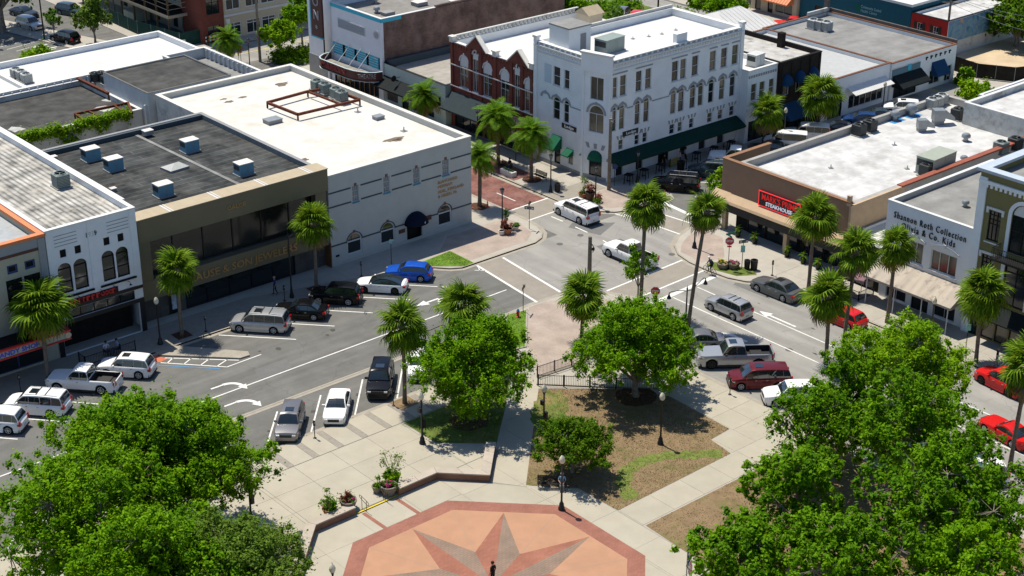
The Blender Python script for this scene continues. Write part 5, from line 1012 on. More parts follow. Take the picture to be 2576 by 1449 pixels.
E5 = site('red_wing', 'terracotta wing at the corner of the cream block above the theatre trees', 'building', (126, 192, 0)); shell(E5, rect(123.45, EY-.3, 130, 200), 12, 11.5, m_terracotta, m_felt3, m_trim, opens={0: [(124.3, z, 125.8, z+2.4, dict(fm=m_black, mull=1)) for z in (.2, 4.0, 7.8)]})
E6 = site('balcony_wing', 'pale rendered wing with deep balconies and dark openings behind green site fence', 'building', (110, 206, 0)); fs = shell(E6, rect(107.5, 194.45, 109.85, 222), 13, 12.5, m_cream, m_felt3, m_trim, opens={3: [(y, z, y-1.5, z+2.2, dict(fm=m_trim, pm=m_glass)) for y in (196.8, 199.4, 204.5, 210, 214) for z in (.3, 4.1, 7.8)]})
bz = site('steel_balcony', 'unfinished tan steel balcony with dark decks on slender posts over the blue pavement', 'balcony', (105, 200, 0))
for z in (3.5, 7.2): MB().box(103.6, 193.2, z, 107.5, 222, z+.12).obj('deck', m_dark, bz); k_ = MB(); strip(k_, [(107.5, 193.1), (103.5, 193.1), (103.5, 222)], -.08, .08, z+.25, z-.15); k_.obj('edge_beam', m_tanflash, bz)
for y in (193.4, 196.6, 199.8, 203.2, 206.8, 211, 215, 219): mb = MB(); mb.box(103.62, y, .0, 103.85, y+.2, 11); mb.obj('post', mat('brown_post', (.13, .085, .045), var=.15), bz)
for z in (4.5, 5.2, 8.2, 8.9): mb = MB(); mb.bar((103.7, 193.3, z), (103.7, 222, z), .06); mb.bar((103.7, 193.3, z), (107.4, 193.3, z), .06); mb.obj('guard_cable', m_tanflash, bz)
sheet('paint_deck', [(102.6, 190.4), (107.4, 190.4), (107.4, 209), (102.6, 209)], .135, mat('blue_grey_slab', (.10, .17, .2), var=.12), kind='structure')
MB().box(104.5, 205, .1, 107, 208.5, 1.5).obj('plywood_stack', mat('pale_ply', (.6, .56, .42), var=.05), label='pale timber hoarding box standing on the blue slab under the steel balcony', cat='box')
awg = MB(); awg.prism([(104.5, 209.5), (107.4, 209.5), (107.4, 214), (104.5, 214)], 3.0, 3.1); awg.obj('turquoise_canopy', mat('turquoise_canopy', (.06, .42, .38), var=.05), label='turquoise canvas canopy at the end of the pale balcony wing', cat='canopy')
# ================================================================ TREES AND PLANTS
import numpy as np
m_bark = mat('grey_bark', (.21, .18, .15), rough=.95, var=.35, scale=3, bump=.6, bscale=12)
m_palmbark = mat('palm_trunk', (.17, .135, .105), rough=.95, var=.3, scale=4, bump=.7, bscale=14)
L_oak = leafmat('oak_leaves', (.028, .12, .002), (.20, .39, .004))
L_oak2 = leafmat('deep_green_leaves', (.024, .105, .002), (.165, .335, .005))
L_lime = leafmat('bright_leaves', (.06, .18, .002), (.245, .42, .006))
L_olive = leafmat('olive_leaves', (.06, .13, .012), (.165, .265, .03))
L_holly = leafmat('glossy_leaves', (.022, .085, .003), (.12, .225, .005))
L_bush = leafmat('shrub_leaves', (.05, .13, .012), (.13, .25, .03))
L_palm = leafmat('palm_green', (.045, .115, .003), (.18, .275, .016), .25)
L_palmy = leafmat('palm_yellow', (.12, .13, .012), (.23, .19, .03), .2)
L_date = leafmat('date_palm_green', (.05, .14, .005), (.16, .30, .014), .25)
L_pink = leafmat('pink_petals', (.45, .02, .16), (.65, .08, .3), .3)
L_yel = leafmat('yellow_petals', (.6, .5, .03), (.7, .62, .08), .3)
L_moss = leafmat('hanging_moss', (.10, .11, .07), (.2, .21, .14), .2)
L_vine = leafmat('vine_leaves', (.08, .21, .004), (.23, .38, .01))

def leafcloud(name, centers, radii, per, size, m, parent=None, seed=0, flat=1.15, up=.7, jit=.55, long=1.5, org=(0, 0, 0), **tags):
    """many small leaves gathered in clumps; one mesh"""
    rg = np.random.default_rng(seed); C = np.repeat(np.asarray(centers, float), per, axis=0); Rr = np.repeat(np.asarray(radii, float), per)
    n = len(C); d = rg.normal(size=(n, 3)); d /= np.linalg.norm(d, axis=1)[:, None]; rr = Rr*np.abs(rg.normal(size=n))*.62
    P = C+d*rr[:, None]*np.array([1, 1, flat])
    nrm = d*.7+rg.normal(size=(n, 3))*jit+np.array([0, 0, up]); nrm /= np.linalg.norm(nrm, axis=1)[:, None]
    t = np.cross(nrm, rg.normal(size=(n, 3))); t /= np.linalg.norm(t, axis=1)[:, None]+1e-9; b_ = np.cross(nrm, t)
    s = size*rg.uniform(.45, 1.5, n)[:, None]
    V = np.stack([P-t*s*long*.5, P-b_*s*.42+nrm*s*.1, P+t*s*long*.5, P+b_*s*.42+nrm*s*.1], 1).reshape(-1, 3)-np.array(org)
    me = bpy.data.meshes.new(name); me.vertices.add(4*n); me.vertices.foreach_set('co', V.ravel().astype(np.float32))
    me.loops.add(4*n); me.loops.foreach_set('vertex_index', np.arange(4*n, dtype=np.int32)); me.polygons.add(n); me.polygons.foreach_set('loop_start', np.arange(0, 4*n, 4, dtype=np.int32))
    me.polygons.foreach_set('loop_total', np.full(n, 4, dtype=np.int32)) if hasattr(me.polygons[0], 'loop_total') and False else None
    cv = np.repeat(rg.random(len(centers)), per)*.5+rg.random(n)*.5
    at = me.attributes.new('var', 'FLOAT', 'FACE'); at.data.foreach_set('value', cv.astype(np.float32)); me.materials.append(m); me.update(); me.validate()
    o = bpy.data.objects.new(name, me); scene.collection.objects.link(o)
    if parent: o.parent = parent
    tag(o, **tags); return o
def tree(label, loc, h, r, m, seed=1, clumps=260, per=85, leaf=.2, cr=.75, base=.35, lobes=7, trunk=.22, name='shade_tree', group=None, flat=.7, bare=0, cat='tree', up=.8, top=1.0, lean=(0, 0)):
    """broadleaf tree: tapered trunk with limbs, crown of leaf clumps round several lobes"""
    rg = random.Random(seed); t = thing(name, label, cat, loc, 0, group); mb = MB(); zb = h*base
    cz = zb+(h-zb)*.45; lob = [(Vector((0, 0, cz)), r*.62)]
    for k in range(lobes):
        a = 2*pi*k/lobes+rg.uniform(-.3, .3); q = rg.uniform(.45, .68); lob.append((Vector((cos(a)*r*q+lean[0], sin(a)*r*q+lean[1], cz+(h-cz)*rg.uniform(-.35, .35))), r*rg.uniform(.32, .46)))
    for k in range(max(2, lobes//2)):
        a = rg.uniform(0, 2*pi); q = rg.uniform(.05, .35); lob.append((Vector((cos(a)*r*q, sin(a)*r*q, h-r*.36*top*rg.uniform(.75, 1.1))), r*rg.uniform(.3, .42)))
    mb.tube([(0, 0, -.1), (rg.uniform(-.1, .1), rg.uniform(-.1, .1), zb*.5), (0, 0, zb)], [trunk*1.35, trunk, trunk*.85], 9)
    cen, rad = [], []
    for li, (c, lr) in enumerate(lob):
        mid = Vector((c.x*.45, c.y*.45, zb+(c.z-zb)*.55)); mb.tube([(0, 0, zb*.9), mid, c], [trunk*.6, trunk*.36, trunk*.16], 6)
        k = max(4, int(clumps*lr*lr/sum(x[1]**2 for x in lob)))
        for i in range(k):
            d = Vector((rg.gauss(0, 1), rg.gauss(0, 1), rg.gauss(.25, 1))).normalized(); rr = lr*(rg.random()**.28); out_ = rg.random() < .14; rr = lr*rg.uniform(1.05, 1.32) if out_ else rr
            p = c+Vector((d.x*rr, d.y*rr, d.z*rr*flat)); cen.append(p); rad.append(cr*(rg.uniform(.4, .6) if out_ else rg.uniform(.5, 1.1)))
            if i % 3 == 0: mb.tube([c, c.lerp(p, .6)+Vector((0, 0, -.1)), p], [trunk*.13, trunk*.08, .012], 4, caps=False)
    mb.obj('trunk', m_bark, t)
    leafcloud('crown', cen, rad, per, leaf, m, t, seed, up=up); return t

def P(px, py, z=0): q = G(px, py, 0); return (q.x, q.y, z)
# ---- trees standing in the park
tree('round green tree on the lawn left of the paved corner, crown hiding a white car', (68.9, 85.4, .13), 8.6, 5.1, L_oak, 11, 720, 130, .125, .6, .16, 9, .2)
tree('round green tree shading the dry lawn behind the black railing', (81.1, 79.7, .13), 8.6, 5.4, L_oak, 12, 820, 130, .125, .6, .16, 10, .24)
tree('low dense clipped tree over the bench beside the star plaza', (69.4, 74.4, .13), 4.7, 3.1, L_holly, 13, 320, 120, .115, .48, .14, 8, .14, flat=.65)
tree('huge spreading oak over the parking bays opposite the candy shop', (41.0, 87.0, .13), 11.2, 7.2, L_oak, 14, 1050, 130, .135, .66, .2, 12, .42, 'live_oak')
tree('spreading oak overhanging the corner of the parking bays, drooping edge by the plaza lamp', (44.9, 85.6, .13), 9.8, 5.2, L_oak, 15, 640, 130, .135, .62, .2, 10, .36, 'live_oak')
tree('low olive green oak beside the star plaza, left of the brick seat wall', (40.2, 73.6, .13), 8.6, 5.6, L_olive, 16, 680, 130, .125, .62, .2, 9, .32, 'live_oak')
tree('broad oak half cut off by the left frame edge below the parked cars', (34.8, 82.4, .13), 11.0, 6.4, L_oak, 17, 680, 125, .14, .64, .2, 9, .34, 'live_oak')
tree('leafy oak filling the lower left corner of the park', (36.6, 75.8, .13), 10.0, 5.6, L_oak, 26, 560, 125, .14, .64, .2, 9, .3, 'live_oak')
def crown_at(label, px, py, zc, h, r, m, seed, clumps, per, leaf, cr, **k): q = G(px, py, zc); tree(label, (q.x, q.y, .13), h, r, m, seed, clumps, per, leaf, cr, .28, 9, .25, **k)
crown_at('feathery bright green roadside tree in front of the cream awning', 2285, 905, 7.6, 11.2, 4.9, L_lime, 18, 600, 125, .12, .58, top=1.2)
crown_at('tall green tree with pale limbs between street and park walk', 2290, 1050, 8.0, 11.6, 5.6, L_oak2, 19, 430, 115, .15, .52)
crown_at('open branched tree with broad leaf tufts by the concrete path', 2010, 1235, 6.4, 9.4, 4.4, L_oak2, 20, 280, 110, .165, .48)
crown_at('open branched tree with broad leaf tufts in the dry lawn corner by the flag', 1865, 1395, 5.6, 8.2, 4.2, L_oak2, 21, 290, 110, .165, .48)
crown_at('large dark leaved tree filling the park corner below the white parked van', 2400, 1250, 7.4, 11.2, 5.6, L_oak2, 22, 440, 115, .155, .52)
crown_at('leafy tree at the lower right corner over the path', 2440, 1430, 6.4, 9.4, 5.2, L_oak, 23, 340, 115, .155, .52)
crown_at('broad tree with pale twigs between path and the dark leaved tree', 2140, 1400, 6.2, 9.2, 4.8, L_oak2, 27, 330, 115, .155, .5)
crown_at('airy tree crowding the palm trunks and the rear of the white crossover', 2125, 985, 6.0, 8.8, 3.6, L_oak2, 28, 260, 110, .14, .54)
crown_at('loose green tree next to the palm trunks beside the dark red minivan', 2050, 1060, 5.6, 8.4, 3.7, L_oak2, 24, 220, 110, .14, .54)
tree('slender young street tree with thin crown in front of the white pickup', (93.0, 91.6, .13), 5.8, 1.7, L_oak2, 25, 80, 60, .12, .36, .35, 5, .07, flat=1.15)
# ---- trees further off
tree('small grey green tree beyond the white roofed hall', P(240, 112, .05), 6.8, 2.9, L_olive, 31, 120, 60, .24, .6, .25, 6, .14)
tree('young round tree on the kerb beside the black car', P(139, 104, .05), 4.6, 1.4, L_bush, 32, 40, 50, .2, .42, .4, 5, .07)
tree('dark moss hung oak at the top left corner', P(8, 78, .05), 11, 6.5, L_holly, 33, 260, 60, .32, .85, .3, 8, .4, 'live_oak')
tree('bright tree beside the turquoise canopy', P(288, 34, .05), 7, 2.8, L_lime, 34, 90, 55, .26, .6, .3, 6, .12)
tree('rounded multi stemmed tree between the theatre and cream block', P(706, 152, .12), 5.4, 2.9, L_lime, 35, 150, 60, .22, .55, .3, 7, .12)
tree('taller tree beside the theatre tower', P(762, 122, .12), 7.6, 2.7, L_oak, 36, 130, 60, .24, .58, .3, 6, .13)
tree('dense dark tree behind the brick party wall of the theatre', P(1418, 104, .08), 6.6, 5.0, L_oak2, 37, 300, 60, .3, .75, .15, 8, .2)
tree('tall roadside tree beyond the hotel roof', P(1806, 78, .08), 6.6, 4.4, L_oak, 38, 230, 60, .3, .7, .35, 7, .22)
for i, (px, py, hh, rr, lb) in enumerate(((2555, 118, 7, 5, 'dark trees massed behind the sand lot, at the mural end'), (2505, 72, 6.5, 4.5, 'dark tree behind the red house roof'), (2625, 135, 8, 5.5, 'dark tree at the right end of the sand lot'))):
    tree(lb, P(px, py, .05), hh, rr, L_holly, 40+i, 220, 60, .34, .85, .2, 8, .3)
# ---- shrubs
def bush(label, loc, r, h, m, seed, per=70, leaf=.16, n=26, name='shrub', cr=.42, cat='shrub', group=None):
    rg = random.Random(seed); t = thing(name, label, cat, loc, 0, group); cen = []
    for i in range(n):
        d = Vector((rg.gauss(0, 1), rg.gauss(0, 1), abs(rg.gauss(0, 1)))).normalized()*rg.random()**.4; cen.append((d.x*r, d.y*r, max(.12, d.z*h)))
    mb = MB(); [mb.tube([(0, 0, 0), (c[0]*.5, c[1]*.5, c[2]*.7), c], [.03, .02, .01], 4) for c in cen[:10]]; mb.obj('stems', m_bark, t)
    leafcloud('foliage', cen, [cr]*n, per, leaf, m, t, seed); return t
bush('low dark hedge in the corner bed beside the theatre', P(732, 150, .12), 3.0, 1.4, L_holly, 51, n=60, leaf=.22, cr=.6)
bush('clipped hedge behind the low hedge by the theatre', P(778, 140, .12), 2.2, 1.2, L_holly, 52, n=36, leaf=.22, cr=.6)
bush('bright bush beyond the hall roof edge by the car park', P(92, 150, .05), 2.6, 1.8, L_lime, 53, n=40, leaf=.25, cr=.6)
bush('spiky bush behind the hotel parapet', P(1535, 66, .08), 3.2, 2.6, L_bush, 54, n=50, leaf=.28, cr=.6)
bush('shrub with dark leaves by the sand lot fence', P(2430, 214, .12), 1.6, 2.2, L_oak2, 55, n=24, leaf=.25)
bush('feathery grass clump at the road end past the blue fronted shop', P(2452, 240, .12), 2.6, 1.9, L_lime, 56, n=40, leaf=.28, cr=.55)
bush('low bright planting behind the steakhouse corner parapet', (121.0, 107.2, .02), 1.9, 2.1, L_lime, 57, n=30, leaf=.2)
for i, (px, py, rr, lb) in enumerate(((1500, 26, 3, 'roadside hedge near the red hatchback'), (1690, 50, 3.4, 'low hedge along the far verge behind the hotel'), (1575, 20, 2.5, 'small roadside shrub above the parked cars'))): bush(lb, P(px, py, .13), rr, 1.0, L_oak2, 60+i, n=40, leaf=.26, cr=.6)
# ---- vine along the wall of the rear building
vt = site('climbing_vine', 'bright green vine trailing along the stained wall of the rear building', 'vine', (66, 150, 6))
cen, rg = [], random.Random(5)
for i in range(260):
    x = 57.6+17*(i/260)**.9; w = 1.35-(i/260)*.75; hang = max(.12, .5+1.3*noise.noise((x*.55, 3.3, 0))); cen.append((x+rg.uniform(-.3, .3), 150.0+rg.uniform(-.35, .15), 7.35-rg.random()**1.3*3.6*w*hang+rg.uniform(0, .35)))
leafcloud('foliage', cen, [.5]*len(cen), 70, .16, L_vine, vt, 5, org=(66, 150, 6)); mb = MB(); mb.tube([(57.8, 150.05, .2), (59, 150.0, 5), (64, 150.05, 6.8), (75, 150.05, 7.2)], .05, 6); mb.obj('stem', m_bark, vt)
v2 = site('climbing_vine', 'vine hanging over the corner of the white party wall in a ragged clump', 'vine', (58, 146, 11))
cen = [(57.6+rg.uniform(-.5, .6), 147.5+rg.uniform(-1.1, 1.1), 10.9+rg.uniform(-3.4, .9)) for i in range(60)]; leafcloud('foliage', cen, [.4]*60, 60, .17, L_vine, v2, 6, org=(58, 146, 11)); mb = MB(); mb.tube([(57.5, 149, 7), (57.6, 148, 11.5)], .05, 6); mb.obj('stem', m_bark, v2)
for i, (y, lb) in enumerate(((141.5, 'small vine tuft on the party wall nearest the old wall'), (137.2, 'vine tuft on the party wall beside the first roof unit'), (132.5, 'round vine tuft on the party wall, middle of the roof'), (128.5, 'low vine tuft on the party wall near the white shop'))):
    vv = site('climbing_vine', lb, 'vine', (57.9, y, 10)); cen = [(57.85+rg.uniform(-.2, .35), y+rg.uniform(-1.3, 1.3), 10.2+rg.uniform(-.7, .5)) for k in range(16)]; leafcloud('foliage', cen, [.3]*16, 50, .15, L_vine, vv, 70+i, org=(57.9, y, 10)); mb = MB(); mb.tube([(57.8, y, 9.3), (57.9, y, 10.3)], .03, 5); mb.obj('stem', m_bark, vv)

# ---- palms
def frond_mesh(name, m, kind, seed, L=1.0):
    rg = random.Random(seed); mb = MB()
    if kind == 'fan':
        pet = .75*L
        mb.tube([(0, 0, 0), (pet*.5, 0, .05), (pet, 0, .02)], [.022, .016, .012], 4, a=.4)
        n = 21
        for k in range(n):
            a = radians(-118+236*k/(n-1)); ln = L*(.98-.30*abs(a)/2.06)*rg.uniform(.9, 1.08); w = .052*L; va = rg.random()
            pts = []
            for s_, dr in ((.03, 0), (.45, -.02), (.8, -.16), (1.0, -.42)):
                r_ = ln*s_*(1-.12*max(0, s_-.6)); pts.append(Vector((pet+r_*cos(a)*1.0, r_*sin(a), .04+ln*dr*rg.uniform(.8, 1.25)+.10*abs(sin(a))*s_)))
            side = Vector((-sin(a), cos(a), .0)); ws = (.35, 1, .7, .08)
            for i in range(3): mb._add([pts[i]-side*w*ws[i], pts[i]+side*w*ws[i], pts[i+1]+side*w*ws[i+1], pts[i+1]-side*w*ws[i+1]], [(0, 1, 2, 3)], 0, va)
    else:
        n = 40; pts = []
        for k in range(n+1):
            s_ = k/n; pts.append(Vector((L*s_*(1-.2*s_*s_), 0, L*(.42*s_-.85*s_*s_))))
        mb.tube(pts[::3], [.03*(1-.06*i) for i in range(len(pts[::3]))], 4, a=.5)
        for k in range(3, n):
            s_ = k/n; ln = L*.25*sin(pi*min(1, s_*.86+.16))**.6*rg.uniform(.85, 1.12); tan_ = (pts[k+1]-pts[k]).normalized()
            for sg in (-1, 1):
                d = (tan_*.62+Vector((0, sg*.78, .22))).normalized(); va = rg.random(); p0 = pts[k]; p1 = p0+d*ln*.6; p2 = p0+d*ln+Vector((0, 0, -.22*ln)); w = tan_*.0095*L
                mb._add([p0-w*.5, p0+w*.5, p1+w, p1-w], [(0, 1, 2, 3)], 0, va); mb._add([p1-w, p1+w, p2+w*.1, p2-w*.1], [(0, 1, 2, 3)], 0, va)
    o = mb.obj(name, m); me = o.data; bpy.data.objects.remove(o); return me
FAN = [frond_mesh('fan_frond', L_palm, 'fan', 80+i) for i in range(3)]; FANY = [frond_mesh('fan_frond', L_palmy, 'fan', 90)]; FAND = [frond_mesh('fan_frond', leafmat('dead_frond', (.14, .09, .045), (.24, .16, .08), .1), 'fan', 91)]
PIN = [frond_mesh('feather_frond', L_date, 'pin', 95+i) for i in range(2)]; PINY = [frond_mesh('feather_frond', L_palmy, 'pin', 98)]
def palm(label, base, top, r=1.65, kind='fan', n=52, seed=0, name='sabal_palm', tr=.165, dead=.12):
    """base: ground point, top: crown centre; fronds are separate parts"""
    rg = random.Random(seed); base, top = Vector(base), Vector(top); t = thing(name, label, 'palm tree', base); d = top-base
    mid = d*.5+Vector((d.x*-.12+rg.uniform(-.1, .1), d.y*-.12+rg.uniform(-.1, .1), 0)); mb = MB(); pts = [Vector((0, 0, -.05))]
    for k in range(1, 11):
        s_ = k/10; pts.append((mid*2*s_*(1-s_)*1.0+d*s_*s_) if s_ < 1 else d)
    mb.tube(pts, [tr*(1.25 if k == 0 else 1.0+.1*(k % 2)-.012*k) for k in range(11)], 9); mb.obj('trunk', m_palmbark, t, smooth=True)
    if kind == 'fan':
        mb = MB(); mb.lathe([(tr*.8, -.55), (tr*1.7, -.2), (tr*1.5, .1), (0, .35)], d, 9); mb.obj('boot', m_palmbark, t)
    else:
        mb = MB(); mb.lathe([(tr*.9, -.8), (tr*2.0, -.35), (tr*1.6, .1), (0, .35)], d, 9); mb.obj('boot', mat('date_boot', (.25, .13, .05), var=.4, scale=6), t)
    ga = pi*(3-sqrt(5))
    for i in range(n):
        s_ = (i+.5)/n; el = radians(84)-radians(150 if kind == 'fan' else 122)*s_**.92; az = i*ga+rg.uniform(-.2, .2); low = s_ > 1-dead
        me = rg.choice((FAND if low and rg.random() < .45 else FANY if low else FAN) if kind == 'fan' else (PINY if low and kind == 'pin' else PIN)); o = bpy.data.objects.new('frond', me); scene.collection.objects.link(o); o.parent = t
        k = r/1.2*rg.uniform(.88, 1.1) if kind == 'fan' else r*rg.uniform(.88, 1.08)
        o.location = d+Vector((0, 0, .05-.25*s_)); o.rotation_euler = (Matrix.Rotation(az, 3, 'Z') @ Matrix.Rotation(-el, 3, 'Y') @ Matrix.Rotation(rg.uniform(-.6, .6), 3, 'X')).to_euler(); k *= rg.uniform(.8, 1.08); o.scale = (k, k, k*rg.uniform(.7, 1.5))
    return t
def pix_palm(label, bx, by, cx_, cy_, h, r=1.62, **k):
    b_ = G(bx, by, .12); palm(label, b_, G(cx_, cy_, h), r, **k)
def along(bx, by, cx_, cy_, h, **k): pass
PALMS = [('sabal palm on the pavement before the 1939 shop, beside the black lamp post', 458, 846, 445, 682, 6.2, 1.6), ('sabal palm in front of the jewellers sign, near the alley', 796, 730, 788, 565, 6.4, 1.68), ('broad sabal palm growing by the candy shop canopy', 123, 966, 104, 775, 6.0, 2.1),
         ('sabal palm in a mulch square between parking bays and plaza', 1018, 1015, 1012, 822, 6.8, 1.72), ('ragged sabal palm rising behind the round tree, left of the paved corner', 1180, 1000, 1167, 772, 5.6, 1.85), ('sabal palm on the paved corner in front of the utility pole', 1463, 850, 1466, 748, 4.3, 1.75),
         ('tall leaning palm beside the slender street tree at the crossing', 1611, 783, 1625, 515, 10.1, 1.65), ('tallest curved palm behind the twin arm street lamp', 1731, 823, 1778, 535, 10.6, 1.5), ('palm on the pavement by the grey saloon and steakhouse sign', 2034, 726, 2052, 550, 7.0, 1.75), ('tall bent palm in front of the pale umbrellas', 2119, 890, 2155, 634, 9.3, 1.75),
         ('palm growing at the park edge in front of the red car', 2077, 913, 2085, 748, 6.0, 1.75), ('palm standing before the cream awning left end', 2231, 812, 2253, 622, 7.4, 1.5), ('palm on the pavement at the olive building corner', 2455, 911, 2472, 738, 6.3, 1.85), ('curved palm trunk at the right frame edge beside the red sports car', 2540, 1180, 2588, 925, 9.0, 1.9),
         ('sabal palm on the far pavement before the white annexe', 1920, 357, 1932, 285, 4.6, 1.65), ('sabal palm on the far pavement before the black brick shop', 2058, 318, 2066, 240, 5.4, 2.05)]
for i, (lb, bx, by, cx_, cy_, h, r) in enumerate(PALMS):
    b_ = G(bx, by, .12); c_ = G(cx_, cy_, h); c_ = b_.lerp(Vector((c_.x, c_.y, h)), 1); palm(lb, b_, c_, r, seed=100+i, n=38+(i*7) % 15, dead=.08+.07*(i % 3))
PD = [('feathery date palm by the beige office corner between two traffic cones', (97.5, 119.3), 5.3, 2.35), ('feathery date palm beside the bench on the hotel plaza', (106.6, 121.6), 5.0, 2.7), ('feathery date palm over the parked bicycles before the brick building', (107.0, 127.6), 5.2, 2.9), ('feathery date palm in front of the pale green shop', (105.8, 139.2), 5.0, 2.7), ('bushy date palm by the far stop sign', (102.9, 177.0), 3.8, 2.6)]
for i, (lb, p_, h, r) in enumerate(PD): palm(lb, (*p_, .12), (p_[0]+R.uniform(-.2, .2), p_[1]+R.uniform(-.2, .2), h), r, 'pin', 64, 130+i, 'date_palm', .2, .14)
for i, (x, y, lb) in enumerate(((97.3, 119.3, 'o'), (106.6, 121.5, 'h'), (107, 127.6, 'b'))): sheet('mulch', [(x+1.1*cos(a*pi/5), y+1.1*sin(a*pi/5)) for a in range(10)], .1395, m_mulch, kind='structure')
for (bx, by) in ((458, 846), (796, 730)): q = G(bx, by); sheet('mulch', [(q.x-.7, q.y-.7), (q.x+.7, q.y-.7), (q.x+.7, q.y+.7), (q.x-.7, q.y+.7)], .139, m_mulch, kind='structure')
q = G(1018, 1018); sheet('mulch', [(q.x-.9, q.y-.8), (q.x+.9, q.y-.8), (q.x+.9, q.y+.8), (q.x-.9, q.y+.8)], .158, m_drylawn, kind='structure')

# ---- grass and leaf litter lying on the lawns
def litter(label, poly, n, m, size, seed, z=.14, name='grass'):
    rg = random.Random(seed); xs = [q[0] for q in poly]; ys = [q[1] for q in poly]; pts = []
    def inside(x, y):
        c = False
        for i in range(len(poly)):
            (x0, y0), (x1, y1) = poly[i][:2], poly[i-1][:2]
            if (y0 > y) != (y1 > y) and x < (x1-x0)*(y-y0)/(y1-y0)+x0: c = not c
        return c
    while len(pts) < n:
        x, y = rg.uniform(min(xs), max(xs)), rg.uniform(min(ys), max(ys))
        if inside(x, y) and noise.noise((x*.45+seed, y*.45, 0)) > -.25+rg.uniform(-.35, .35): pts.append((x, y, z+.01))
    leafcloud(name, pts, [.03]*n, 3, size, m, None, seed, flat=.6, up=.9, jit=.8, long=2.2, label=label, cat='grass' if name == 'grass' else 'leaves', kind='stuff')
L_dry = leafmat('dry_grass_blades', (.20, .15, .06), (.36, .27, .13), .2); L_grs = leafmat('grass_blades', (.09, .17, .02), (.19, .26, .05), .2); L_lit = leafmat('leaf_litter', (.10, .05, .025), (.26, .15, .08), .1)
litter('dry grass blades on the lawn beneath the round tree', lawnR, 7000, L_dry, .03, 1); litter('green grass blades on the dry lawn', lawnR, 5000, L_grs, .03, 2); litter('brown fallen leaves on the dry lawn', lawnR, 900, L_lit, .045, 3, name='leaf_litter')
litter('grass blades on the lawn left of the walk', [(64.5, 88.2), (64.5, 84.4), (67.8, 81.4), (71.7, 84.9), (75.0, 88.2)], 5000, L_grs, .03, 4); litter('dry blades on the corner lawn below the path', [(68.5, 65.9), (80, 65.9), (80, 50), (68.3, 50)], 4000, L_dry, .035, 5)
litter('grass blades on the small lawn by the hydrant', gs, 1500, L_grs, .03, 6); litter('grass blades on the office corner lawn', D((1060, 664), (1132, 636), (1188, 664), (1168, 672), (1085, 672)), 1500, L_grs, .03, 7)
# ================================================================ VEHICLES
PAINT = {}
def paint(name, col, metal=0.0):
    if name not in PAINT: PAINT[name] = mat('paint_'+name, col, rough=.3, var=0, metal=metal, spec=.25, coat=.35)
    return PAINT[name]
m_tyre = mat('tyre_rubber', (.012, .012, .012), rough=.85, var=0); m_rim = mat('alloy_rim', (.62, .62, .63), rough=.4, var=0, metal=.15); m_rimd = mat('dark_rim', (.05, .05, .05), rough=.4, var=0, metal=.5)
m_plastic = mat('black_plastic', (.018, .018, .019), rough=.6, var=0); m_tail = mat('tail_light', (.42, .01, .012), rough=.2, var=0, coat=.5); m_head = mat('head_light', (.55, .57, .6), rough=.12, var=0, metal=.3, coat=.5); m_chrome = mat('chrome', (.6, .6, .6), rough=.15, var=0, metal=1); m_plate = mat('number_plate', (.55, .55, .5), rough=.5, var=0)
def lerp(a, b, t): return a+(b-a)*t
# side profiles: L, W, H, belt height, hood height; x from front (+) to rear (-) as fractions of L: windscreen base/top, rear top/base
CARS = dict(
 sedan=dict(L=4.75, W=1.84, H=1.44, belt=.92, hood=.90, rear=.98, a=.20, c=.03, d=-.22, b=-.375, wf=.31, wr=-.285, wr_=.33, cut=(-.02, -.17)),
 fastback=dict(L=4.7, W=1.85, H=1.43, belt=.9, hood=.86, rear=.98, a=.235, c=.02, d=-.17, b=-.43, wf=.315, wr=-.295, wr_=.335, cut=(-.03, -.2)),
 hatch=dict(L=4.4, W=1.82, H=1.48, belt=.95, hood=.92, rear=1.0, a=.22, c=.05, d=-.36, b=-.455, wf=.30, wr=-.29, wr_=.325, cut=(-.02, -.22)),
 suv=dict(L=4.65, W=1.88, H=1.70, belt=1.05, hood=1.03, rear=1.05, a=.225, c=.10, d=-.40, b=-.475, wf=.30, wr=-.285, wr_=.365, cut=(.0, -.2, -.36)),
 bigsuv=dict(L=5.35, W=2.02, H=1.92, belt=1.18, hood=1.16, rear=1.18, a=.235, c=.14, d=-.455, b=-.485, wf=.315, wr=-.28, wr_=.40, cut=(.03, -.14, -.3)),
 minivan=dict(L=5.1, W=1.99, H=1.74, belt=1.03, hood=.98, rear=1.05, a=.30, c=.15, d=-.43, b=-.48, wf=.32, wr=-.275, wr_=.345, cut=(.06, -.12, -.3)),
 van=dict(L=4.9, W=1.9, H=1.95, belt=1.15, hood=1.1, rear=1.15, a=.31, c=.19, d=-.485, b=-.495, wf=.33, wr=-.28, wr_=.34, cut=(.06,)),
 coupe=dict(L=4.75, W=1.92, H=1.34, belt=.90, hood=.92, rear=1.0, a=.16, c=.01, d=-.17, b=-.36, wf=.305, wr=-.285, wr_=.35, cut=(-.13,)),
 pickup=dict(L=5.95, W=2.03, H=1.94, belt=1.16, hood=1.16, rear=1.16, a=.19, c=.10, d=-.10, b=-.12, wf=.325, wr=-.29, wr_=.41, cut=(.0,)),
 heavy=dict(L=6.3, W=2.05, H=2.03, belt=1.25, hood=1.27, rear=1.25, a=.19, c=.11, d=-.105, b=-.125, wf=.325, wr=-.29, wr_=.44, cut=(.0,)))
WHEELS = {}
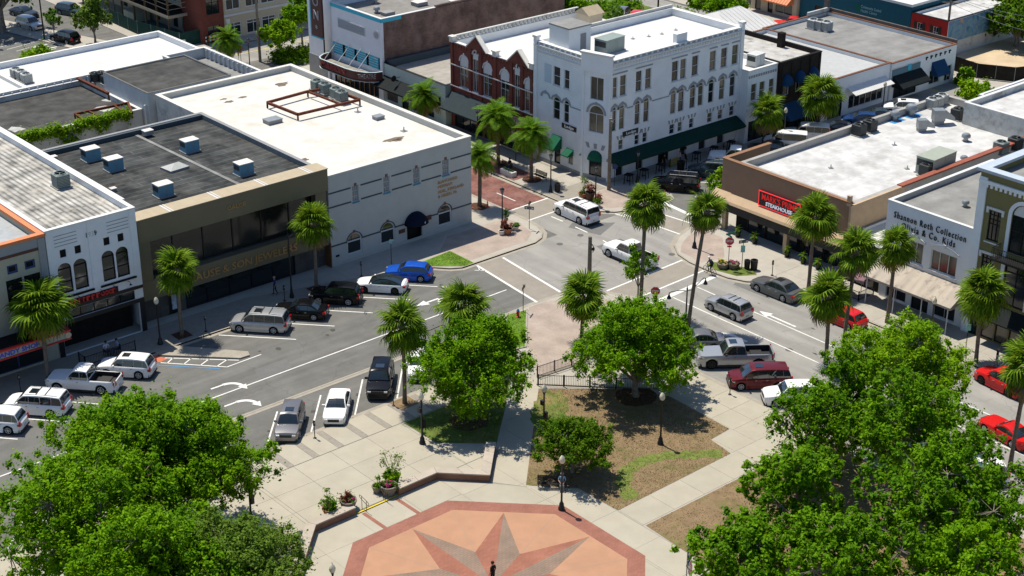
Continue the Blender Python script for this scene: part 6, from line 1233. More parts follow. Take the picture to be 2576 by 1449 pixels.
def wheel(r, dark, par, x, y, w=.22):
    key = (r, dark)
    if key not in WHEELS:
        t = MB(); t.lathe([(r*.62, -w/2), (r*.93, -w/2), (r, -w*.32), (r, w*.32), (r*.93, w/2), (r*.62, w/2)], (0, 0, 0), 20, axis='Y'); o = t.obj('tyre', m_tyre); tm = o.data; bpy.data.objects.remove(o)
        q = MB(); q.lathe([(0, w*.34), (r*.16, w*.36), (r*.2, w*.2)], (0, 0, 0), 12, axis='Y'); q.lathe([(r*.68, w*.12), (r*.68, w*.51), (r*.54, w*.49), (r*.54, w*.1)], (0, 0, 0), 20, axis='Y'); q.lathe([(0, w*.06), (r*.6, w*.08)], (0, 0, 0), 20, mi=1, axis='Y')
        for k in range(7):
            a = 2*pi*k/7; q.bar((cos(a)*r*.08, w*.40, sin(a)*r*.08), (cos(a)*r*.6, w*.46, sin(a)*r*.6), r*.22, .03)
        o = q.obj('rim', [m_rimd if dark else m_rim, m_plastic]); rm = o.data; bpy.data.objects.remove(o); WHEELS[key] = (tm, rm)
    tm, rm = WHEELS[key]; o = bpy.data.objects.new('wheel', tm); scene.collection.objects.link(o); o.parent = par; o.location = (x, y, r); o.rotation_euler = (0, 0, 0 if y > 0 else pi)
    i = bpy.data.objects.new('rim', rm); scene.collection.objects.link(i); i.parent = o; return o
def car(kind, label, loc, head, pm, group=None, name=None, dark=False, rails=False, sunroof=False, roofm=None, clad=False, scale=1.0, top=None, tail=m_tail):
    s = CARS[kind]; L, W, H = s['L'], s['W'], s['H']; hw = W/2; t = thing(name or {'pickup': 'pickup_truck', 'heavy': 'pickup_truck', 'minivan': 'minivan', 'van': 'delivery_van', 'suv': 'sport_utility_car', 'bigsuv': 'sport_utility_car', 'hatch': 'hatchback', 'coupe': 'sports_car'}.get(kind, 'saloon_car'), label, 'pickup truck' if kind in ('pickup', 'heavy') else 'van' if kind in ('minivan', 'van') else 'car', (loc[0], loc[1], loc[2] if len(loc) > 2 else .012), head, group)
    if scale != 1: t.scale = (scale,)*3
    r = s['wr_']; zs = r*.62; belt, hood, rear = s['belt'], s['hood'], s['rear']; truck = kind in ('pickup', 'heavy'); ua, ub = s['a']*L, s['b']*L
    # ---- lower body lofted along its length; wheel arches are cut by lifting the sill line
    xs = sorted({*[L*(-.5+i/30) for i in range(31)], *[s[w]*L+r*1.16*cos(a) for w in ('wf', 'wr') for a in (0, .5, 1.0, 1.57, 2.14, 2.64, pi)]}); rows = []
    def plan(x):
        e = abs(x)/(L/2); return hw*(1-.03*e*e-.22*max(0, (e-.76)/.24)**2.4)
    def topz(x):
        if x > ua: q = (x-ua)/(L/2-ua); return lerp(belt+.005, hood-.16 if not truck else hood-.1, q**1.6) if q < .93 else lerp(hood-.15, hood-.32, (q-.93)/.07)
        if x < ub and not truck: q = (ub-x)/max(.01, (L/2+ub)); return lerp(belt, rear-.03, min(1, q*2)) if q < .8 else lerp(rear-.03, rear-.2, (q-.8)/.2)
        return belt
    for x in xs:
        w = plan(x); z1 = topz(x); zb = zs*.72
        for wx in (s['wf']*L, s['wr']*L):
            dx = abs(x-wx)
            if dx < r*1.16: zb = max(zb, r+sqrt(max(0, (r*1.16)**2-dx*dx)))
        e = abs(x)/(L/2)
        if e > .93: zb += (e-.93)/.07*.10
        zm = lerp(zs, z1, .5); zb2 = min(zb, z1-.12)
        rows.append([(x, -w*.94, zb2), (x, -w, max(zb2+.02, zm)), (x, -w*.985, z1-.10), (x, -w*.93, z1-.015), (x, -w*.5, z1+.018), (x, 0, z1+.03), (x, w*.5, z1+.018), (x, w*.93, z1-.015), (x, w*.985, z1-.10), (x, w, max(zb2+.02, zm)), (x, w*.94, zb2)])
    mb = MB()
    if truck:                                                     # open bed: the body stops at the cab, bed built below
        xb = ub-.02; mb.grid([q for q in rows if q[0][0] >= xb-1e-6][::-1]); 
        rb = [q for q in rows if q[0][0] <= xb+.25]
        for q in rb: q[3:8] = [(q[0][0], q[3][1], belt-.01), (q[0][0], -hw*.84, belt-.01), (q[0][0], 0, belt-.0), (q[0][0], hw*.84, belt-.01), (q[0][0], q[7][1], belt-.01)]
        mb.grid([q[:5] for q in rb][::-1]); mb.grid([q[6:] for q in rb][::-1])
    else: mb.grid(rows[::-1])
    for q, rev in ((rows[0], 0), (rows[-1], 1)): mb.poly(q[::-1] if rev else q)
    body = mb.obj('body', pm, t, smooth=radians(35))
    fl = MB().box(-L/2+.15, -hw*.86, zs*.6, L/2-.15, hw*.86, zs*.6+.28); fl.obj('underbody', m_plastic, t)
    for wx in ('wf', 'wr'): m2 = MB().box(s[wx]*L-r*1.1, -hw*.8, zs*.6, s[wx]*L+r*1.1, hw*.8, r*1.95); m2.obj('wheel_well', m_plastic, t)
    if truck:
        x0, x1 = -L/2+.1, ub-.08; bd = MB().box(x0, -hw*.84, .68, x1, hw*.84, .72); bd.box(x0, -hw*.84, .7, x0+.04, hw*.84, belt-.03); bd.box(x1-.04, -hw*.84, .7, x1, hw*.84, belt-.03); bd.box(x0, -hw*.86, .7, x1, -hw*.82, belt-.03); bd.box(x0, hw*.82, .7, x1, hw*.86, belt-.03); bd.obj('cargo_bed', m_plastic, t)
        MB().box(-L/2+.02, -hw*.9, .62, -L/2+.1, hw*.9, belt+.01).obj('tailgate', pm, t, bevel=.02)
    # ---- cabin
    xa, xc, xd, xb = ua, s['c']*L, s['d']*L, ub; zr = H; wb, wr = hw*.90, hw*.70 if kind not in ('van', 'minivan', 'bigsuv', 'pickup', 'heavy') else hw*.76
    N = 8; prof = [(xa, belt-.02)]
    for k in range(1, 5): q = k/4; prof.append((lerp(xa, xc, q), lerp(belt, zr-.07, q)+.05*sin(pi*q)*.6))
    for k in range(1, N): q = k/N; prof.append((lerp(xc, xd, q), zr-.07+.07*sin(pi*min(1, q*.9+.1))))
    for k in range(0, 5): q = k/4; prof.append((lerp(xd, xb, q), lerp(zr-.075, belt-.02, q)+.06*sin(pi*q)))
    def wy(z): return lerp(wb, wr, max(0, min(1, (z-belt)/(zr-belt))))
    cb = MB(); cr_ = [[(x, -wy(z), z), (x, -wy(z)*.9, z+.02*(z > belt+.2)), (x, 0, z+.045*(z > belt+.2)), (x, wy(z)*.9, z+.02*(z > belt+.2)), (x, wy(z), z)] for x, z in prof]; cb.grid(cr_[::-1] if 0 else cr_)
    low = belt-.02
    for sg in (-1, 1):
        for k in range(len(prof)-1):
            (x0, z0), (x1, z1) = prof[k], prof[k+1]; f = [(x0, sg*wb, low), (x1, sg*wb, low), (x1, sg*wy(z1), z1), (x0, sg*wy(z0), z0)]; cb.poly(f if sg > 0 else f[::-1])
    cb.obj('cabin', [roofm or pm], t, smooth=radians(30))
    # ---- glass, offset from the cabin skin
    def zroof(x):
        for k in range(len(prof)-1):
            (x0, z0), (x1, z1) = prof[k], prof[k+1]
            if x1 <= x <= x0: return lerp(z0, z1, (x0-x)/max(1e-6, x0-x1))
        return belt
    cuts = [xa-.12, *[c_*L for c_ in s['cut']], xb+.10 if not truck else xb+.05]
    for sg in (-1, 1):
        for k in range(len(cuts)-1):
            x0, x1 = cuts[k]-.014, cuts[k+1]+.014
            if x0-x1 < .12: continue
            n = 6; up_, dn = [], []
            for i in range(n+1):
                x = lerp(x0, x1, i/n); zt = min(zroof(x)-.075, zr-.105); zt = max(zt, belt+.07); up_.append((x, sg*(wy(zt)+.008), zt)); dn.append((x, sg*(wy(belt+.02)+.008), belt+.02))
            if max(u_[2]-belt for u_ in up_) < .12: continue
            g_ = MB(); g_.grid([dn, up_]) if sg < 0 else g_.grid([up_, dn]); g_.obj('side_window', m_cglass, t)
    def scr(p0, p1, nm, q0=.07, q1=.93):
        g_ = MB(); rr_ = []; 
        for i in range(4):
            q = lerp(q0, q1, i/3); x = lerp(p0[0], p1[0], q); z = zroof(x)+.0 if p0[0] != p1[0] else lerp(p0[1], p1[1], q); w = wy(z)-.06
            nx = .012 if p0[0] > 0 and p0[0] > p1[0] else -.012; rr_.append([(x+nx, -w, z+.012), (x+nx, -w*.9, z+.032), (x+nx, 0, z+.058), (x+nx, w*.9, z+.032), (x+nx, w, z+.012)])
        g_.grid(rr_); g_.obj(nm, m_cglass, t)
    scr((xa, belt), (xc, zr), 'windscreen'); scr((xb, belt), (xd, zr), 'rear_window', .12, .86)
    # ---- lights, plates, mirrors, handles, wheels
    for sg in (-1, 1):
        xe = L/2-.02; zf = hood-.30
        h_ = MB(); h_.poly([(xe-.40, sg*(plan(xe-.40)+.006), zf+.14), (xe-.40, sg*(plan(xe-.40)+.006), zf), (xe-.09, sg*(plan(xe-.09)+.01), zf-.03), (xe+.012, sg*hw*.62, zf-.03), (xe-.03, sg*hw*.6, zf+.1), (xe-.1, sg*(plan(xe-.1)+.0), zf+.11)]); h_.box(xe-.05, sg*hw*.52, zf-.03, xe+.03, sg*hw*.80, zf+.08); h_.obj('headlight', m_head, t)
        xr = -L/2; zt = rear-.34; b2 = MB().box(xr-.012, sg*hw*.58, zt, xr+.1, sg*hw*.87, zt+.2); b2.box(xr+.05, sg*hw*.82, zt+.01, xr+.28, sg*(plan(xr+.2)+.008), zt+.19)
        if kind in ('suv', 'bigsuv', 'minivan', 'van', 'pickup', 'heavy'): b2.box(xr-.014, sg*hw*.74, zt, xr+.08, sg*hw*.88, zt+.42)
        b2.obj('taillight', tail, t)
        mr = MB().box(xa-.38, sg*(wb+.02), belt+.0, xa-.24, sg*(hw+.17), belt+.15); mr.obj('mirror', pm if kind not in ('heavy',) else m_plastic, t, bevel=.02)
        for c_ in s['cut'][:2]: hh = MB().box(c_*L+.08, sg*hw*.985, belt-.17, c_*L+.27, sg*(hw+.018), belt-.13); hh.obj('door_handle', m_chrome, t)
        sk = MB().box(s['wr']*L+r*1.2, sg*hw*.9, zs*.66, s['wf']*L-r*1.2, sg*(hw*.985), zs+.1); sk.obj('sill', m_plastic if (clad or truck) else pm, t)
        if rails: MB().box(xd+.15, sg*wr*.86, H+.02, xc-.1, sg*wr*.80, H+.06).obj('roof_rail', m_rim, t)
        for wx in ('wf', 'wr'): wheel(r, dark, t, s[wx]*L, sg*(hw-.12))
        if clad:
            for wx in ('wf', 'wr'):
                a_ = MB()
                for k in range(8):
                    q = [(s[wx]*L+rr*cos(pi*tt/8), sg*(hw+.012), r+rr*sin(pi*tt/8)) for tt in (k, k+1) for rr in (r*1.12, r*1.28)]; a_.poly([q[0], q[2], q[3], q[1]])
                a_.obj('arch_cladding', m_plastic, t)
    MB().box(L/2-.03, -hw*.48, hood-.42, L/2+.022, hw*.48, hood-.2).obj('grille', m_plastic, t); MB().box(L/2-.06, -hw*.8, zs*.75, L/2+.03, hw*.8, zs*.75+.16).obj('front_bumper', m_plastic if not truck else m_chrome, t, bevel=.02); MB().box(-L/2-.03, -hw*.82, zs*.78, -L/2+.06, hw*.82, zs*.78+.17).obj('rear_bumper', m_plastic if not truck else m_chrome, t, bevel=.02)
    MB().box(-L/2-.045, -.16, zs+.22, -L/2-.0, .16, zs+.36).obj('number_plate', m_plate, t)
    if truck: MB().box(L/2-.02, -hw*.5, hood-.4, L/2+.03, hw*.5, hood-.36).obj('grille_bar', m_chrome, t)
    if sunroof: MB().box(lerp(xc, xd, .12), -wr*.5, H+.018, lerp(xc, xd, .12)-.62, wr*.5, H+.046).obj('sunroof', m_cglass, t)
    if rails and kind in ('minivan', 'suv', 'bigsuv'):
        for q in (.35, .6): MB().box(lerp(xc, xd, q)-.03, -wr*.83, H+.05, lerp(xc, xd, q)+.03, wr*.83, H+.08).obj('roof_bar', m_plastic, t)
    return t
WHT = paint('white', (.78, .78, .77)); BLK = mat('paint_black', (.004, .004, .005), rough=.25, var=0, spec=.2, coat=.12); SIL = paint('silver', (.42, .43, .44), .55); GRY = paint('grey', (.13, .14, .145), .5); BLU = paint('blue', (.006, .085, .50), .25); DRED = paint('dark_red', (.13, .012, .016), .3); RED = paint('red', (.55, .012, .012)); CHAR = paint('charcoal', (.028, .032, .036), .4); SLATE = paint('slate_blue', (.035, .06, .075), .4); GRY2 = paint('warm_grey', (.20, .195, .20), .5)
def at(px, py, z=.65): q = G(px, py, z); return (q.x, q.y, .012)
Q = radians
NB = Q(132)   # bays before the shops
car('hatch', 'bright blue hatchback by the grass corner, first of the row before the beige office', at(1028, 683), NB, BLU)
car('fastback', 'white fastback saloon with black glass roof beside the blue hatchback', at(960, 713), NB, WHT, dark=True, roofm=m_cglass)
car('suv', 'black sport utility car with bicycle rack parked beside the white fastback', at(845, 741), NB, BLK, dark=False)
car('sedan', 'black saloon car parked between the silver minivan and black sport utility car', at(757, 778), NB, BLK)
car('minivan', 'silver minivan with roof bars parked before the jewellers', at(655, 810), NB, SIL, rails=True, sunroof=True)
car('suv', 'white crossover with black sunroof at the end of the bays by the traffic island', at(318, 922), NB, WHT, sunroof=True)
car('pickup', 'white crew cab pickup parked beside the white crossover', at(212, 958), NB, WHT)
car('minivan', 'white minivan with roof bars beside the white pickup', at(94, 1015), NB, WHT, rails=True, sunroof=True)
car('suv', 'white crossover cut by the left frame edge', at(-10, 1058), NB, WHT)
PB = Q(228)
car('suv', 'warm grey crossover with sunroof facing the plaza', at(730, 1062), PB, GRY2, sunroof=True, rails=False, clad=True)
car('sedan', 'white saloon with black grille facing the plaza between two crossovers', at(848, 1020), PB, WHT)
car('suv', 'black crossover with glass roof facing the plaza, next to the palm', at(957, 955), PB, BLK, sunroof=True, scale=1.06)
car('hatch', 'white hatchback half hidden behind the round tree', at(1056, 915), PB, WHT)
car('suv', 'white crossover under the huge oak, seen through gaps in the leaves', (46.4, 94.2, .012), PB, WHT); car('sedan', 'dark saloon under the huge oak', (50.3, 94.4, .012), PB, GRY); car('bigsuv', 'white large car under the left oak near the frame edge', (38.0, 94.0, .012), PB, WHT)
car('bigsuv', 'white large sport utility car turning past the hotel corner', at(1450, 533), Q(89), WHT, rails=True, sunroof=True)
car('pickup', 'white pickup crossing the junction behind the slender tree', at(1585, 640), Q(91), WHT)
car('suv', 'silver sport utility car with grey cladding waiting at the stop line', at(1833, 771), Q(91), SIL, clad=True, rails=True, scale=.96)
car('sedan', 'grey luxury saloon parked at the steakhouse kerb', at(1955, 724), Q(91), GRY, sunroof=True, scale=1.07)
car('hatch', 'red hatchback partly hidden behind palms near the umbrellas', at(2120, 795), Q(91), RED)
RB = Q(142)
car('sedan', 'grey saloon behind the round tree by the twin arm lamp', at(1752, 855), RB, GRY2)
car('heavy', 'two tone silver heavy pickup with loaded bed facing the park', at(1848, 897), RB, SIL, sunroof=True, dark=True)
car('minivan', 'dark red minivan parked beside the silver pickup', at(1910, 950), RB, DRED, sunroof=True)
car('suv', 'white crossover parked beside the dark red minivan behind leaves', at(1992, 993), RB, WHT)
for i, (y, k, p_, lb) in enumerate(((67.4, 'sedan', SIL, 'silver saloon under the roadside trees by the park'), (63.2, 'suv', CHAR, 'charcoal crossover under the roadside trees'), (59.0, 'sedan', WHT, 'white saloon seen through the leaves near the park walk'), (54.8, 'minivan', WHT, 'white van with dark windows beside the palm trunk at the right'))): car(k, lb, (90.7, y, .012), RB, p_)
car('suv', 'red sport utility car parked on the right beside the walking man', at(2522, 958), Q(84), RED, dark=True)
car('coupe', 'bright red sports coupe driving at the right frame edge', at(2535, 1083), Q(80), RED)
LB = Q(128)
car('bigsuv', 'black sport utility car parked at the hotel kerb by the orange cone', at(1700, 462), Q(127), BLK, dark=True, scale=.95, rails=True); car('suv', 'dark slate crossover parked beside the black car near the hotel awning', at(1785, 428), Q(127), SLATE, rails=True)
car('pickup', 'white pickup parked past the slate crossover beside the hotel tables', at(1850, 398), Q(128), WHT); car('sedan', 'dark blue saloon parked below the far palm', at(1935, 372), Q(130), CHAR); car('van', 'white delivery van parked on the far street', at(1975, 358), Q(130), WHT); car('bigsuv', 'white large car parked behind the delivery van on the far street', at(2030, 338), Q(130), WHT); car('sedan', 'black saloon parked near the white low shop', at(2105, 322), Q(130), BLK)
car('hatch', 'blue hatchback parked before the corrugated canopy', at(2165, 300), Q(130), paint('deep_blue', (.008, .045, .16), .3)); car('sedan', 'slate saloon parked before the blue fronted shop', at(2205, 290), Q(130), SLATE); car('suv', 'white crossover with dark roof hatch parked near the blue fronted shop', at(2268, 272), Q(130), WHT, sunroof=True)
car('suv', 'silver crossover parked under the moss hung oak', at(75, 60), Q(280), SIL); car('suv', 'dark grey crossover driving on the far left street', at(178, 26), Q(-70), SLATE); car('suv', 'black crossover at the kerb beside the young tree', at(163, 94), Q(105), BLK); car('sedan', 'dark saloon in the shade of the moss hung oak', at(60, 30), Q(285), CHAR)
car('hatch', 'red hatchback parked behind the hotel by the far street', at(1598, 45), Q(210), RED); car('hatch', 'grey blue hatchback beside the red hatchback', at(1562, 35), Q(210), GRY2); car('pickup', 'red pickup parked before the orange awnings', at(1995, 66), Q(120), RED)
# ================================================================ STREET FURNITURE
m_globe = mat('lamp_globe', (.72, .68, .52), rough=.35, var=.06, trans=.15); m_terra = mat('terracotta_pot', (.33, .135, .08), rough=.8, var=.12); m_stonepot = mat('aggregate_pot', (.22, .19, .16), rough=.95, var=.25, scale=12, bump=.4, bscale=40)
m_capstone = mat('cast_capstone', (.40, .35, .29), rough=.85, var=.1, scale=2, rand=.05); m_seatbrick = brickmat('seat_wall_brick', (.27, .125, .075), (.21, .095, .06), (.2, .14, .105), bw=.24, bh=.085, msize=.012, axis='XZ', vary=.4)
m_stopred = mat('sign_red', (.55, .012, .02), rough=.4, var=0); m_signwhite = mat('sign_white', (.75, .75, .74), rough=.4, var=0); m_signgreen = mat('sign_green', (.0, .16, .10), rough=.4, var=0); m_orangecone = mat('cone_orange', (.75, .10, .015), rough=.5, var=0); m_soil = mat('potting_soil', (.05, .032, .022), rough=1, var=.3)
def globe_lamp(label, loc, h=4.45, name='lamp_post', box=False):
    t = thing(name, label, 'lamp post', loc); mb = MB()
    mb.lathe([(.24, 0), (.24, .18), (.19, .24), (.17, .5), (.1, .62), (.075, .75), (.06, h-.85), (.085, h-.82), (.06, h-.75), (.12, h-.68)], (0, 0, 0), 12); mb.obj('post', m_black, t, smooth=radians(40))
    mb = MB(); mb.lathe([(.09, h-.68), (.19, h-.55), (.215, h-.38), (.17, h-.2), (.09, h-.1), (.07, h-.05), (0, h)], (0, 0, 0), 14); mb.obj('globe', m_globe, t, smooth=True)
    mb = MB(); mb.lathe([(.12, h-.70), (.13, h-.66), (.1, h-.66)], (0, 0, 0), 12); mb.lathe([(.02, h), (.03, h+.04), (0, h+.09)], (0, 0, 0), 8); mb.obj('finial', m_black, t)
    if box: mb = MB().box(-.28, -.14, h*.62, -.06, .14, h*.62+.38); mb.box(.06, -.12, h*.3, .3, .12, h*.3+.7); mb.obj('control_box', m_black, t)
    return t
def lantern_lamp(label, loc, h=4.3):
    t = thing('lantern_post', label, 'lamp post', loc); mb = MB(); mb.lathe([(.22, 0), (.22, .2), (.16, .3), (.12, .7), (.07, .85), (.055, h-.7), (.09, h-.66), (.05, h-.6)], (0, 0, 0), 10); mb.obj('post', m_black, t, smooth=radians(40))
    mb = MB(); mb.lathe([(.1, h-.6), (.2, h-.2)], (0, 0, 0), 6); mb.obj('lantern_glass', m_grey, t); mb = MB(); mb.lathe([(.26, h-.2), (.1, h-.02), (.03, h+.02), (.02, h+.14), (0, h+.16)], (0, 0, 0), 6); [mb.bar((.1*cos(a), .1*sin(a), h-.6), (.2*cos(a), .2*sin(a), h-.2), .03) for a in (k*pi/3 for k in range(6))]; mb.obj('lantern_cap', m_black, t); return t
def arm_lamp(label, loc, h, arms, rz=0):
    t = thing('street_lamp', label, 'street lamp', loc, rz); mb = MB(); mb.lathe([(.2, 0), (.2, .25), (.12, .5), (.1, .9), (.075, 1.1), (.06, h), (.09, h+.03), (.03, h+.25), (0, h+.45)], (0, 0, 0), 10); mb.obj('post', m_black, t, smooth=radians(40))
    for sx, rise in arms:
        a = MB(); a.tube([(0, 0, h-.15), (sx*.45, 0, h-.05), (sx*.95, 0, h+.12+rise*.5), (sx*1.45, 0, h+.25+rise), (sx*1.6, 0, h+.12+rise)], .032, 6); ar = a.obj('arm', m_black, t); q = MB(); q.lathe([(.03, .1), (.05, -.08), (.1, -.2), (.2, -.42), (.2, -.47), (0, -.5)], (sx*1.6, 0, h+.1+rise), 12); q.obj('bell_shade', m_black, ar)
    return t
globe_lamp('black lamp post with cream globe on the brick ring of the star plaza', (65.4, 71.2, .13)); globe_lamp('black lamp post with cream globe standing on the dry lawn', (77.2, 73.1, .13)); globe_lamp('lamp post with cream globe and control boxes at the green lawn corner', (63.5, 84.8, .18), box=True)
globe_lamp('lamp post with boxes rising behind the low dense tree', (*G(1369, 978, 4.2)[:2], .13), box=True); globe_lamp('lamp post with cream globe at the edge of the spreading oak on the plaza', (48.0, 84.2, .13), box=True); globe_lamp('lamp post with cream globe before the white 1939 shop', (56.8, 112.6, .13)); globe_lamp('lamp post whose globe shows at the bottom edge beside the star plaza', (*G(836, 1432, 4.15)[:2], .13)); globe_lamp('lamp post in front of the cream awning', (*G(2351, 757, 4.2)[:2], .13))
globe_lamp('tall black lamp post on the paved steakhouse corner', (106.4, 97.4, .13), 5.6); globe_lamp('far lamp post before the blue awning of the black brick shop', (*G(1977, 278, 4.2)[:2], .13)); globe_lamp('far lamp post between white canopy and dark awning', (*G(2227, 212, 4.2)[:2], .13)); globe_lamp('lamp post at the far car park edge', (*G(180, 125, 3.9)[:2], .06), 4.1)
lantern_lamp('black lantern post by the terracotta pots at the beige office corner', (95.5, 113.3, .13)); lantern_lamp('black lantern post among pots at the hotel corner', (106.5, 111.5, .13)); lantern_lamp('black lantern post beside the bin on the hotel plaza', (105.7, 117.5, .13)); lantern_lamp('black lantern post by the far stop sign', (104.8, 174.9, .13)); lantern_lamp('black lantern post before the hotel awning', (*G(1603, 462)[:2], .13), 3.6)
arm_lamp('single arm street lamp with bell shade before the jewellers', (70.5, 113.2, .13), 6.0, [(1, .1)], Q(10)); arm_lamp('twin arm street lamp with bell shades in front of the tallest palm', (*G(1724, 826)[:2], .13), 3.6, [(1, .75), (-1, -.35)], Q(-30)); arm_lamp('single arm street lamp behind the round tree by the parking bays', (*G(1073, 960)[:2], .13), 4.6, [(1, .1)], Q(-35))
def post_sign(name, label, loc, h, r=.035, m=m_black):
    t = thing(name, label, 'sign', loc); mb = MB(); mb.tube([(0, 0, 0), (0, 0, h)], r, 6); mb.obj('post', m, t); return t
def face(t, nm, pts, m, rz, z, d=.02, **k):
    mb = MB(); M = Matrix.Rotation(rz, 4, 'Z'); f = [M @ Vector((x, -.05, z+y)) for x, y in pts]; bk = [M @ Vector((x, -.05+d, z+y)) for x, y in pts]; n = len(pts)
    mb._add(f+bk, [tuple(range(n)), tuple(range(2*n-1, n-1, -1))]+[(i, n+i, n+(i+1) % n, (i+1) % n) for i in range(n)]); return mb.obj(nm, m, t)
def octp(r): return [(r*cos(pi/8+k*pi/4), r*sin(pi/8+k*pi/4)) for k in range(8)]
def signtext(t, s_, size, rz, z, m, fit=None, off=-.065):
    o = text('lettering', s_, size, (0, 0, 0), rz, m, None, fit=fit, ext=.004, bold=.01); o.parent = t; q = Matrix.Rotation(rz, 3, 'Z') @ Vector((0, off, z)); o.location = q; return o
def stop_sign(label, loc, rz, h=2.75, names=False, s_=1.0):
    t = post_sign('stop_sign', label, loc, h+(.85 if names else .3)); face(t, 'rim', octp(.42*s_), m_signwhite, rz, h); f = face(t, 'plate', octp(.385*s_), m_stopred, rz, h, .02); f.location = Matrix.Rotation(rz, 3, 'Z') @ Vector((0, -.012, 0)); signtext(t, 'STOP', .3*s_, rz, h, m_signwhite, .56*s_, -.075); face(t, 'under_plate', [(-.2, -.08), (.2, -.08), (.2, .08), (-.2, .08)], m_stopred, rz, h-.52*s_)
    if names: face(t, 'street_name', [(-.45, -.09), (.45, -.09), (.45, .09), (-.45, .09)], m_signgreen, rz+.5, h+.75); face(t, 'street_name', [(-.4, -.09), (.4, -.09), (.4, .09), (-.4, .09)], m_signgreen, rz-1.0, h+.52)
    return t
def oneway(t, rz, z, s_=1):
    face(t, 'one_way_plate', [(-.48*s_, -.16), (.48*s_, -.16), (.48*s_, .16), (-.48*s_, .16)], m_black, rz, z); a = face(t, 'arrow', [(-.43, 0), (-.25, .11), (-.25, .06), (.42, .06), (.42, -.06), (-.25, -.06), (-.25, -.11)], m_signwhite, rz, z); a.location = Matrix.Rotation(rz, 3, 'Z') @ Vector((0, -.014, 0)); signtext(t, 'ONE WAY', .09, rz, z, m_black, .45, -.078)
VR = YAW-pi/2      # turned towards the viewer's side of the street
stop_sign('stop sign with green street name plates over the twin flower planters', (105.2, 91.9, .13), -pi*.26, 2.85, True, 1.05); stop_sign('stop sign at the stop bar behind the round tree, near the tall palms', (*G(1646, 800)[:2], .13), -pi*.26, 2.5, False, 1.05); stop_sign('far stop sign beside the bushy date palm', (104.8, 177.0, .02), -pi*.28, 2.6, True)
t = post_sign('one_way_sign', 'one way sign on a thin post at the paved beige office corner', (97.4, 111.4, .13), 3.0); oneway(t, -pi*.3, 2.25); face(t, 'side_plate', [(-.4, -.15), (.4, -.15), (.4, .15), (-.4, .15)], m_black, .5, 2.75)
t = post_sign('one_way_sign', 'one way sign with green notice plate beside the two black bins', (106.1, 91.0, .13), 3.0); oneway(t, -pi*.12, 2.85); face(t, 'notice_plate', [(-.2, -.35), (.2, -.35), (.2, .35), (-.2, .35)], mat('pale_teal_plate', (.25, .5, .45), var=0), -pi*.26, 2.1)
t = post_sign('direction_sign', 'dark sign on a post behind the red hydrant', (*G(1316, 788)[:2], .13), 2.7); face(t, 'plate', [(-.45, -.15), (.45, -.15), (.45, .15), (-.45, .15)], m_black, .55, 2.4)
t = post_sign('parking_sign', 'small green parking sign before the arched windows of the beige office', (*G(985, 668)[:2], .13), 2.7); face(t, 'plate', [(-.15, -.2), (.15, -.2), (.15, .2), (-.15, .2)], MATS['pale_teal_plate'], -.5, 2.35)
t = post_sign('parking_sign', 'pale parking sign beside the olive building palm', (*G(2429, 880)[:2], .13), 2.3); face(t, 'plate', [(-.2, -.3), (.2, -.3), (.2, .3), (-.2, .3)], MATS['pale_teal_plate'], -.7, 2.0)
t = post_sign('parking_sign', 'blue parking sign at the hotel awning corner', (*G(1545, 470)[:2], .13), 2.6); face(t, 'plate', [(-.25, -.3), (.25, -.3), (.25, .2), (0, .3), (-.25, .2)], m_navy, -.7, 2.2)
t = post_sign('turn_sign', 'no turn sign in front of the cream block', (*G(577, 100)[:2], .02), 3.0); face(t, 'plate', [(-.3, -.35), (.3, -.35), (.3, .35), (-.3, .35)], m_signwhite, -.7, 2.6)
t = post_sign('warning_sign', 'yellow diamond sign on the far left pavement', (*G(228, 25)[:2], .06), 2.9); face(t, 'plate', [(0, -.5), (.5, 0), (0, .5), (-.5, 0)], m_yellow, -.8, 2.6)
# parking meters
def meter(label, loc):
    t = thing('parking_meter', label, 'parking meter', loc); mb = MB(); mb.lathe([(.14, 0), (.14, .04), (.05, .06), (.035, .1), (.035, 1.1)], (0, 0, 0), 8); mb.obj('post', m_black, t); mb = MB().box(-.08, -.07, 1.08, .08, .07, 1.48); mb.lathe([(.075, 1.48), (.06, 1.55), (0, 1.58)], (0, 0, 0), 8); mb.obj('meter_head', m_black, t, bevel=.02); mb = MB().box(-.05, -.074, 1.3, .05, -.068, 1.42); mb.obj('display', m_metal, t)
for lb, p_ in (('parking meter between the grey crossover and white saloon', (57.8, 90.8)), ('parking meter beside the plaza palm', (65.4, 91.0)), ('parking meter in front of the silver minivan', (61.0, 112.2)), ('parking meter by the white fastback nose', (78.0, 112.9)), ('parking meter before the jewellers near the arm lamp', (69.6, 113.0)), ('parking meter by the dark red minivan', (87.0, 75.0)), ('parking meter on the pavement by the grey saloon', (107.2, 88.2)), ('parking meter before the hotel tables', (127.5, 113.1)), ('parking meter under the hotel awning end', (121.5, 113.0)), ('parking meter beside the candy shop palm', (44.0, 112.3))): meter(lb, (*p_, .135))
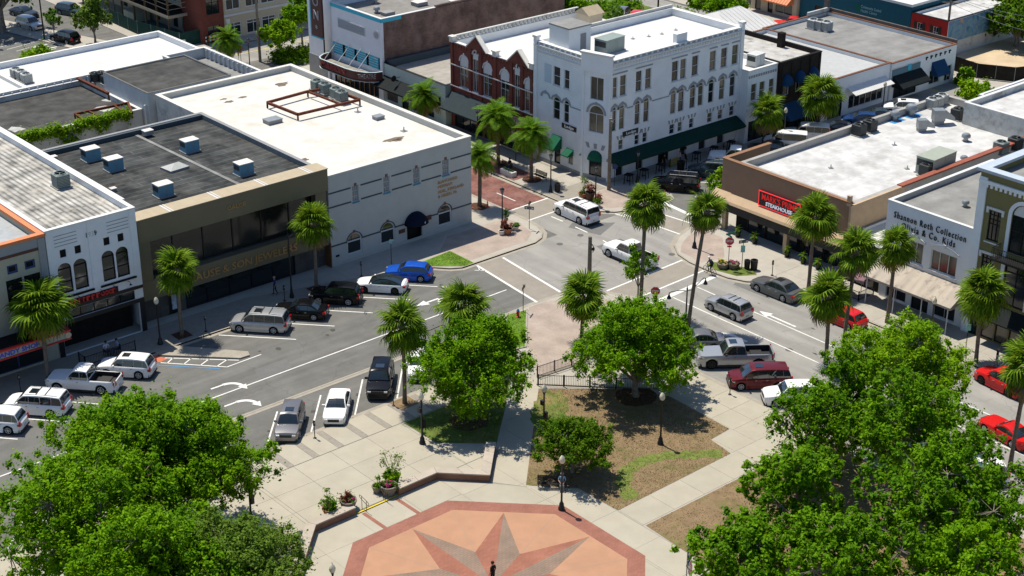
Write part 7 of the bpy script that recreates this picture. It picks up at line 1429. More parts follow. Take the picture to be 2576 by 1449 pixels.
# hydrant, bins, cones
q = G(1303, 797, .13); t = thing('fire_hydrant', 'red fire hydrant with blue cap on the small lawn', 'hydrant', q); mb = MB(); mb.lathe([(.16, 0), (.16, .05), (.11, .08), (.11, .5), (.14, .52), (.14, .57)], (0, 0, 0), 10); mb.tube([(-.2, 0, .42), (.2, 0, .42)], .055, 8); mb.obj('barrel', m_stopred, t); mb = MB(); mb.lathe([(.14, .57), (.12, .68), (.05, .76), (.05, .8), (0, .82)], (0, 0, 0), 10); mb.obj('bonnet', mat('hydrant_blue', (.02, .2, .5), var=0), t)
def bin_(label, loc, r=.3, h=.95):
    t = thing('litter_bin', label, 'bin', loc); mb = MB(); mb.lathe([(r*.85, .05), (r, h*.85), (r*1.06, h*.9), (r*1.06, h), (r*.7, h), (r*.7, h*.8)], (0, 0, 0), 14); mb.obj('bin_body', m_black, t)
    for k in range(14): a = 2*pi*k/14; mb = MB(); mb.bar((r*.9*cos(a), r*.9*sin(a), .05), (r*1.04*cos(a), r*1.04*sin(a), h*.86), .03, .02); mb.obj('slat', m_black, t)
bin_('wide black slatted bin behind the twin flower planters', (106.9, 90.2, .13), .33, 1.0); bin_('smaller black bin beside the wide slatted bin', (106.55, 90.75, .13), .27, .9); bin_('black slatted bin under the date palm on the hotel plaza', (106.3, 117.1, .13)); bin_('black bin by the hotel high tables', (*G(1712, 432)[:2], .13), .4, 1.1); bin_('black bin by the far stop sign', (104.0, 175.2, .13))
def cone(label, loc, group=None):
    t = thing('traffic_cone', label, 'traffic cone', loc, 0, group); MB().box(-.19, -.19, 0, .19, .19, .04).obj('base', m_orangecone, t); mb = MB(); mb.lathe([(.13, .04), (.025, .72), (0, .73)], (0, 0, 0), 12); mb.obj('cone_body', m_orangecone, t); mb = MB(); mb.lathe([(.085, .36), (.065, .48)], (0, 0, 0), 12); mb.obj('reflective_band', m_signwhite, t)
cone('orange traffic cone beside the date palm at the beige office', (96.5, 119.5, .14), 'cones by the office palm'); cone('orange traffic cone beside the date palm at the beige office', (97.9, 118.5, .14), 'cones by the office palm'); cone('orange traffic cone on the grass tip by the black car', (113.8, 108.7, .14))
# utility poles and cables
def pole(label, loc, h, r=.16, arms=0, m=m_wood):
    t = thing('utility_pole', label, 'pole', loc); mb = MB(); mb.tube([(0, 0, -.1), (0, 0, h)], [r*1.15, r*.85], 10); mb.obj('shaft', m, t, smooth=radians(40))
    for k in range(arms): mb = MB(); mb.bar((-1.1*cos(.9), 1.1*sin(.9), h-.5-.9*k), (1.1*cos(.9), -1.1*sin(.9), h-.5-.9*k), .12); mb.obj('cross_arm', m, t)
    return t
p1_ = pole('weathered pole stub rising behind the paved corner palm', (90.4, 95.2, .12), 6.3, .2); mb = MB(); mb.tube([(.1, -.15, 5.6), (.25, -.3, 5.2), (.15, -.2, 4.8)], .04, 5); mb.box(.1, -.3, 5.0, .3, -.15, 5.25); mb.obj('cable_loop', m_black, p1_)
p2_ = pole('tall grey pole at the hotel door corner', (110.8, 114.0, .12), 7.9, .19); mb = MB(); mb.tube([(-.2, -.2, 7.6), (-.35, -.4, 7.8), (-.2, -.6, 7.7)], .05, 6); mb.obj('floodlight_arm', m_grey, p2_)
pole('grey pole in front of the cream block', (108.1, 177.7, .12), 10.5, .17); t_ = pole('utility pole with cross arms beside the red house', (*G(2376, 142)[:2], .1), 8.6, .16, 2); pole('slim pole behind the hall roof by the black crossover', (*G(112, 100)[:2], .06), 9, .1, 0, m_black); pole('dark pole among the roadside trees behind the hotel', (*G(1655, 32)[:2], .1), 8, .12, 0, m_dark)
pk = G(2376, 142); 
for k, (dz, e) in enumerate(((8.2, (2640, 175, 6.5)), (8.1, (2640, 190, 6.2)), (7.2, (2640, 215, 6.2)), (8.0, (1960, 110, 7.5)))):
    e_ = G(*e[:2]) ; a_ = Vector((pk.x, pk.y, dz)); b_ = Vector((e_.x, e_.y, e[2])); pts = [a_.lerp(b_, i/8)-Vector((0, 0, 1.2*4*(i/8)*(1-i/8)*.4)) for i in range(9)]; mb = MB(); mb.tube(pts, .025, 4); mb.obj('overhead_cable', m_metal, label=('topmost overhead cable running right from the cross armed pole', 'middle overhead cable running right from the cross armed pole', 'lowest overhead cable running right from the cross armed pole', 'overhead cable running left from the cross armed pole over the far roofs')[k], cat='cable')
# ---- brick seat walls with capstones round the star plaza
def seat_wall(label, pts, thick=.6, h=.66, cap=1.62):
    t = site('seat_wall', label, 'wall', (pts[0][0], pts[0][1], 0)); o = off_line(pts, thick); mb = MB()
    for i in range(len(pts)-1): mb.prism([pts[i], pts[i+1], o[i+1], o[i]], .1, h)
    mb.obj('brickwork', m_seatbrick, t); a, b_ = off_line(pts, -.06), off_line(pts, thick+.06)
    for i in range(len(pts)-1):
        n = max(1, round((Vector(pts[i+1])-Vector(pts[i])).length/cap))
        for k in range(n):
            f0, f1 = (k+.006)/n, (k+1-.006)/n; L_ = lambda q, f: (lerp(q[i][0], q[i+1][0], f), lerp(q[i][1], q[i+1][1], f)); MB().prism([L_(a, f0), L_(a, f1), L_(b_, f1), L_(b_, f0)], h+.002, h+.1).obj('capstone', m_capstone, t, bevel=.015)
seat_wall('brick seat wall with pale caps curving right round the star plaza', [(57.8, 80.1), (61.2, 80.1), (63.9, 77.35), (67.2, 80.65)][::1]); seat_wall('brick seat wall with pale caps curving left past the handrail', [(44.6, 74.0), (50.6, 80.1), (54.0, 80.1)])
# ---- planters
def pot(label, loc, r, h, m, plant=None, seed=0, name='planter_pot', rim=True, ph=.8, pr=None, flower=None, leaf=.09, n=14, per=45):
    t = thing(name, label, 'planter', loc); mb = MB(); mb.lathe([(r*.72, 0), (r*.98, h*.8), (r*1.06, h*.86), (r*1.06, h), (r*.88, h), (r*.86, h*.84)] if rim else [(r*.95, 0), (r, h), (r*.85, h), (r*.85, h*.85)], (0, 0, 0), 18); mb.obj('pot', m, t, smooth=radians(40)); mb = MB(); mb.lathe([(0, h*.86), (r*.86, h*.86)], (0, 0, 0), 16); mb.obj('soil', m_soil, t)
    rg = random.Random(seed); pr = pr or r
    if plant: cen = [(rg.uniform(-pr, pr)*.8, rg.uniform(-pr, pr)*.8, h+rg.random()*ph) for _ in range(n)]; mb = MB(); [mb.tube([(0, 0, h*.8), (c_[0]*.4, c_[1]*.4, (h+c_[2])/2), c_], .012, 4) for c_ in cen]; mb.obj('stems', m_bark, t); leafcloud('foliage', cen, [.2*max(.7, pr/.4)]*n, per, leaf, plant, t, seed)
    if flower: cen = [(rg.uniform(-r, r)*.7, rg.uniform(-r, r)*.7, h+.08+rg.random()*.1) for _ in range(9)]; leafcloud('flowers', cen, [.12]*9, 14, .075, flower, t, seed+1)
    return t
L_red = leafmat('red_leaves', (.14, .035, .025), (.26, .09, .05), .3); z_ = .185
pot('round stone planter with pink flowers at the yellow step, beside the right seat wall', (57.35, 80.75, z_), .62, .75, m_stonepot, L_bush, 1, ph=.15, flower=L_pink, n=8); pot('terracotta pot with tall airy shrub and bright leaves behind the stone planter', (58.3, 81.5, z_), .42, .55, m_terra, L_olive, 2, ph=1.9, pr=.95, n=24, per=26); bush('bright sword leaved plant in the terracotta pot', (58.15, 81.45, .7), .5, .6, L_lime, 3, leaf=.22, n=14, name='potted_plant', cr=.25, cat='plant'); pot('small round pot with grassy plant left of the stone planter', (56.9, 81.5, z_), .4, .5, m_stonepot, L_oak2, 4, ph=.6, n=8)
pot('stone planter with pink flowers beside the handrail and left seat wall', (54.0, 81.0, z_), .6, .75, m_stonepot, L_bush, 5, ph=.15, flower=L_pink, n=8); pot('terracotta pot with tall thin shrub behind the left seat wall', (52.6, 81.3, z_), .5, .5, m_terra, L_oak2, 6, ph=.5, pr=.7, n=18); bush('tall thin airy shrub growing in the terracotta pot by the handrail', (52.5, 81.2, .6), .5, 2.2, L_olive, 7, leaf=.1, n=16, per=24, name='potted_plant', cr=.3, cat='plant'); bush('red leaved plant in the stone planter by the handrail', (53.9, 81.1, .85), .4, .9, L_red, 8, leaf=.1, n=12, per=24, name='potted_plant', cr=.22, cat='plant')
def handrail(label, x, y):
    t = thing('handrail', label, 'handrail', (x, y, z_)); mb = MB(); mb.tube([(0, -.45, 0), (0, -.45, .82)], .022, 6); mb.tube([(0, .1, 0), (0, .1, .95)], .022, 6); mb.obj('posts', m_black, t); mb = MB(); mb.tube([(0, -.72, .62), (0, -.75, .74), (0, -.62, .84), (0, .2, 1.02), (0, .38, .98), (0, .36, .84), (0, .2, .76), (0, -.55, .56), (0, -.72, .62)], .02, 6); mb.obj('rail_loop', m_black, t)
handrail('looped black handrail by the left planters at the yellow step', 54.75, 80.3); handrail('looped black handrail by the right stone planter at the yellow step', 56.6, 80.3)
for lb, px, py, r, h, m_, pl, ph in (('terracotta pot with palm leaves beside the beige office lantern', 1277, 588, .45, .6, m_terra, L_red, .7), ('cream pot behind the lantern post', 1262, 590, .3, .45, m_cop, None, 0), ('small pale pot with round cactus near the lantern post', 1297, 578, .33, .4, m_cop, L_bush, .25), ('small young palm pot by the lantern', 1274, 575, .25, .4, m_terra, L_palm, 1.6),
                                   ('terracotta pot with airy shrub at the hotel corner', 1467, 498, .5, .6, m_terra, L_olive, 1.6), ('tall brown pot with dark red plant at the hotel corner lantern', 1484, 503, .5, .9, mat('brown_pot', (.09, .06, .05), var=.2), L_red, 1.0), ('terracotta bowl with red flowers at the hotel corner', 1504, 508, .42, .4, m_terra, L_red, .3), ('pale pot with white flowers in front of the terracotta bowl', 1503, 520, .38, .5, m_cop, L_bush, .25)):
    q = G(px, py, .13); pot(lb, q, r, h, m_, pl, int(px), ph=ph, pr=r*1.1)
for k, (x, y) in enumerate(((105.0, 92.4), (105.75, 91.75))):
    t = thing('wooden_planter', ('left', 'right')[0] and ('hexagonal wooden planter with yellow flowers under the stop sign' if k == 0 else 'hexagonal wooden planter with pink flowers under the stop sign'), 'planter', (x, y, .13)); mb = MB(); mb.lathe([(.5, 0), (.62, .5), (.52, .5), (.5, .42), (0, .42)], (0, 0, 0), 6); mb.obj('box', m_wood, t); rg = random.Random(k); cen = [(rg.uniform(-.4, .4), rg.uniform(-.4, .4), .5+rg.random()*.15) for _ in range(12)]; leafcloud('foliage', cen, [.14]*12, 20, .08, L_bush, t, k); leafcloud('flowers', [(a, b_, c_+.1) for a, b_, c_ in cen], [.13]*12, 16, .08, L_yel if k == 0 else L_pink, t, k+9)
t = site('planter_box', 'white rectangular planter box on the hotel brick terrace', 'planter', (105.6, 124.2, 0)); MB().box(105.2, 123.2, .12, 105.9, 125.2, .7).obj('box', m_white, t, bevel=.02); leafcloud('foliage', [(105.55, 123.5+.2*i, .75) for i in range(8)], [.2]*8, 30, .09, L_oak2, t, 3, org=(105.6, 124.2, 0))
for k, (x, y) in enumerate(((112.0, 96.6), (112.0, 94.4), (111.9, 90.2), (111.9, 88.2), (111.9, 86.4))): palm(('potted palm beside the steakhouse corner column', 'second potted palm along the steakhouse front', 'potted palm right of the steakhouse middle column', 'potted palm along the steakhouse glass', 'last potted palm by the steakhouse right end')[k], (x-.3, y, .13), (x-.3, y, .9), .62, 'pin', 14, 160+k, 'potted_palm', .05, 0); pot(('black pot under the corner column palm', 'black pot under the second steakhouse palm', 'black pot right of the middle column', 'black pot along the steakhouse glass', 'black pot at the steakhouse right end')[k], (x-.3, y, .13), .3, .5, m_black)
# ---- benches
def bench(label, loc, rz, w=1.8, m=m_black):
    t = thing('bench', label, 'bench', loc, rz)
    for k in range(5): MB().box(-w/2, -.2+.09*k, .43, w/2, -.13+.09*k, .46).obj('seat_slat', m, t)
    for k in range(5): MB().bar((-w/2, .27+.018*k, .52+.085*k), (w/2, .27+.018*k, .52+.085*k), .02, .07).obj('back_slat', m, t)
    for x in (-w/2+.08, w/2-.08): mb = MB(); mb.tube([(x, -.22, 0), (x, -.2, .44), (x, .24, .46), (x, .36, .95)], .025, 6); mb.tube([(x, .3, 0), (x, .22, .46)], .025, 6); mb.tube([(x, -.2, .44), (x, -.22, .66), (x, .26, .68)], .02, 6); mb.obj('bench_end', m, t)
bench('black slatted bench beneath the low dense tree', (66.75, 73.75, .13), Q(-42), 2.1); bench('black bench beside the date palm on the hotel plaza', (107.2, 121.0, .13), Q(-90)); bench('black bench behind the white planter box on the hotel terrace', (106.3, 125.6, .13), Q(-90))
# ---- railings of square bars
def railing(label, pts, h=1.1, step=.14, postm=2.0):
    t = site('iron_railing', label, 'railing', (*pts[0], 0)); pk_, tot = MB(), 0
    for i in range(len(pts)-1):
        a, b_ = Vector((*pts[i], .13)), Vector((*pts[i+1], .13)); L_ = (b_-a).length; n = max(1, round(L_/postm))
        for k in range(n+1): q = a.lerp(b_, k/n); MB().box(q.x-.04, q.y-.04, .1, q.x+.04, q.y+.04, h+.12).obj('post', m_black, t)
        for z in (.15, h-.12): mb = MB(); mb.bar(a+Vector((0, 0, z)), b_+Vector((0, 0, z)), .035); mb.obj('rail', m_black, t)
        for k in range(int(L_/step)): q = a.lerp(b_, (k+.5)*step/L_); pk_.bar(q+Vector((0, 0, .08)), q+Vector((0, 0, h-.05)), .018)
    pk_.obj('pickets', m_black, t, kind='stuff')
railing('black picket railing along the paved corner', [(77.2, 87.2), (82.4, 86.7)]); railing('black picket railing along the dry lawn edge', [(76.3, 86.1), (80.7, 81.6), (83.2, 79.2)]); railing('black patio railing before the 1939 shop', [(50.0, 114.0), (50.0, 112.9), (54.6, 112.9)], 1.0); railing('black patio railing beside the clothing shop awning post', [(108.8, 81.4), (108.8, 79.4), (110.9, 79.4)], 1.0)
kb = MB(); strip(kb, [(76.3, 86.3), (80.7, 81.8), (83.2, 79.4)], 0, .2, .22, .1); kb.obj('kerb', m_kerb, kind='structure'); kb = MB(); strip(kb, [(77.2, 87.05), (82.4, 86.55)], 0, .2, .2, .1); kb.obj('kerb', m_kerb, kind='structure')
# ---- umbrellas, high tables, barrier
for k, (px, py) in enumerate(((2110, 680), (2170, 690))):
    q = G(px, py, 2.3); t = thing('patio_umbrella', ('dusky mauve patio umbrella behind the tall bent palm', 'dusky mauve patio umbrella by the cream awning post')[k], 'umbrella', (q.x, q.y, .13)); mb = MB(); mb.tube([(0, 0, 0), (0, 0, 2.5)], .03, 6); mb.obj('pole', m_metal, t); mb = MB(); mb.lathe([(1.25, 1.95), (1.22, 2.05), (.6, 2.35), (0, 2.55)], (0, 0, 0), 8); mb.obj('canopy', mat('mauve_canvas', (.25, .15, .17), rough=.85, var=.08), t)
for k, x in enumerate((113.6, 115.9, 118.4, 124.0, 126.8, 129.6)):
    t = thing('high_table', 'dark wooden high table under the long green awning', 'table', (x, 113.9, .13), .3, 'high tables by the hotel'); MB().box(-.42, -.42, 1.02, .42, .42, 1.08).obj('table_top', m_dark, t, bevel=.01)
    for a, b_ in ((-1, -1), (1, -1), (1, 1), (-1, 1)): MB().bar((a*.36, b_*.36, 0), (a*.3, b_*.3, 1.03), .07).obj('leg', m_dark, t)
    mb = MB(); mb.bar((-.34, 0, .35), (.34, 0, .35), .05); mb.bar((0, -.34, .35), (0, .34, .35), .05); mb.obj('stretcher', m_dark, t)
t = thing('steps_barrier', 'yellow striped steps barrier beneath the hotel awning', 'barrier', (121.3, 114.5, .13)); [MB().box(-.8, -.05, .25+.28*k, .8, .05, .36+.28*k).obj('stripe_rail', m_yellow, t) for k in range(3)]; [MB().box(x-.04, -.04, 0, x+.04, .04, 1.0).obj('post', m_black, t) for x in (-.8, .8)]
q = G(537, 112); t = thing('road_barricade', 'orange and white striped road barricade by the terracotta tower', 'barrier', (q.x, q.y, .02), .1)
for z in (.55, 1.05):
    for k in range(8): MB().box(-1.2+.3*k, -.03, z, -.9+.3*k, .03, z+.25).obj('stripe', m_orangecone if k % 2 else m_signwhite, t)
[MB().box(x-.04, -.3, 0, x+.04, .3, 1.3).obj('leg', m_black, t) for x in (-1.0, 1.0)]
def mesh_fence(label, pts, h, m, name='site_fence'):
    t = site(name, label, 'fence', (*pts[0], 0))
    for i in range(len(pts)-1):
        a, b_ = Vector((*pts[i], 0)), Vector((*pts[i+1], 0)); n = max(1, round((b_-a).length/3))
        for k in range(n):
            p0, p1 = a.lerp(b_, k/n), a.lerp(b_, (k+1)/n); mb = MB(); mb.bar(p0+Vector((0, 0, h/2+.12)), p1+Vector((0, 0, h/2+.12)), .03, h); mb.obj('screen_panel', m, t); mb = MB(); mb.tube([p0, p0+Vector((0, 0, h+.2))], .035, 6); mb.obj('post', m_metal, t)
    return t
mesh_fence('dark green screened site fence below the steel balcony', [(102.2, 208), (102.0, 199.4), (103.4, 190.3), (107.3, 189.9)], 1.9, mat('green_screen', (.015, .05, .042), rough=.8, var=.2)); mesh_fence('black screened fence with pale bird marks round the sand lot', [tuple(G(2396, 178)[:2]), tuple(G(2455, 198)[:2]), tuple(G(2550, 208)[:2]), tuple(G(2660, 195)[:2])], 1.9, mat('black_screen', (.02, .018, .014), rough=.8, var=.4, scale=1.2))
for k, (px, py) in enumerate(((420, 105), (452, 112))): q = G(px, py, 1.0); t = thing('banner', ('white banner hung on the green site fence, left', 'white banner with pale logo hung on the green site fence by the corner')[k], 'banner', (q.x, q.y, .3), Q(-80) if k == 0 else Q(-25)); MB().box(-.8, -.03, 0, .8, .0, 1.3).obj('cloth', m_signwhite, t)
# flag
q = G(1737, 1475); fz = 8.0; t = site('flagpole', 'flagpole with hanging striped flag at the lower edge of the lawn', 'flag', (q.x, q.y, 0)); mb = MB(); top_ = G(1731, 1372, 3.6); bx_, by_ = top_.x, top_.y; mb.tube([(bx_, by_, 0), (bx_, by_, 3.6)], .04, 8); mb.obj('pole', m_metal, t); mb = MB(); mb.lathe([(0, 3.58), (.08, 3.66), (0, 3.75)], (bx_, by_, 0), 8); mb.obj('ball_finial', m_trim, t)
nrm_ = RGT
for k in range(9):
    u0, u1 = .05+.035*k, .05+.035*(k+1); zt = 3.45-.12*k; wv = lambda i_: .05*sin(i_*1.3)
    mb = MB(); mb.grid([[Vector((bx_, by_, zt-.17*i_))+nrm_*(u_)+Vector((wv(i_+k), wv(i_*.7), 0)) for u_ in (u0-.05, u1-.03)] for i_ in range(10)]); mb.obj('flag_stripe', (m_stopred, m_signwhite)[k % 2] if k > 3 else m_navy if k < 3 else m_signwhite, t)

# ================================================================ ROOF EQUIPMENT (things standing on roofs)
m_ac = mat('unit_blue_grey', (.12, .26, .34), rough=.6, var=.08); m_actop = mat('unit_white_top', (.62, .60, .56), rough=.7, var=.08, stain=.45, stain_scale=2.2, stain_col=(.30, .10, .04)); m_acwhite = mat('unit_white', (.5, .52, .5), rough=.6, var=.08)
def package_unit(label, loc, s_=1.0, rz=0, group=None, sz=(1.5, 1.15, 1.15), m=None, mt=None):
    t = thing('roof_unit', label, 'air conditioner', loc, rz, group); m = m or m_ac; a, b_, h = [q*s_ for q in sz]; MB().box(-a/2, -b_/2, .08, a/2, b_/2, h).obj('casing', m, t, bevel=.02); MB().box(-a/2-.03, -b_/2-.03, h, a/2+.03, b_/2+.03, h+.07).obj('lid', mt or m_actop, t); MB().box(-a/2-.1, -b_/2-.1, 0, a/2+.1, b_/2+.1, .1).obj('curb', m_grey, t); MB().box(-a/2-.012, -b_/2+.1, .5*h, -a/2+.01, b_/2-.1, .9*h).obj('intake', m_acd, t); MB().box(-.02, -b_/2-.012, .15, .02, -b_/2+.01, h-.05).obj('seam', m_grey, t); MB().box(a*.1, -b_/2-.015, .25*h, a*.4, -b_/2+.01, .8*h).obj('access_panel', m, t); return t
def condenser(label, loc, s_=1.0, group=None, rz=0, m=None):
    t = thing('condenser', label, 'air conditioner', loc, rz, group); m = m or m_acg; w, h = .45*s_, .95*s_; MB().box(-w, -w, .1, w, w, h).obj('casing', m, t, bevel=.05*s_)
    for k in range(7): MB().box(-w-.008, -w-.008, .2*s_+.1*k*s_, w+.008, w+.008, .235*s_+.1*k*s_).obj('louvre', m_acd, t)
    mb = MB(); mb.lathe([(w*.86, h+.002), (w*.9, h+.06), (w*.8, h+.06), (w*.78, h+.01)], (0, 0, 0), 16); mb.obj('fan_ring', m, t); mb = MB(); mb.lathe([(0, h+.012), (w*.78, h+.012)], (0, 0, 0), 16); mb.obj('fan_well', m_acd, t); mb = MB(); [mb.bar((0, 0, h+.04), (w*.8*cos(a), w*.8*sin(a), h+.04), .05, .015) for a in (0, 2.1, 4.2)]; mb.obj('fan_guard', m_metal, t); MB().box(-w-.12, -w-.12, 0, w+.12, w+.12, .1).obj('pad', m_grey, t); return t
def vent(label, loc, s_=1.0, kind='mush', group=None, rz=0):
    t = thing('roof_vent', label, 'vent', loc, rz, group); mb = MB()
    if kind == 'mush': mb.lathe([(.22*s_, 0), (.22*s_, .35*s_), (.42*s_, .4*s_), (.42*s_, .6*s_), (.3*s_, .75*s_), (0, .8*s_)], (0, 0, 0), 14); mb.obj('stack', m_metal, t, smooth=radians(40))
    elif kind == 'pipe': mb.lathe([(.06*s_, 0), (.06*s_, .4*s_), (.1*s_, .42*s_), (0, .5*s_)], (0, 0, 0), 8); mb.obj('stack', m_metal, t)
    else: mb.box(-.5*s_, -.35*s_, .3*s_, .3*s_, .35*s_, 1.1*s_); mb._add([(x, y, z) for x, z in ((.3*s_, 1.1*s_), (1.0*s_, .55*s_), (1.0*s_, .35*s_), (.3*s_, .5*s_)) for y in (-.35*s_, .35*s_)], [(0, 1, 3, 2), (2, 3, 5, 4), (4, 5, 7, 6), (0, 2, 4, 6), (1, 7, 5, 3)]); mb.obj('hood', m_metal, t, bevel=.02); MB().box(-.45*s_, -.3*s_, 0, .25*s_, .3*s_, .31*s_).obj('curb', m_grey, t)
    MB().box(-.28*s_, -.28*s_, -.02, .28*s_, .28*s_, .06).obj('base_plate', m_grey, t); return t
def hatch(label, px, py, z, w, d, h, m, name='roof_hatch', rz=0, cat='roof hatch'):
    q = G(px, py, z); t = thing(name, label, cat, q, rz); MB().box(-w/2, -d/2, 0, w/2, d/2, h).obj('curb', m_grey, t); MB().box(-w/2-.05, -d/2-.05, h, w/2+.05, d/2+.05, h+.08).obj('lid', m, t, bevel=.02); return t
for px, py, w_ in ((230, 402, 'closest to the vines'), (287, 427, 'second from the vines'), (412, 492, 'nearest the bronze fascia front'), (478, 380, 'nearest the rear upstand'), (614, 438, 'nearest the white office roof')): package_unit('blue grey unit with rusty lid on dark felt roof, '+w_, G(px, py, 9.3), 1.0, 0, 'roof units on the jewellers roof')
q = G(440, 424, 9.3); t = thing('skylight', 'shallow pyramid skylight on the dark felt roof', 'skylight', q, .1); MB().box(-1.05, -.85, 0, 1.05, .85, .2).obj('curb', m_grey, t); mb = MB(); mb._add([(-1, -.8, .2), (1, -.8, .2), (1, .8, .2), (-1, .8, .2), (0, 0, .55)], [(0, 1, 4), (1, 2, 4), (2, 3, 4), (3, 0, 4)]); mb.obj('dome', mat('skylight_acrylic', (.42, .43, .40), rough=.3, var=.1), t)
hatch('small pale box on the jewellers roof near the vines', 135, 403, 9.3, .6, .5, .35, m_actop, 'roof_box', cat='roof box'); hatch('small pale box near the front of the jewellers roof', 285, 482, 9.3, .5, .45, .3, m_actop, 'roof_box', cat='roof box'); hatch('white roof box straddling the rear upstand of the jewellers roof', 372, 338, 9.5, .9, .7, .4, m_actop, 'roof_box', cat='roof box')
condenser('dark grey condenser on the streaked white roof', G(155, 470, 11.0), 1.35, m=m_acg)
for px, py in ((42, 195), (55, 200), (68, 208)): condenser('pale condenser standing on the bright hall roof', G(px, py, 7.0), 1.15, 'condensers on the hall roof', m=m_acwhite)
for px, py in ((240, 205), (256, 203), (270, 212)): condenser('black condenser beside the rusty beam at the stair block', G(px, py, 6.75), 1.1, 'condensers by the stair block', m=m_acd)
for px, py in ((798, 226), (818, 234), (846, 246), (860, 254)): condenser('dark condenser lined up on the rusty frame of the office roof', G(px, py, 8.9), 1.15, 'condensers on the office roof')
def frame(label, pts, z, hh=.6, w=.22, cross=()):
    t = site('steel_gantry', label, 'steel beams', (pts[0][0], pts[0][1], z))
    for i in range(len(pts)-1 if pts[0] != pts[-1] else len(pts)-1): mb = MB(); mb.bar((*pts[i], z+hh), (*pts[i+1], z+hh), w, .26); mb.obj('beam', m_rust, t)
    for a, b_ in cross: mb = MB(); mb.bar((*a, z+hh), (*b_, z+hh), w*.8, .2); mb.obj('cross_beam', m_rust, t)
    for p_ in pts: mb = MB().box(p_[0]-.07, p_[1]-.07, z, p_[0]+.07, p_[1]+.07, z+hh); mb.obj('stub', m_rust, t)
gz = lambda px, py, z: tuple(G(px, py, z)[:2])
frame('rusty rectangular steel frame on the beige office roof', [gz(672, 258, 9.3), gz(749, 288, 9.3), gz(905, 251, 9.3), gz(828, 222, 9.3), gz(774, 230, 9.3), gz(672, 258, 9.3)], 8.7, .6, .22, [(gz(778, 232, 9.3), gz(856, 262, 9.3))])
frame('rusty ladder of steel beams on the rear building roof', [gz(188, 286, 7.4), gz(322, 258, 7.4), gz(332, 283, 7.4), gz(215, 305, 7.4), gz(188, 286, 7.4)], 6.75, .6, .22, [(gz(225, 280, 7.4), gz(258, 297, 7.4)), (gz(288, 265, 7.4), gz(318, 285, 7.4))]); frame('long rusty beam running to the pale stair block', [gz(190, 192, 7.6), gz(272, 232, 7.6)], 6.75, .7, .3)
hatch('grey roof hatch on the beige office roof near the rusty frame', 686, 308, 8.65, 1.6, 1.2, .35, m_metal); hatch('small grey roof hatch towards the street side of the beige office roof', 952, 299, 8.65, 1.0, .8, .3, m_metal)
for k, (px, py, lb) in enumerate(((900, 282, 'small pipe vent on the beige office roof near the hatch'), (1016, 330, 'pipe vent beside the dark roof patch of the office'), (660, 190, 'pipe vent in the rear corner of the office roof'))): vent(lb, G(px, py, 8.65), 1.0, 'pipe')
m_stain = mat('roof_stain', (.16, .13, .10), rough=.9, var=.4, scale=1.5)
for px, py, s_ in ((708, 212, 1.5), (575, 256, .8), (990, 350, 1.6), (765, 402, .9), (560, 250, .6), (1000, 352, .9), (610, 245, .7)):
    q = G(px, py, 8.65); rg = random.Random(int(px)); sheet('roof_stain', [(q.x+s_*rg.uniform(.35, 1.0)*cos(a*pi/6), q.y+s_*.55*rg.uniform(.35, 1.0)*sin(a*pi/6)) for a in range(12)], 8.657, m_stain, None, label=None, kind='stuff')
package_unit('large grey roof unit with sloped hood on the hotel roof', G(1533, 128, 12.75), 1.0, .1, None, (3.0, 1.7, 1.5), m_acg, m_acg); package_unit('roof unit with open lid on the white annexe roof', G(1900, 165, 8.15), 1.0, .1, None, (1.7, 1.3, 1.4), m_acwhite, m_acwhite)
for k, (px, py) in enumerate(((1478, 116), (1592, 98), (1632, 92), (1665, 86), (1700, 76))): vent('tiny pipe vent on the white hotel roof', G(px, py, 12.75), .6, 'pipe', 'pipe vents on the hotel roof')
hs_ = site('roof_hut', 'small cream hut with pitched roof on the white brick building roof', 'hut', (*gz(1482, 72, 9.3), 9.3)); x_, y_ = gz(1482, 72, 9.3); MB().box(x_-1.1, y_-1.1, 9.3, x_+1.1, y_+1.1, 11.3).obj('wall', m_cream, hs_); mb = MB(); mb._add([(x_-1.3, y_-1.3, 11.3), (x_+1.3, y_-1.3, 11.3), (x_+1.3, y_+1.3, 11.3), (x_-1.3, y_+1.3, 11.3), (x_-1.3, y_, 12.1), (x_+1.3, y_, 12.1)], [(0, 1, 5, 4), (2, 3, 4, 5), (0, 4, 3), (1, 2, 5), (0, 3, 2, 1)]); mb.obj('roof', m_tanflash, hs_)
for px, py in ((2045, 72), (2062, 75), (2078, 78)): condenser('silver condenser on the weathered grey roof', G(px, py, 4.35), 1.35, 'condensers on the grey roof', m=m_acwhite)
for k, (px, py, z, kind, s_, lb) in enumerate(((2250, 302, 6.25, 'mush', 1.3, 'galvanised exhaust fan on a blue base, nearer the street wall'), (2292, 290, 6.25, 'mush', 1.6, 'larger galvanised exhaust fan on a blue base by the street wall'), (2320, 330, 6.25, 'hood', 1.2, 'grey intake hood in the middle of the steakhouse roof'), (2362, 312, 6.25, 'hood', 1.5, 'large grey intake hood near the stained block'), (2429, 355, 6.25, 'mush', 1.1, 'round turbine vent on the steakhouse roof'), (2424, 408, 6.25, 'mush', .9, 'stepped chimney vent by the brick red coping'), (2250, 365, 6.25, 'pipe', .8, 'thin pipe vent in the open part of the steakhouse roof'), (2090, 423, 6.25, 'pipe', .8, 'thin pipe vent near the front of the steakhouse roof'), (2282, 425, 6.25, 'pipe', .8, 'thin pipe vent left of the big roof unit'))): vent(lb, G(px, py, z), s_, kind, None, -.6)
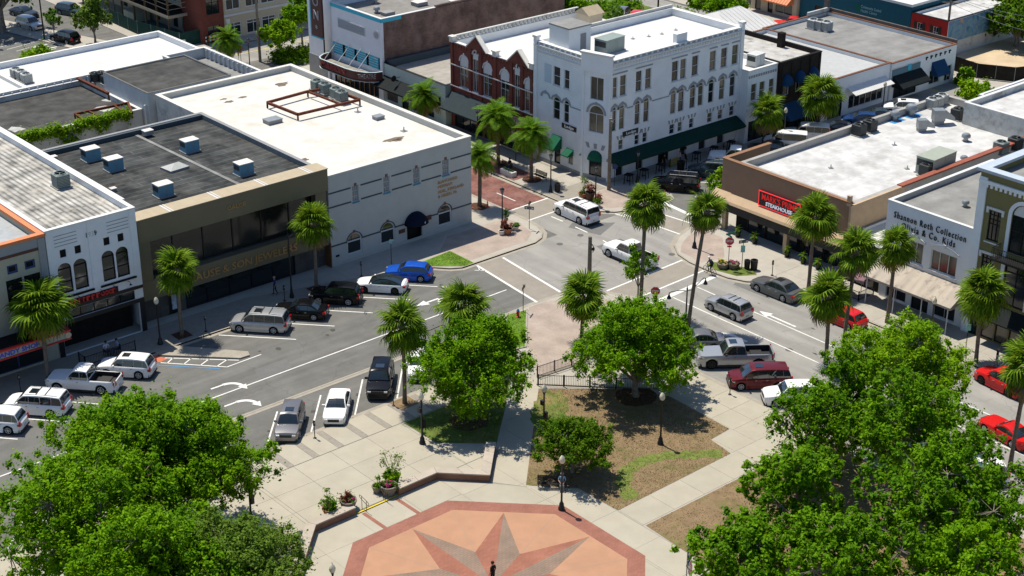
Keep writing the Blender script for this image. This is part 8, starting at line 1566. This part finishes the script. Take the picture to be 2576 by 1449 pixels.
for px, py, lb in ((2160, 340, 'dark condenser by the street wall of the steakhouse roof, front one'), (2187, 330, 'dark condenser by the street wall of the steakhouse roof, rear one'), (2408, 300, 'dark condenser below the stained block wall'), (2330, 442, 'dark condenser beside the big green grey roof unit'), (2516, 385, 'grey green condenser by the brick red coping'), (2552, 375, 'small dark condenser at the far end of the brick red coping')): condenser(lb, G(px, py, 6.25), 1.3, m=m_acd if 'dark' in lb else m_acg)
for px, py in ((2344, 272), (2357, 268), (2368, 262)): condenser('pale condenser on a rack at the back of the steakhouse roof', G(px, py, 6.25), 1.2, 'condensers on the rack', m=m_acwhite)
package_unit('big green grey roof unit near the brick red coping', G(2352, 428, 6.25), 1.0, .05, None, (3.9, 2.0, 1.7), mat('unit_green_grey', (.30, .33, .27), rough=.6, var=.08), MATS['unit_green_grey'])
vent('small box vent on the clothing shop roof', G(2428, 520, 8.9), .8, 'mush'); vent('tar pot vent on the theatre roof near the turquoise band', G(948, 32, 9.75), 1.0, 'mush'); vent('mushroom vent in the middle of the theatre roof', G(945, 8, 9.75), 1.0, 'mush'); hatch('pale roof hatch on the theatre roof', 1055, 12, 9.75, 1.6, 1.4, .4, m_actop); hatch('roof hatch with rusty lid beside the theatre parapet', 1150, 12, 9.75, 1.6, 1.4, .5, m_actop); hatch('dark roof hatch at the theatre corner', 975, 36, 9.75, 1.4, 1.2, .3, m_felt3)

for k, (px, py, s_) in enumerate(((262, 272, 1.3), (275, 250, 1.0), (350, 236, 1.2), (335, 250, .9), (40, 325, 1.2))):
    q = G(px, py, 6.75); rg = random.Random(k); sheet('roof_patch', [(q.x+s_*rg.uniform(.4, 1.0)*cos(a*pi/6), q.y+s_*rg.uniform(.4, 1.0)*sin(a*pi/6)) for a in range(12)], 6.758, mat('roof_sealant', (.40, .40, .38), var=.25, scale=2), None, kind='stuff')
for px, py in ((2250, 302), (2292, 290)): q = G(px, py, 6.25); sheet('roof_mat', [(q.x-1, q.y-.8), (q.x+1, q.y-.8), (q.x+1, q.y+.8), (q.x-1, q.y+.8)], 6.258, mat('blue_tarp', (.04, .2, .42), var=.2), None, kind='stuff')
# ================================================================ PEOPLE
m_skin = mat('skin', (.42, .24, .16), rough=.6, var=.04); m_shoe = mat('dark_shoes', (.03, .028, .026), rough=.6, var=0)
def person(label, loc, rz, pose, top, legs, hair=(.03, .02, .015), skin=None, helmet=None, bare=False, cat='person', s_=1.0):
    """one skinned body; joints: metres, x = right, y = forward, z = up"""
    skin = skin or m_skin; t = thing('person', label, cat, loc, rz)
    if s_ != 1: t.scale = (s_,)*3
    J = dict(pel=(0, 0, .95), wst=(0, .01, 1.1), chs=(0, .0, 1.32), nck=(0, .01, 1.5), hd0=(0, .03, 1.58), hd=(0, .04, 1.68), hd1=(0, .03, 1.76), shl=(-.19, 0, 1.43), shr=(.19, 0, 1.43), ell=(-.25, -.03, 1.14), elr=(.25, -.03, 1.14), hal=(-.26, .06, .90), har=(.26, .06, .90), hpl=(-.1, 0, .9), hpr=(.1, 0, .9), knl=(-.11, .06, .5), knr=(.11, -.04, .5), anl=(-.11, .02, .09), anr=(.11, -.16, .12), tol=(-.12, .17, .04), tor=(.12, -.01, .04)); J.update(pose)
    Rr = dict(pel=.15, wst=.135, chs=.155, nck=.058, hd0=.07, hd=.1, hd1=.085, shl=.07, shr=.07, ell=.045, elr=.045, hal=.035, har=.035, hpl=.095, hpr=.095, knl=.06, knr=.06, anl=.042, anr=.042, tol=.038, tor=.038)
    names = list(J); E = [('pel', 'wst'), ('wst', 'chs'), ('chs', 'nck'), ('nck', 'hd0'), ('hd0', 'hd'), ('hd', 'hd1'), ('chs', 'shl'), ('chs', 'shr'), ('shl', 'ell'), ('shr', 'elr'), ('ell', 'hal'), ('elr', 'har'), ('pel', 'hpl'), ('pel', 'hpr'), ('hpl', 'knl'), ('hpr', 'knr'), ('knl', 'anl'), ('knr', 'anr'), ('anl', 'tol'), ('anr', 'tor')]
    vs = [Vector(J[n]) for n in names]; rs = [Rr[n] for n in names]; es = [(names.index(a), names.index(b_)) for a, b_ in E]
    for hn, en, sg in (('hal', 'ell', -1), ('har', 'elr', 1)):
        d = (Vector(J[hn])-Vector(J[en])).normalized(); sd_ = d.orthogonal().normalized(); pi_ = len(vs); vs.append(Vector(J[hn])+d*.07); rs.append(.03); es.append((names.index(hn), pi_))
        for k, ln in ((-1.5, .065), (-.5, .08), (.5, .085), (1.5, .07)):
            a_ = vs[pi_]+d*.035+sd_*k*.02; b_ = a_+d*ln*.8+d.cross(sd_)*.02; n0 = len(vs); vs += [a_, b_]; rs += [.009, .008]; es += [(pi_, n0), (n0, n0+1)]
        n0 = len(vs); vs.append(Vector(J[hn])+d*.06+sd_*.055*sg); rs.append(.01); es.append((names.index(hn), n0))
    me = bpy.data.meshes.new('body'); me.from_pydata([tuple(v_) for v_ in vs], es, []); o = bpy.data.objects.new('body', me); scene.collection.objects.link(o)
    md = o.modifiers.new('skin', 'SKIN'); 
    for i, sv in enumerate(me.skin_vertices[0].data): sv.radius = (rs[i], rs[i]*(.8 if names and i < len(names) and names[i] in ('pel', 'wst', 'chs') else 1)); sv.use_root = (i == 0)
    sb = o.modifiers.new('sub', 'SUBSURF'); sb.levels = 1; sb.render_levels = 1
    dg = bpy.context.evaluated_depsgraph_get(); m2 = bpy.data.meshes.new_from_object(o.evaluated_get(dg)); bpy.data.objects.remove(o); m2.name = 'body'
    m2.materials.clear()
    for q in (skin, top, legs, m_shoe): m2.materials.append(q)
    seg = {('pel', 'wst'): 2, ('wst', 'chs'): 1, ('chs', 'nck'): 1, ('nck', 'hd0'): 0, ('hd0', 'hd'): 0, ('hd', 'hd1'): 0, ('chs', 'shl'): 1, ('chs', 'shr'): 1, ('shl', 'ell'): 1, ('shr', 'elr'): 1, ('pel', 'hpl'): 2, ('pel', 'hpr'): 2, ('hpl', 'knl'): 2, ('hpr', 'knr'): 2, ('knl', 'anl'): 0 if bare else 2, ('knr', 'anr'): 0 if bare else 2, ('anl', 'tol'): 3, ('anr', 'tor'): 3}
    for p_ in m2.polygons:
        c_ = p_.center; best, bi = 9, 0
        for (a, b_), mi in [*seg.items(), (('ell', 'hal'), 0), (('elr', 'har'), 0)]:
            A, B_ = Vector(J[a]), Vector(J[b_]); ab = B_-A; tt = max(0, min(1, (c_-A).dot(ab)/max(1e-6, ab.length_squared))); d_ = (c_-A-ab*tt).length-(Rr[a]+(Rr[b_]-Rr[a])*tt)
            if d_ < best: best, bi = d_, mi
        p_.material_index = bi
    m2.shade_smooth(); b_ = bpy.data.objects.new('body', m2); scene.collection.objects.link(b_); b_.parent = t
    hd = Vector(J['hd']); up_ = (Vector(J['hd1'])-Vector(J['hd0'])).normalized()
    mb = MB(); mb.lathe([(.112, -.02), (.118, .05), (.09, .11), (.045, .135), (0, .14)], hd+Vector((0, -.018, .0)), 12); mb.obj('helmet' if helmet else 'hair', helmet or mat('hair_%02d' % int(hair[0]*300), hair, rough=.7, var=.1), t, smooth=True)
    mb = MB(); mb.lathe([(.0, .03), (.016, 0), (.0, -.02)], hd+Vector((0, .105, -.02)), 6); mb.obj('nose', skin, t); mb = MB(); [mb.lathe([(0, .012), (.013, 0), (0, -.012)], hd+Vector((x, .092, .015)), 6) for x in (-.036, .036)]; mb.obj('eyes', m_black, t); mb = MB().box(hd.x-.028, hd.y+.088, hd.z-.062, hd.x+.028, hd.y+.1, hd.z-.052); mb.obj('mouth', mat('lips', (.3, .1, .09), var=0), t); mb = MB(); [mb.lathe([(0, .03), (.018, 0), (0, -.03)], hd+Vector((x, 0, 0)), 6) for x in (-.105, .105)]; mb.obj('ears', skin, t)
    return t
c_navy = mat('navy_cloth', (.025, .03, .055), var=.1); c_black = mat('black_cloth', (.015, .015, .016), var=.1); c_blue = mat('blue_plaid_cloth', (.03, .06, .22), var=.5, scale=9); c_white = mat('white_cloth', (.55, .57, .62), var=.06); c_pink = mat('pale_pink_cloth', (.5, .33, .28), var=.06); c_denim = mat('denim', (.05, .075, .13), var=.15); c_khaki = mat('grey_shorts', (.16, .16, .17), var=.1); c_lblue = mat('light_blue_cloth', (.22, .36, .5), var=.1)
walk = dict(); walk2 = dict(knl=(-.11, -.03, .5), anl=(-.11, -.2, .13), tol=(-.11, -.06, .04), knr=(.11, .1, .5), anr=(.11, .12, .09), tor=(.12, .27, .04))
sit = dict(pel=(0, 0, .56), wst=(0, -.02, .72), chs=(0, -.03, .95), nck=(0, -.02, 1.13), hd0=(0, .0, 1.2), hd=(0, .02, 1.3), hd1=(0, .01, 1.38), shl=(-.19, -.03, 1.06), shr=(.19, -.03, 1.06), ell=(-.26, .04, .8), elr=(.26, .04, .8), hal=(-.14, .26, .72), har=(.14, .26, .72), hpl=(-.1, .05, .55), hpr=(.1, .05, .55), knl=(-.12, .45, .54), knr=(.12, .45, .54), anl=(-.12, .44, .1), anr=(.12, .48, .1), tol=(-.12, .6, .04), tor=(.12, .63, .04))
bent = dict(hd0=(0, .1, 1.57), hd=(0, .14, 1.66), hd1=(0, .14, 1.74))
person('man in dark shirt and shorts walking by the red sport utility car', (*G(2505, 925)[:2], .14), Q(200), walk, c_navy, c_khaki, hair=(.25, .14, .1), bare=True); person('person in blue plaid shirt walking past the jewellers window with a bag', (*G(693, 744)[:2], .14), Q(70), walk2, c_blue, c_black, hair=(.3, .28, .26)); person('person in white shirt walking under the hotel awning', (*G(1723, 412)[:2], .14), Q(250), walk, c_white, c_black, bare=True); person('woman in pale pink top beside the yellow striped barrier', (*G(1709, 421)[:2], .14), Q(200), walk2, c_pink, c_black, hair=(.08, .05, .03)); person('person in black by a high table under the hotel awning', (*G(1670, 428)[:2], .14), Q(180), dict(tor=(.12, .1, .04), anr=(.11, -.02, .09), knr=(.11, .02, .5)), c_black, c_black)
person('person in light blue shirt seated on the bench beneath the low tree', (67.3, 73.25, .06), Q(138), sit, c_lblue, c_khaki, hair=(.4, .38, .35)); person('person in black standing on the star at the bottom edge', (*G(1240, 1475)[:2], .15), Q(10), dict(tor=(.12, .12, .04), anr=(.11, -.02, .09), knr=(.11, .02, .5)), c_black, c_black)
person('person seated on the hotel plaza bench in the palm shade', (106.7, 125.3, .11), Q(90), sit, c_black, c_denim); person('patron in white seated on the 1939 shop patio', (52.3, 113.6, .11), Q(180), sit, c_white, c_denim); person('patron in blue seated nearest the 1939 shop patio rail', (53.2, 113.4, .11), Q(90), sit, c_lblue, c_denim); person('person in white between the parked cars on the far street', (*G(1945, 376)[:2], .02), Q(150), walk, c_white, c_denim)
for k, (x, y) in enumerate(((52.3, 113.55), (53.2, 113.4))):
    t = thing('patio_chair', ('dark patio chair under the patron in white', 'dark patio chair under the patron in blue')[k], 'chair', (x, y, .13), Q((180, 90)[k])); MB().box(-.22, -.2, .42, .22, .22, .45).obj('seat', m_black, t); MB().box(-.22, -.24, .45, .22, -.2, .85).obj('backrest', m_black, t); [MB().box(a*.2-.02, b_*.19-.02, 0, a*.2+.02, b_*.19+.02, .42).obj('leg', m_black, t) for a in (-1, 1) for b_ in (-1, 1)]
# ---- bicycle and rider
def bicycle(label, loc, rz, lean=0):
    t = thing('bicycle', label, 'bicycle', loc, rz)
    for y in (-.52, .52):
        mb = MB(); pts = [(0, y+.34*cos(a*pi/10), .34+.34*sin(a*pi/10)) for a in range(21)]; mb.tube(pts, .024, 6, caps=False); w = mb.obj('wheel', m_tyre, t); mb = MB(); [mb.bar((0, y, .34), (0, y+.33*cos(a*pi/5), .34+.33*sin(a*pi/5)), .008) for a in range(10)]; mb.obj('spokes', m_metal, w)
    mb = MB(); [mb.tube(q, .02, 6) for q in ([(0, -.52, .34), (0, -.1, .3)], [(0, -.1, .3), (0, -.22, .85)], [(0, -.1, .3), (0, .36, .78)], [(0, -.2, .75), (0, .34, .84)], [(0, -.52, .34), (0, -.2, .78)], [(0, .52, .34), (0, .36, .82), (0, .33, .98)])]; mb.obj('frame', m_black, t); mb = MB().box(-.08, -.36, .88, .08, -.1, .93); mb.obj('saddle', m_black, t, bevel=.02); mb = MB(); mb.tube([(-.28, .26, 1.02), (-.1, .36, 1.0), (.1, .36, 1.0), (.28, .26, 1.02)], .015, 6); mb.obj('handlebar', m_black, t); mb = MB(); mb.bar((-.14, -.1, .14), (.14, -.1, .46), .02); mb.obj('cranks', m_metal, t); return t
cq = G(1785, 690); cdir = G(1773, 684)-G(1797, 695); ca = atan2(-cdir.x, cdir.y)-Q(62)
bicycle('black bicycle ridden across the stop line', (cq.x, cq.y, .016), ca+Q(62)); ride = dict(pel=(0, -.24, 1.0), wst=(0, -.16, 1.15), chs=(0, -.02, 1.33), nck=(0, .1, 1.47), hd0=(0, .15, 1.53), hd=(0, .2, 1.62), hd1=(0, .2, 1.7), shl=(-.18, .04, 1.42), shr=(.18, .04, 1.42), ell=(-.25, .12, 1.18), elr=(.25, .12, 1.18), hal=(-.26, .26, 1.05), har=(.26, .26, 1.05), hpl=(-.1, -.2, .96), hpr=(.1, -.2, .96), knl=(-.12, .16, .78), knr=(.12, .08, .58), anl=(-.13, -.02, .44), anr=(.13, -.1, .2), tol=(-.14, .12, .42), tor=(.14, .06, .15))
person('cyclist in dark clothes with white helmet and backpack at the stop line', (cq.x, cq.y, .016), ca+Q(62), ride, c_navy, c_black, helmet=mat('white_helmet', (.7, .7, .7), rough=.3, var=0))
t = thing('backpack', 'black backpack worn by the cyclist', 'backpack', (cq.x, cq.y, .016), ca+Q(62)); mb = MB(); mb._add([(x, y, z) for z, y0, y1 in ((1.08, -.36, -.22), (1.25, -.34, -.12), (1.42, -.2, -.06)) for x in (-.14, .14) for y in (y0, y1)], [(0, 1, 3, 2), (8, 10, 11, 9), (0, 2, 6, 4), (4, 6, 10, 8), (1, 5, 7, 3), (5, 9, 11, 7), (0, 4, 5, 1), (4, 8, 9, 5), (2, 3, 7, 6), (6, 7, 11, 10)]); mb.obj('bag', c_black, t, bevel=.03)
for k, (x, y, a) in enumerate(((106.9, 129.2, 1.2), (107.3, 130.0, 1.1))): bicycle(('bicycle parked under the far date palm by the brick building', 'second bicycle parked in the shade before the brick building')[k], (x, y, .13), a)
# bicycle rack on the black sport utility car, loads in the pickup bed
q = G(910, 760, .9); t = thing('bicycle_rack', 'folded bicycle rack on the back of the black sport utility car', 'bicycle rack', (q.x, q.y, 0), NB); mb = MB(); mb.tube([(.25, 0, .5), (-.05, 0, .55), (-.05, 0, 1.35)], .03, 6); mb.tube([(-.05, -.35, 1.3), (-.05, .35, 1.3)], .025, 6); mb.tube([(-.05, -.3, .7), (-.35, -.3, .75)], .025, 6); mb.tube([(-.05, .3, .7), (-.35, .3, .75)], .025, 6); mb.tube([(-.05, -.35, .7), (-.05, .35, .7)], .025, 6); mb.obj('rack_arms', m_black, t)
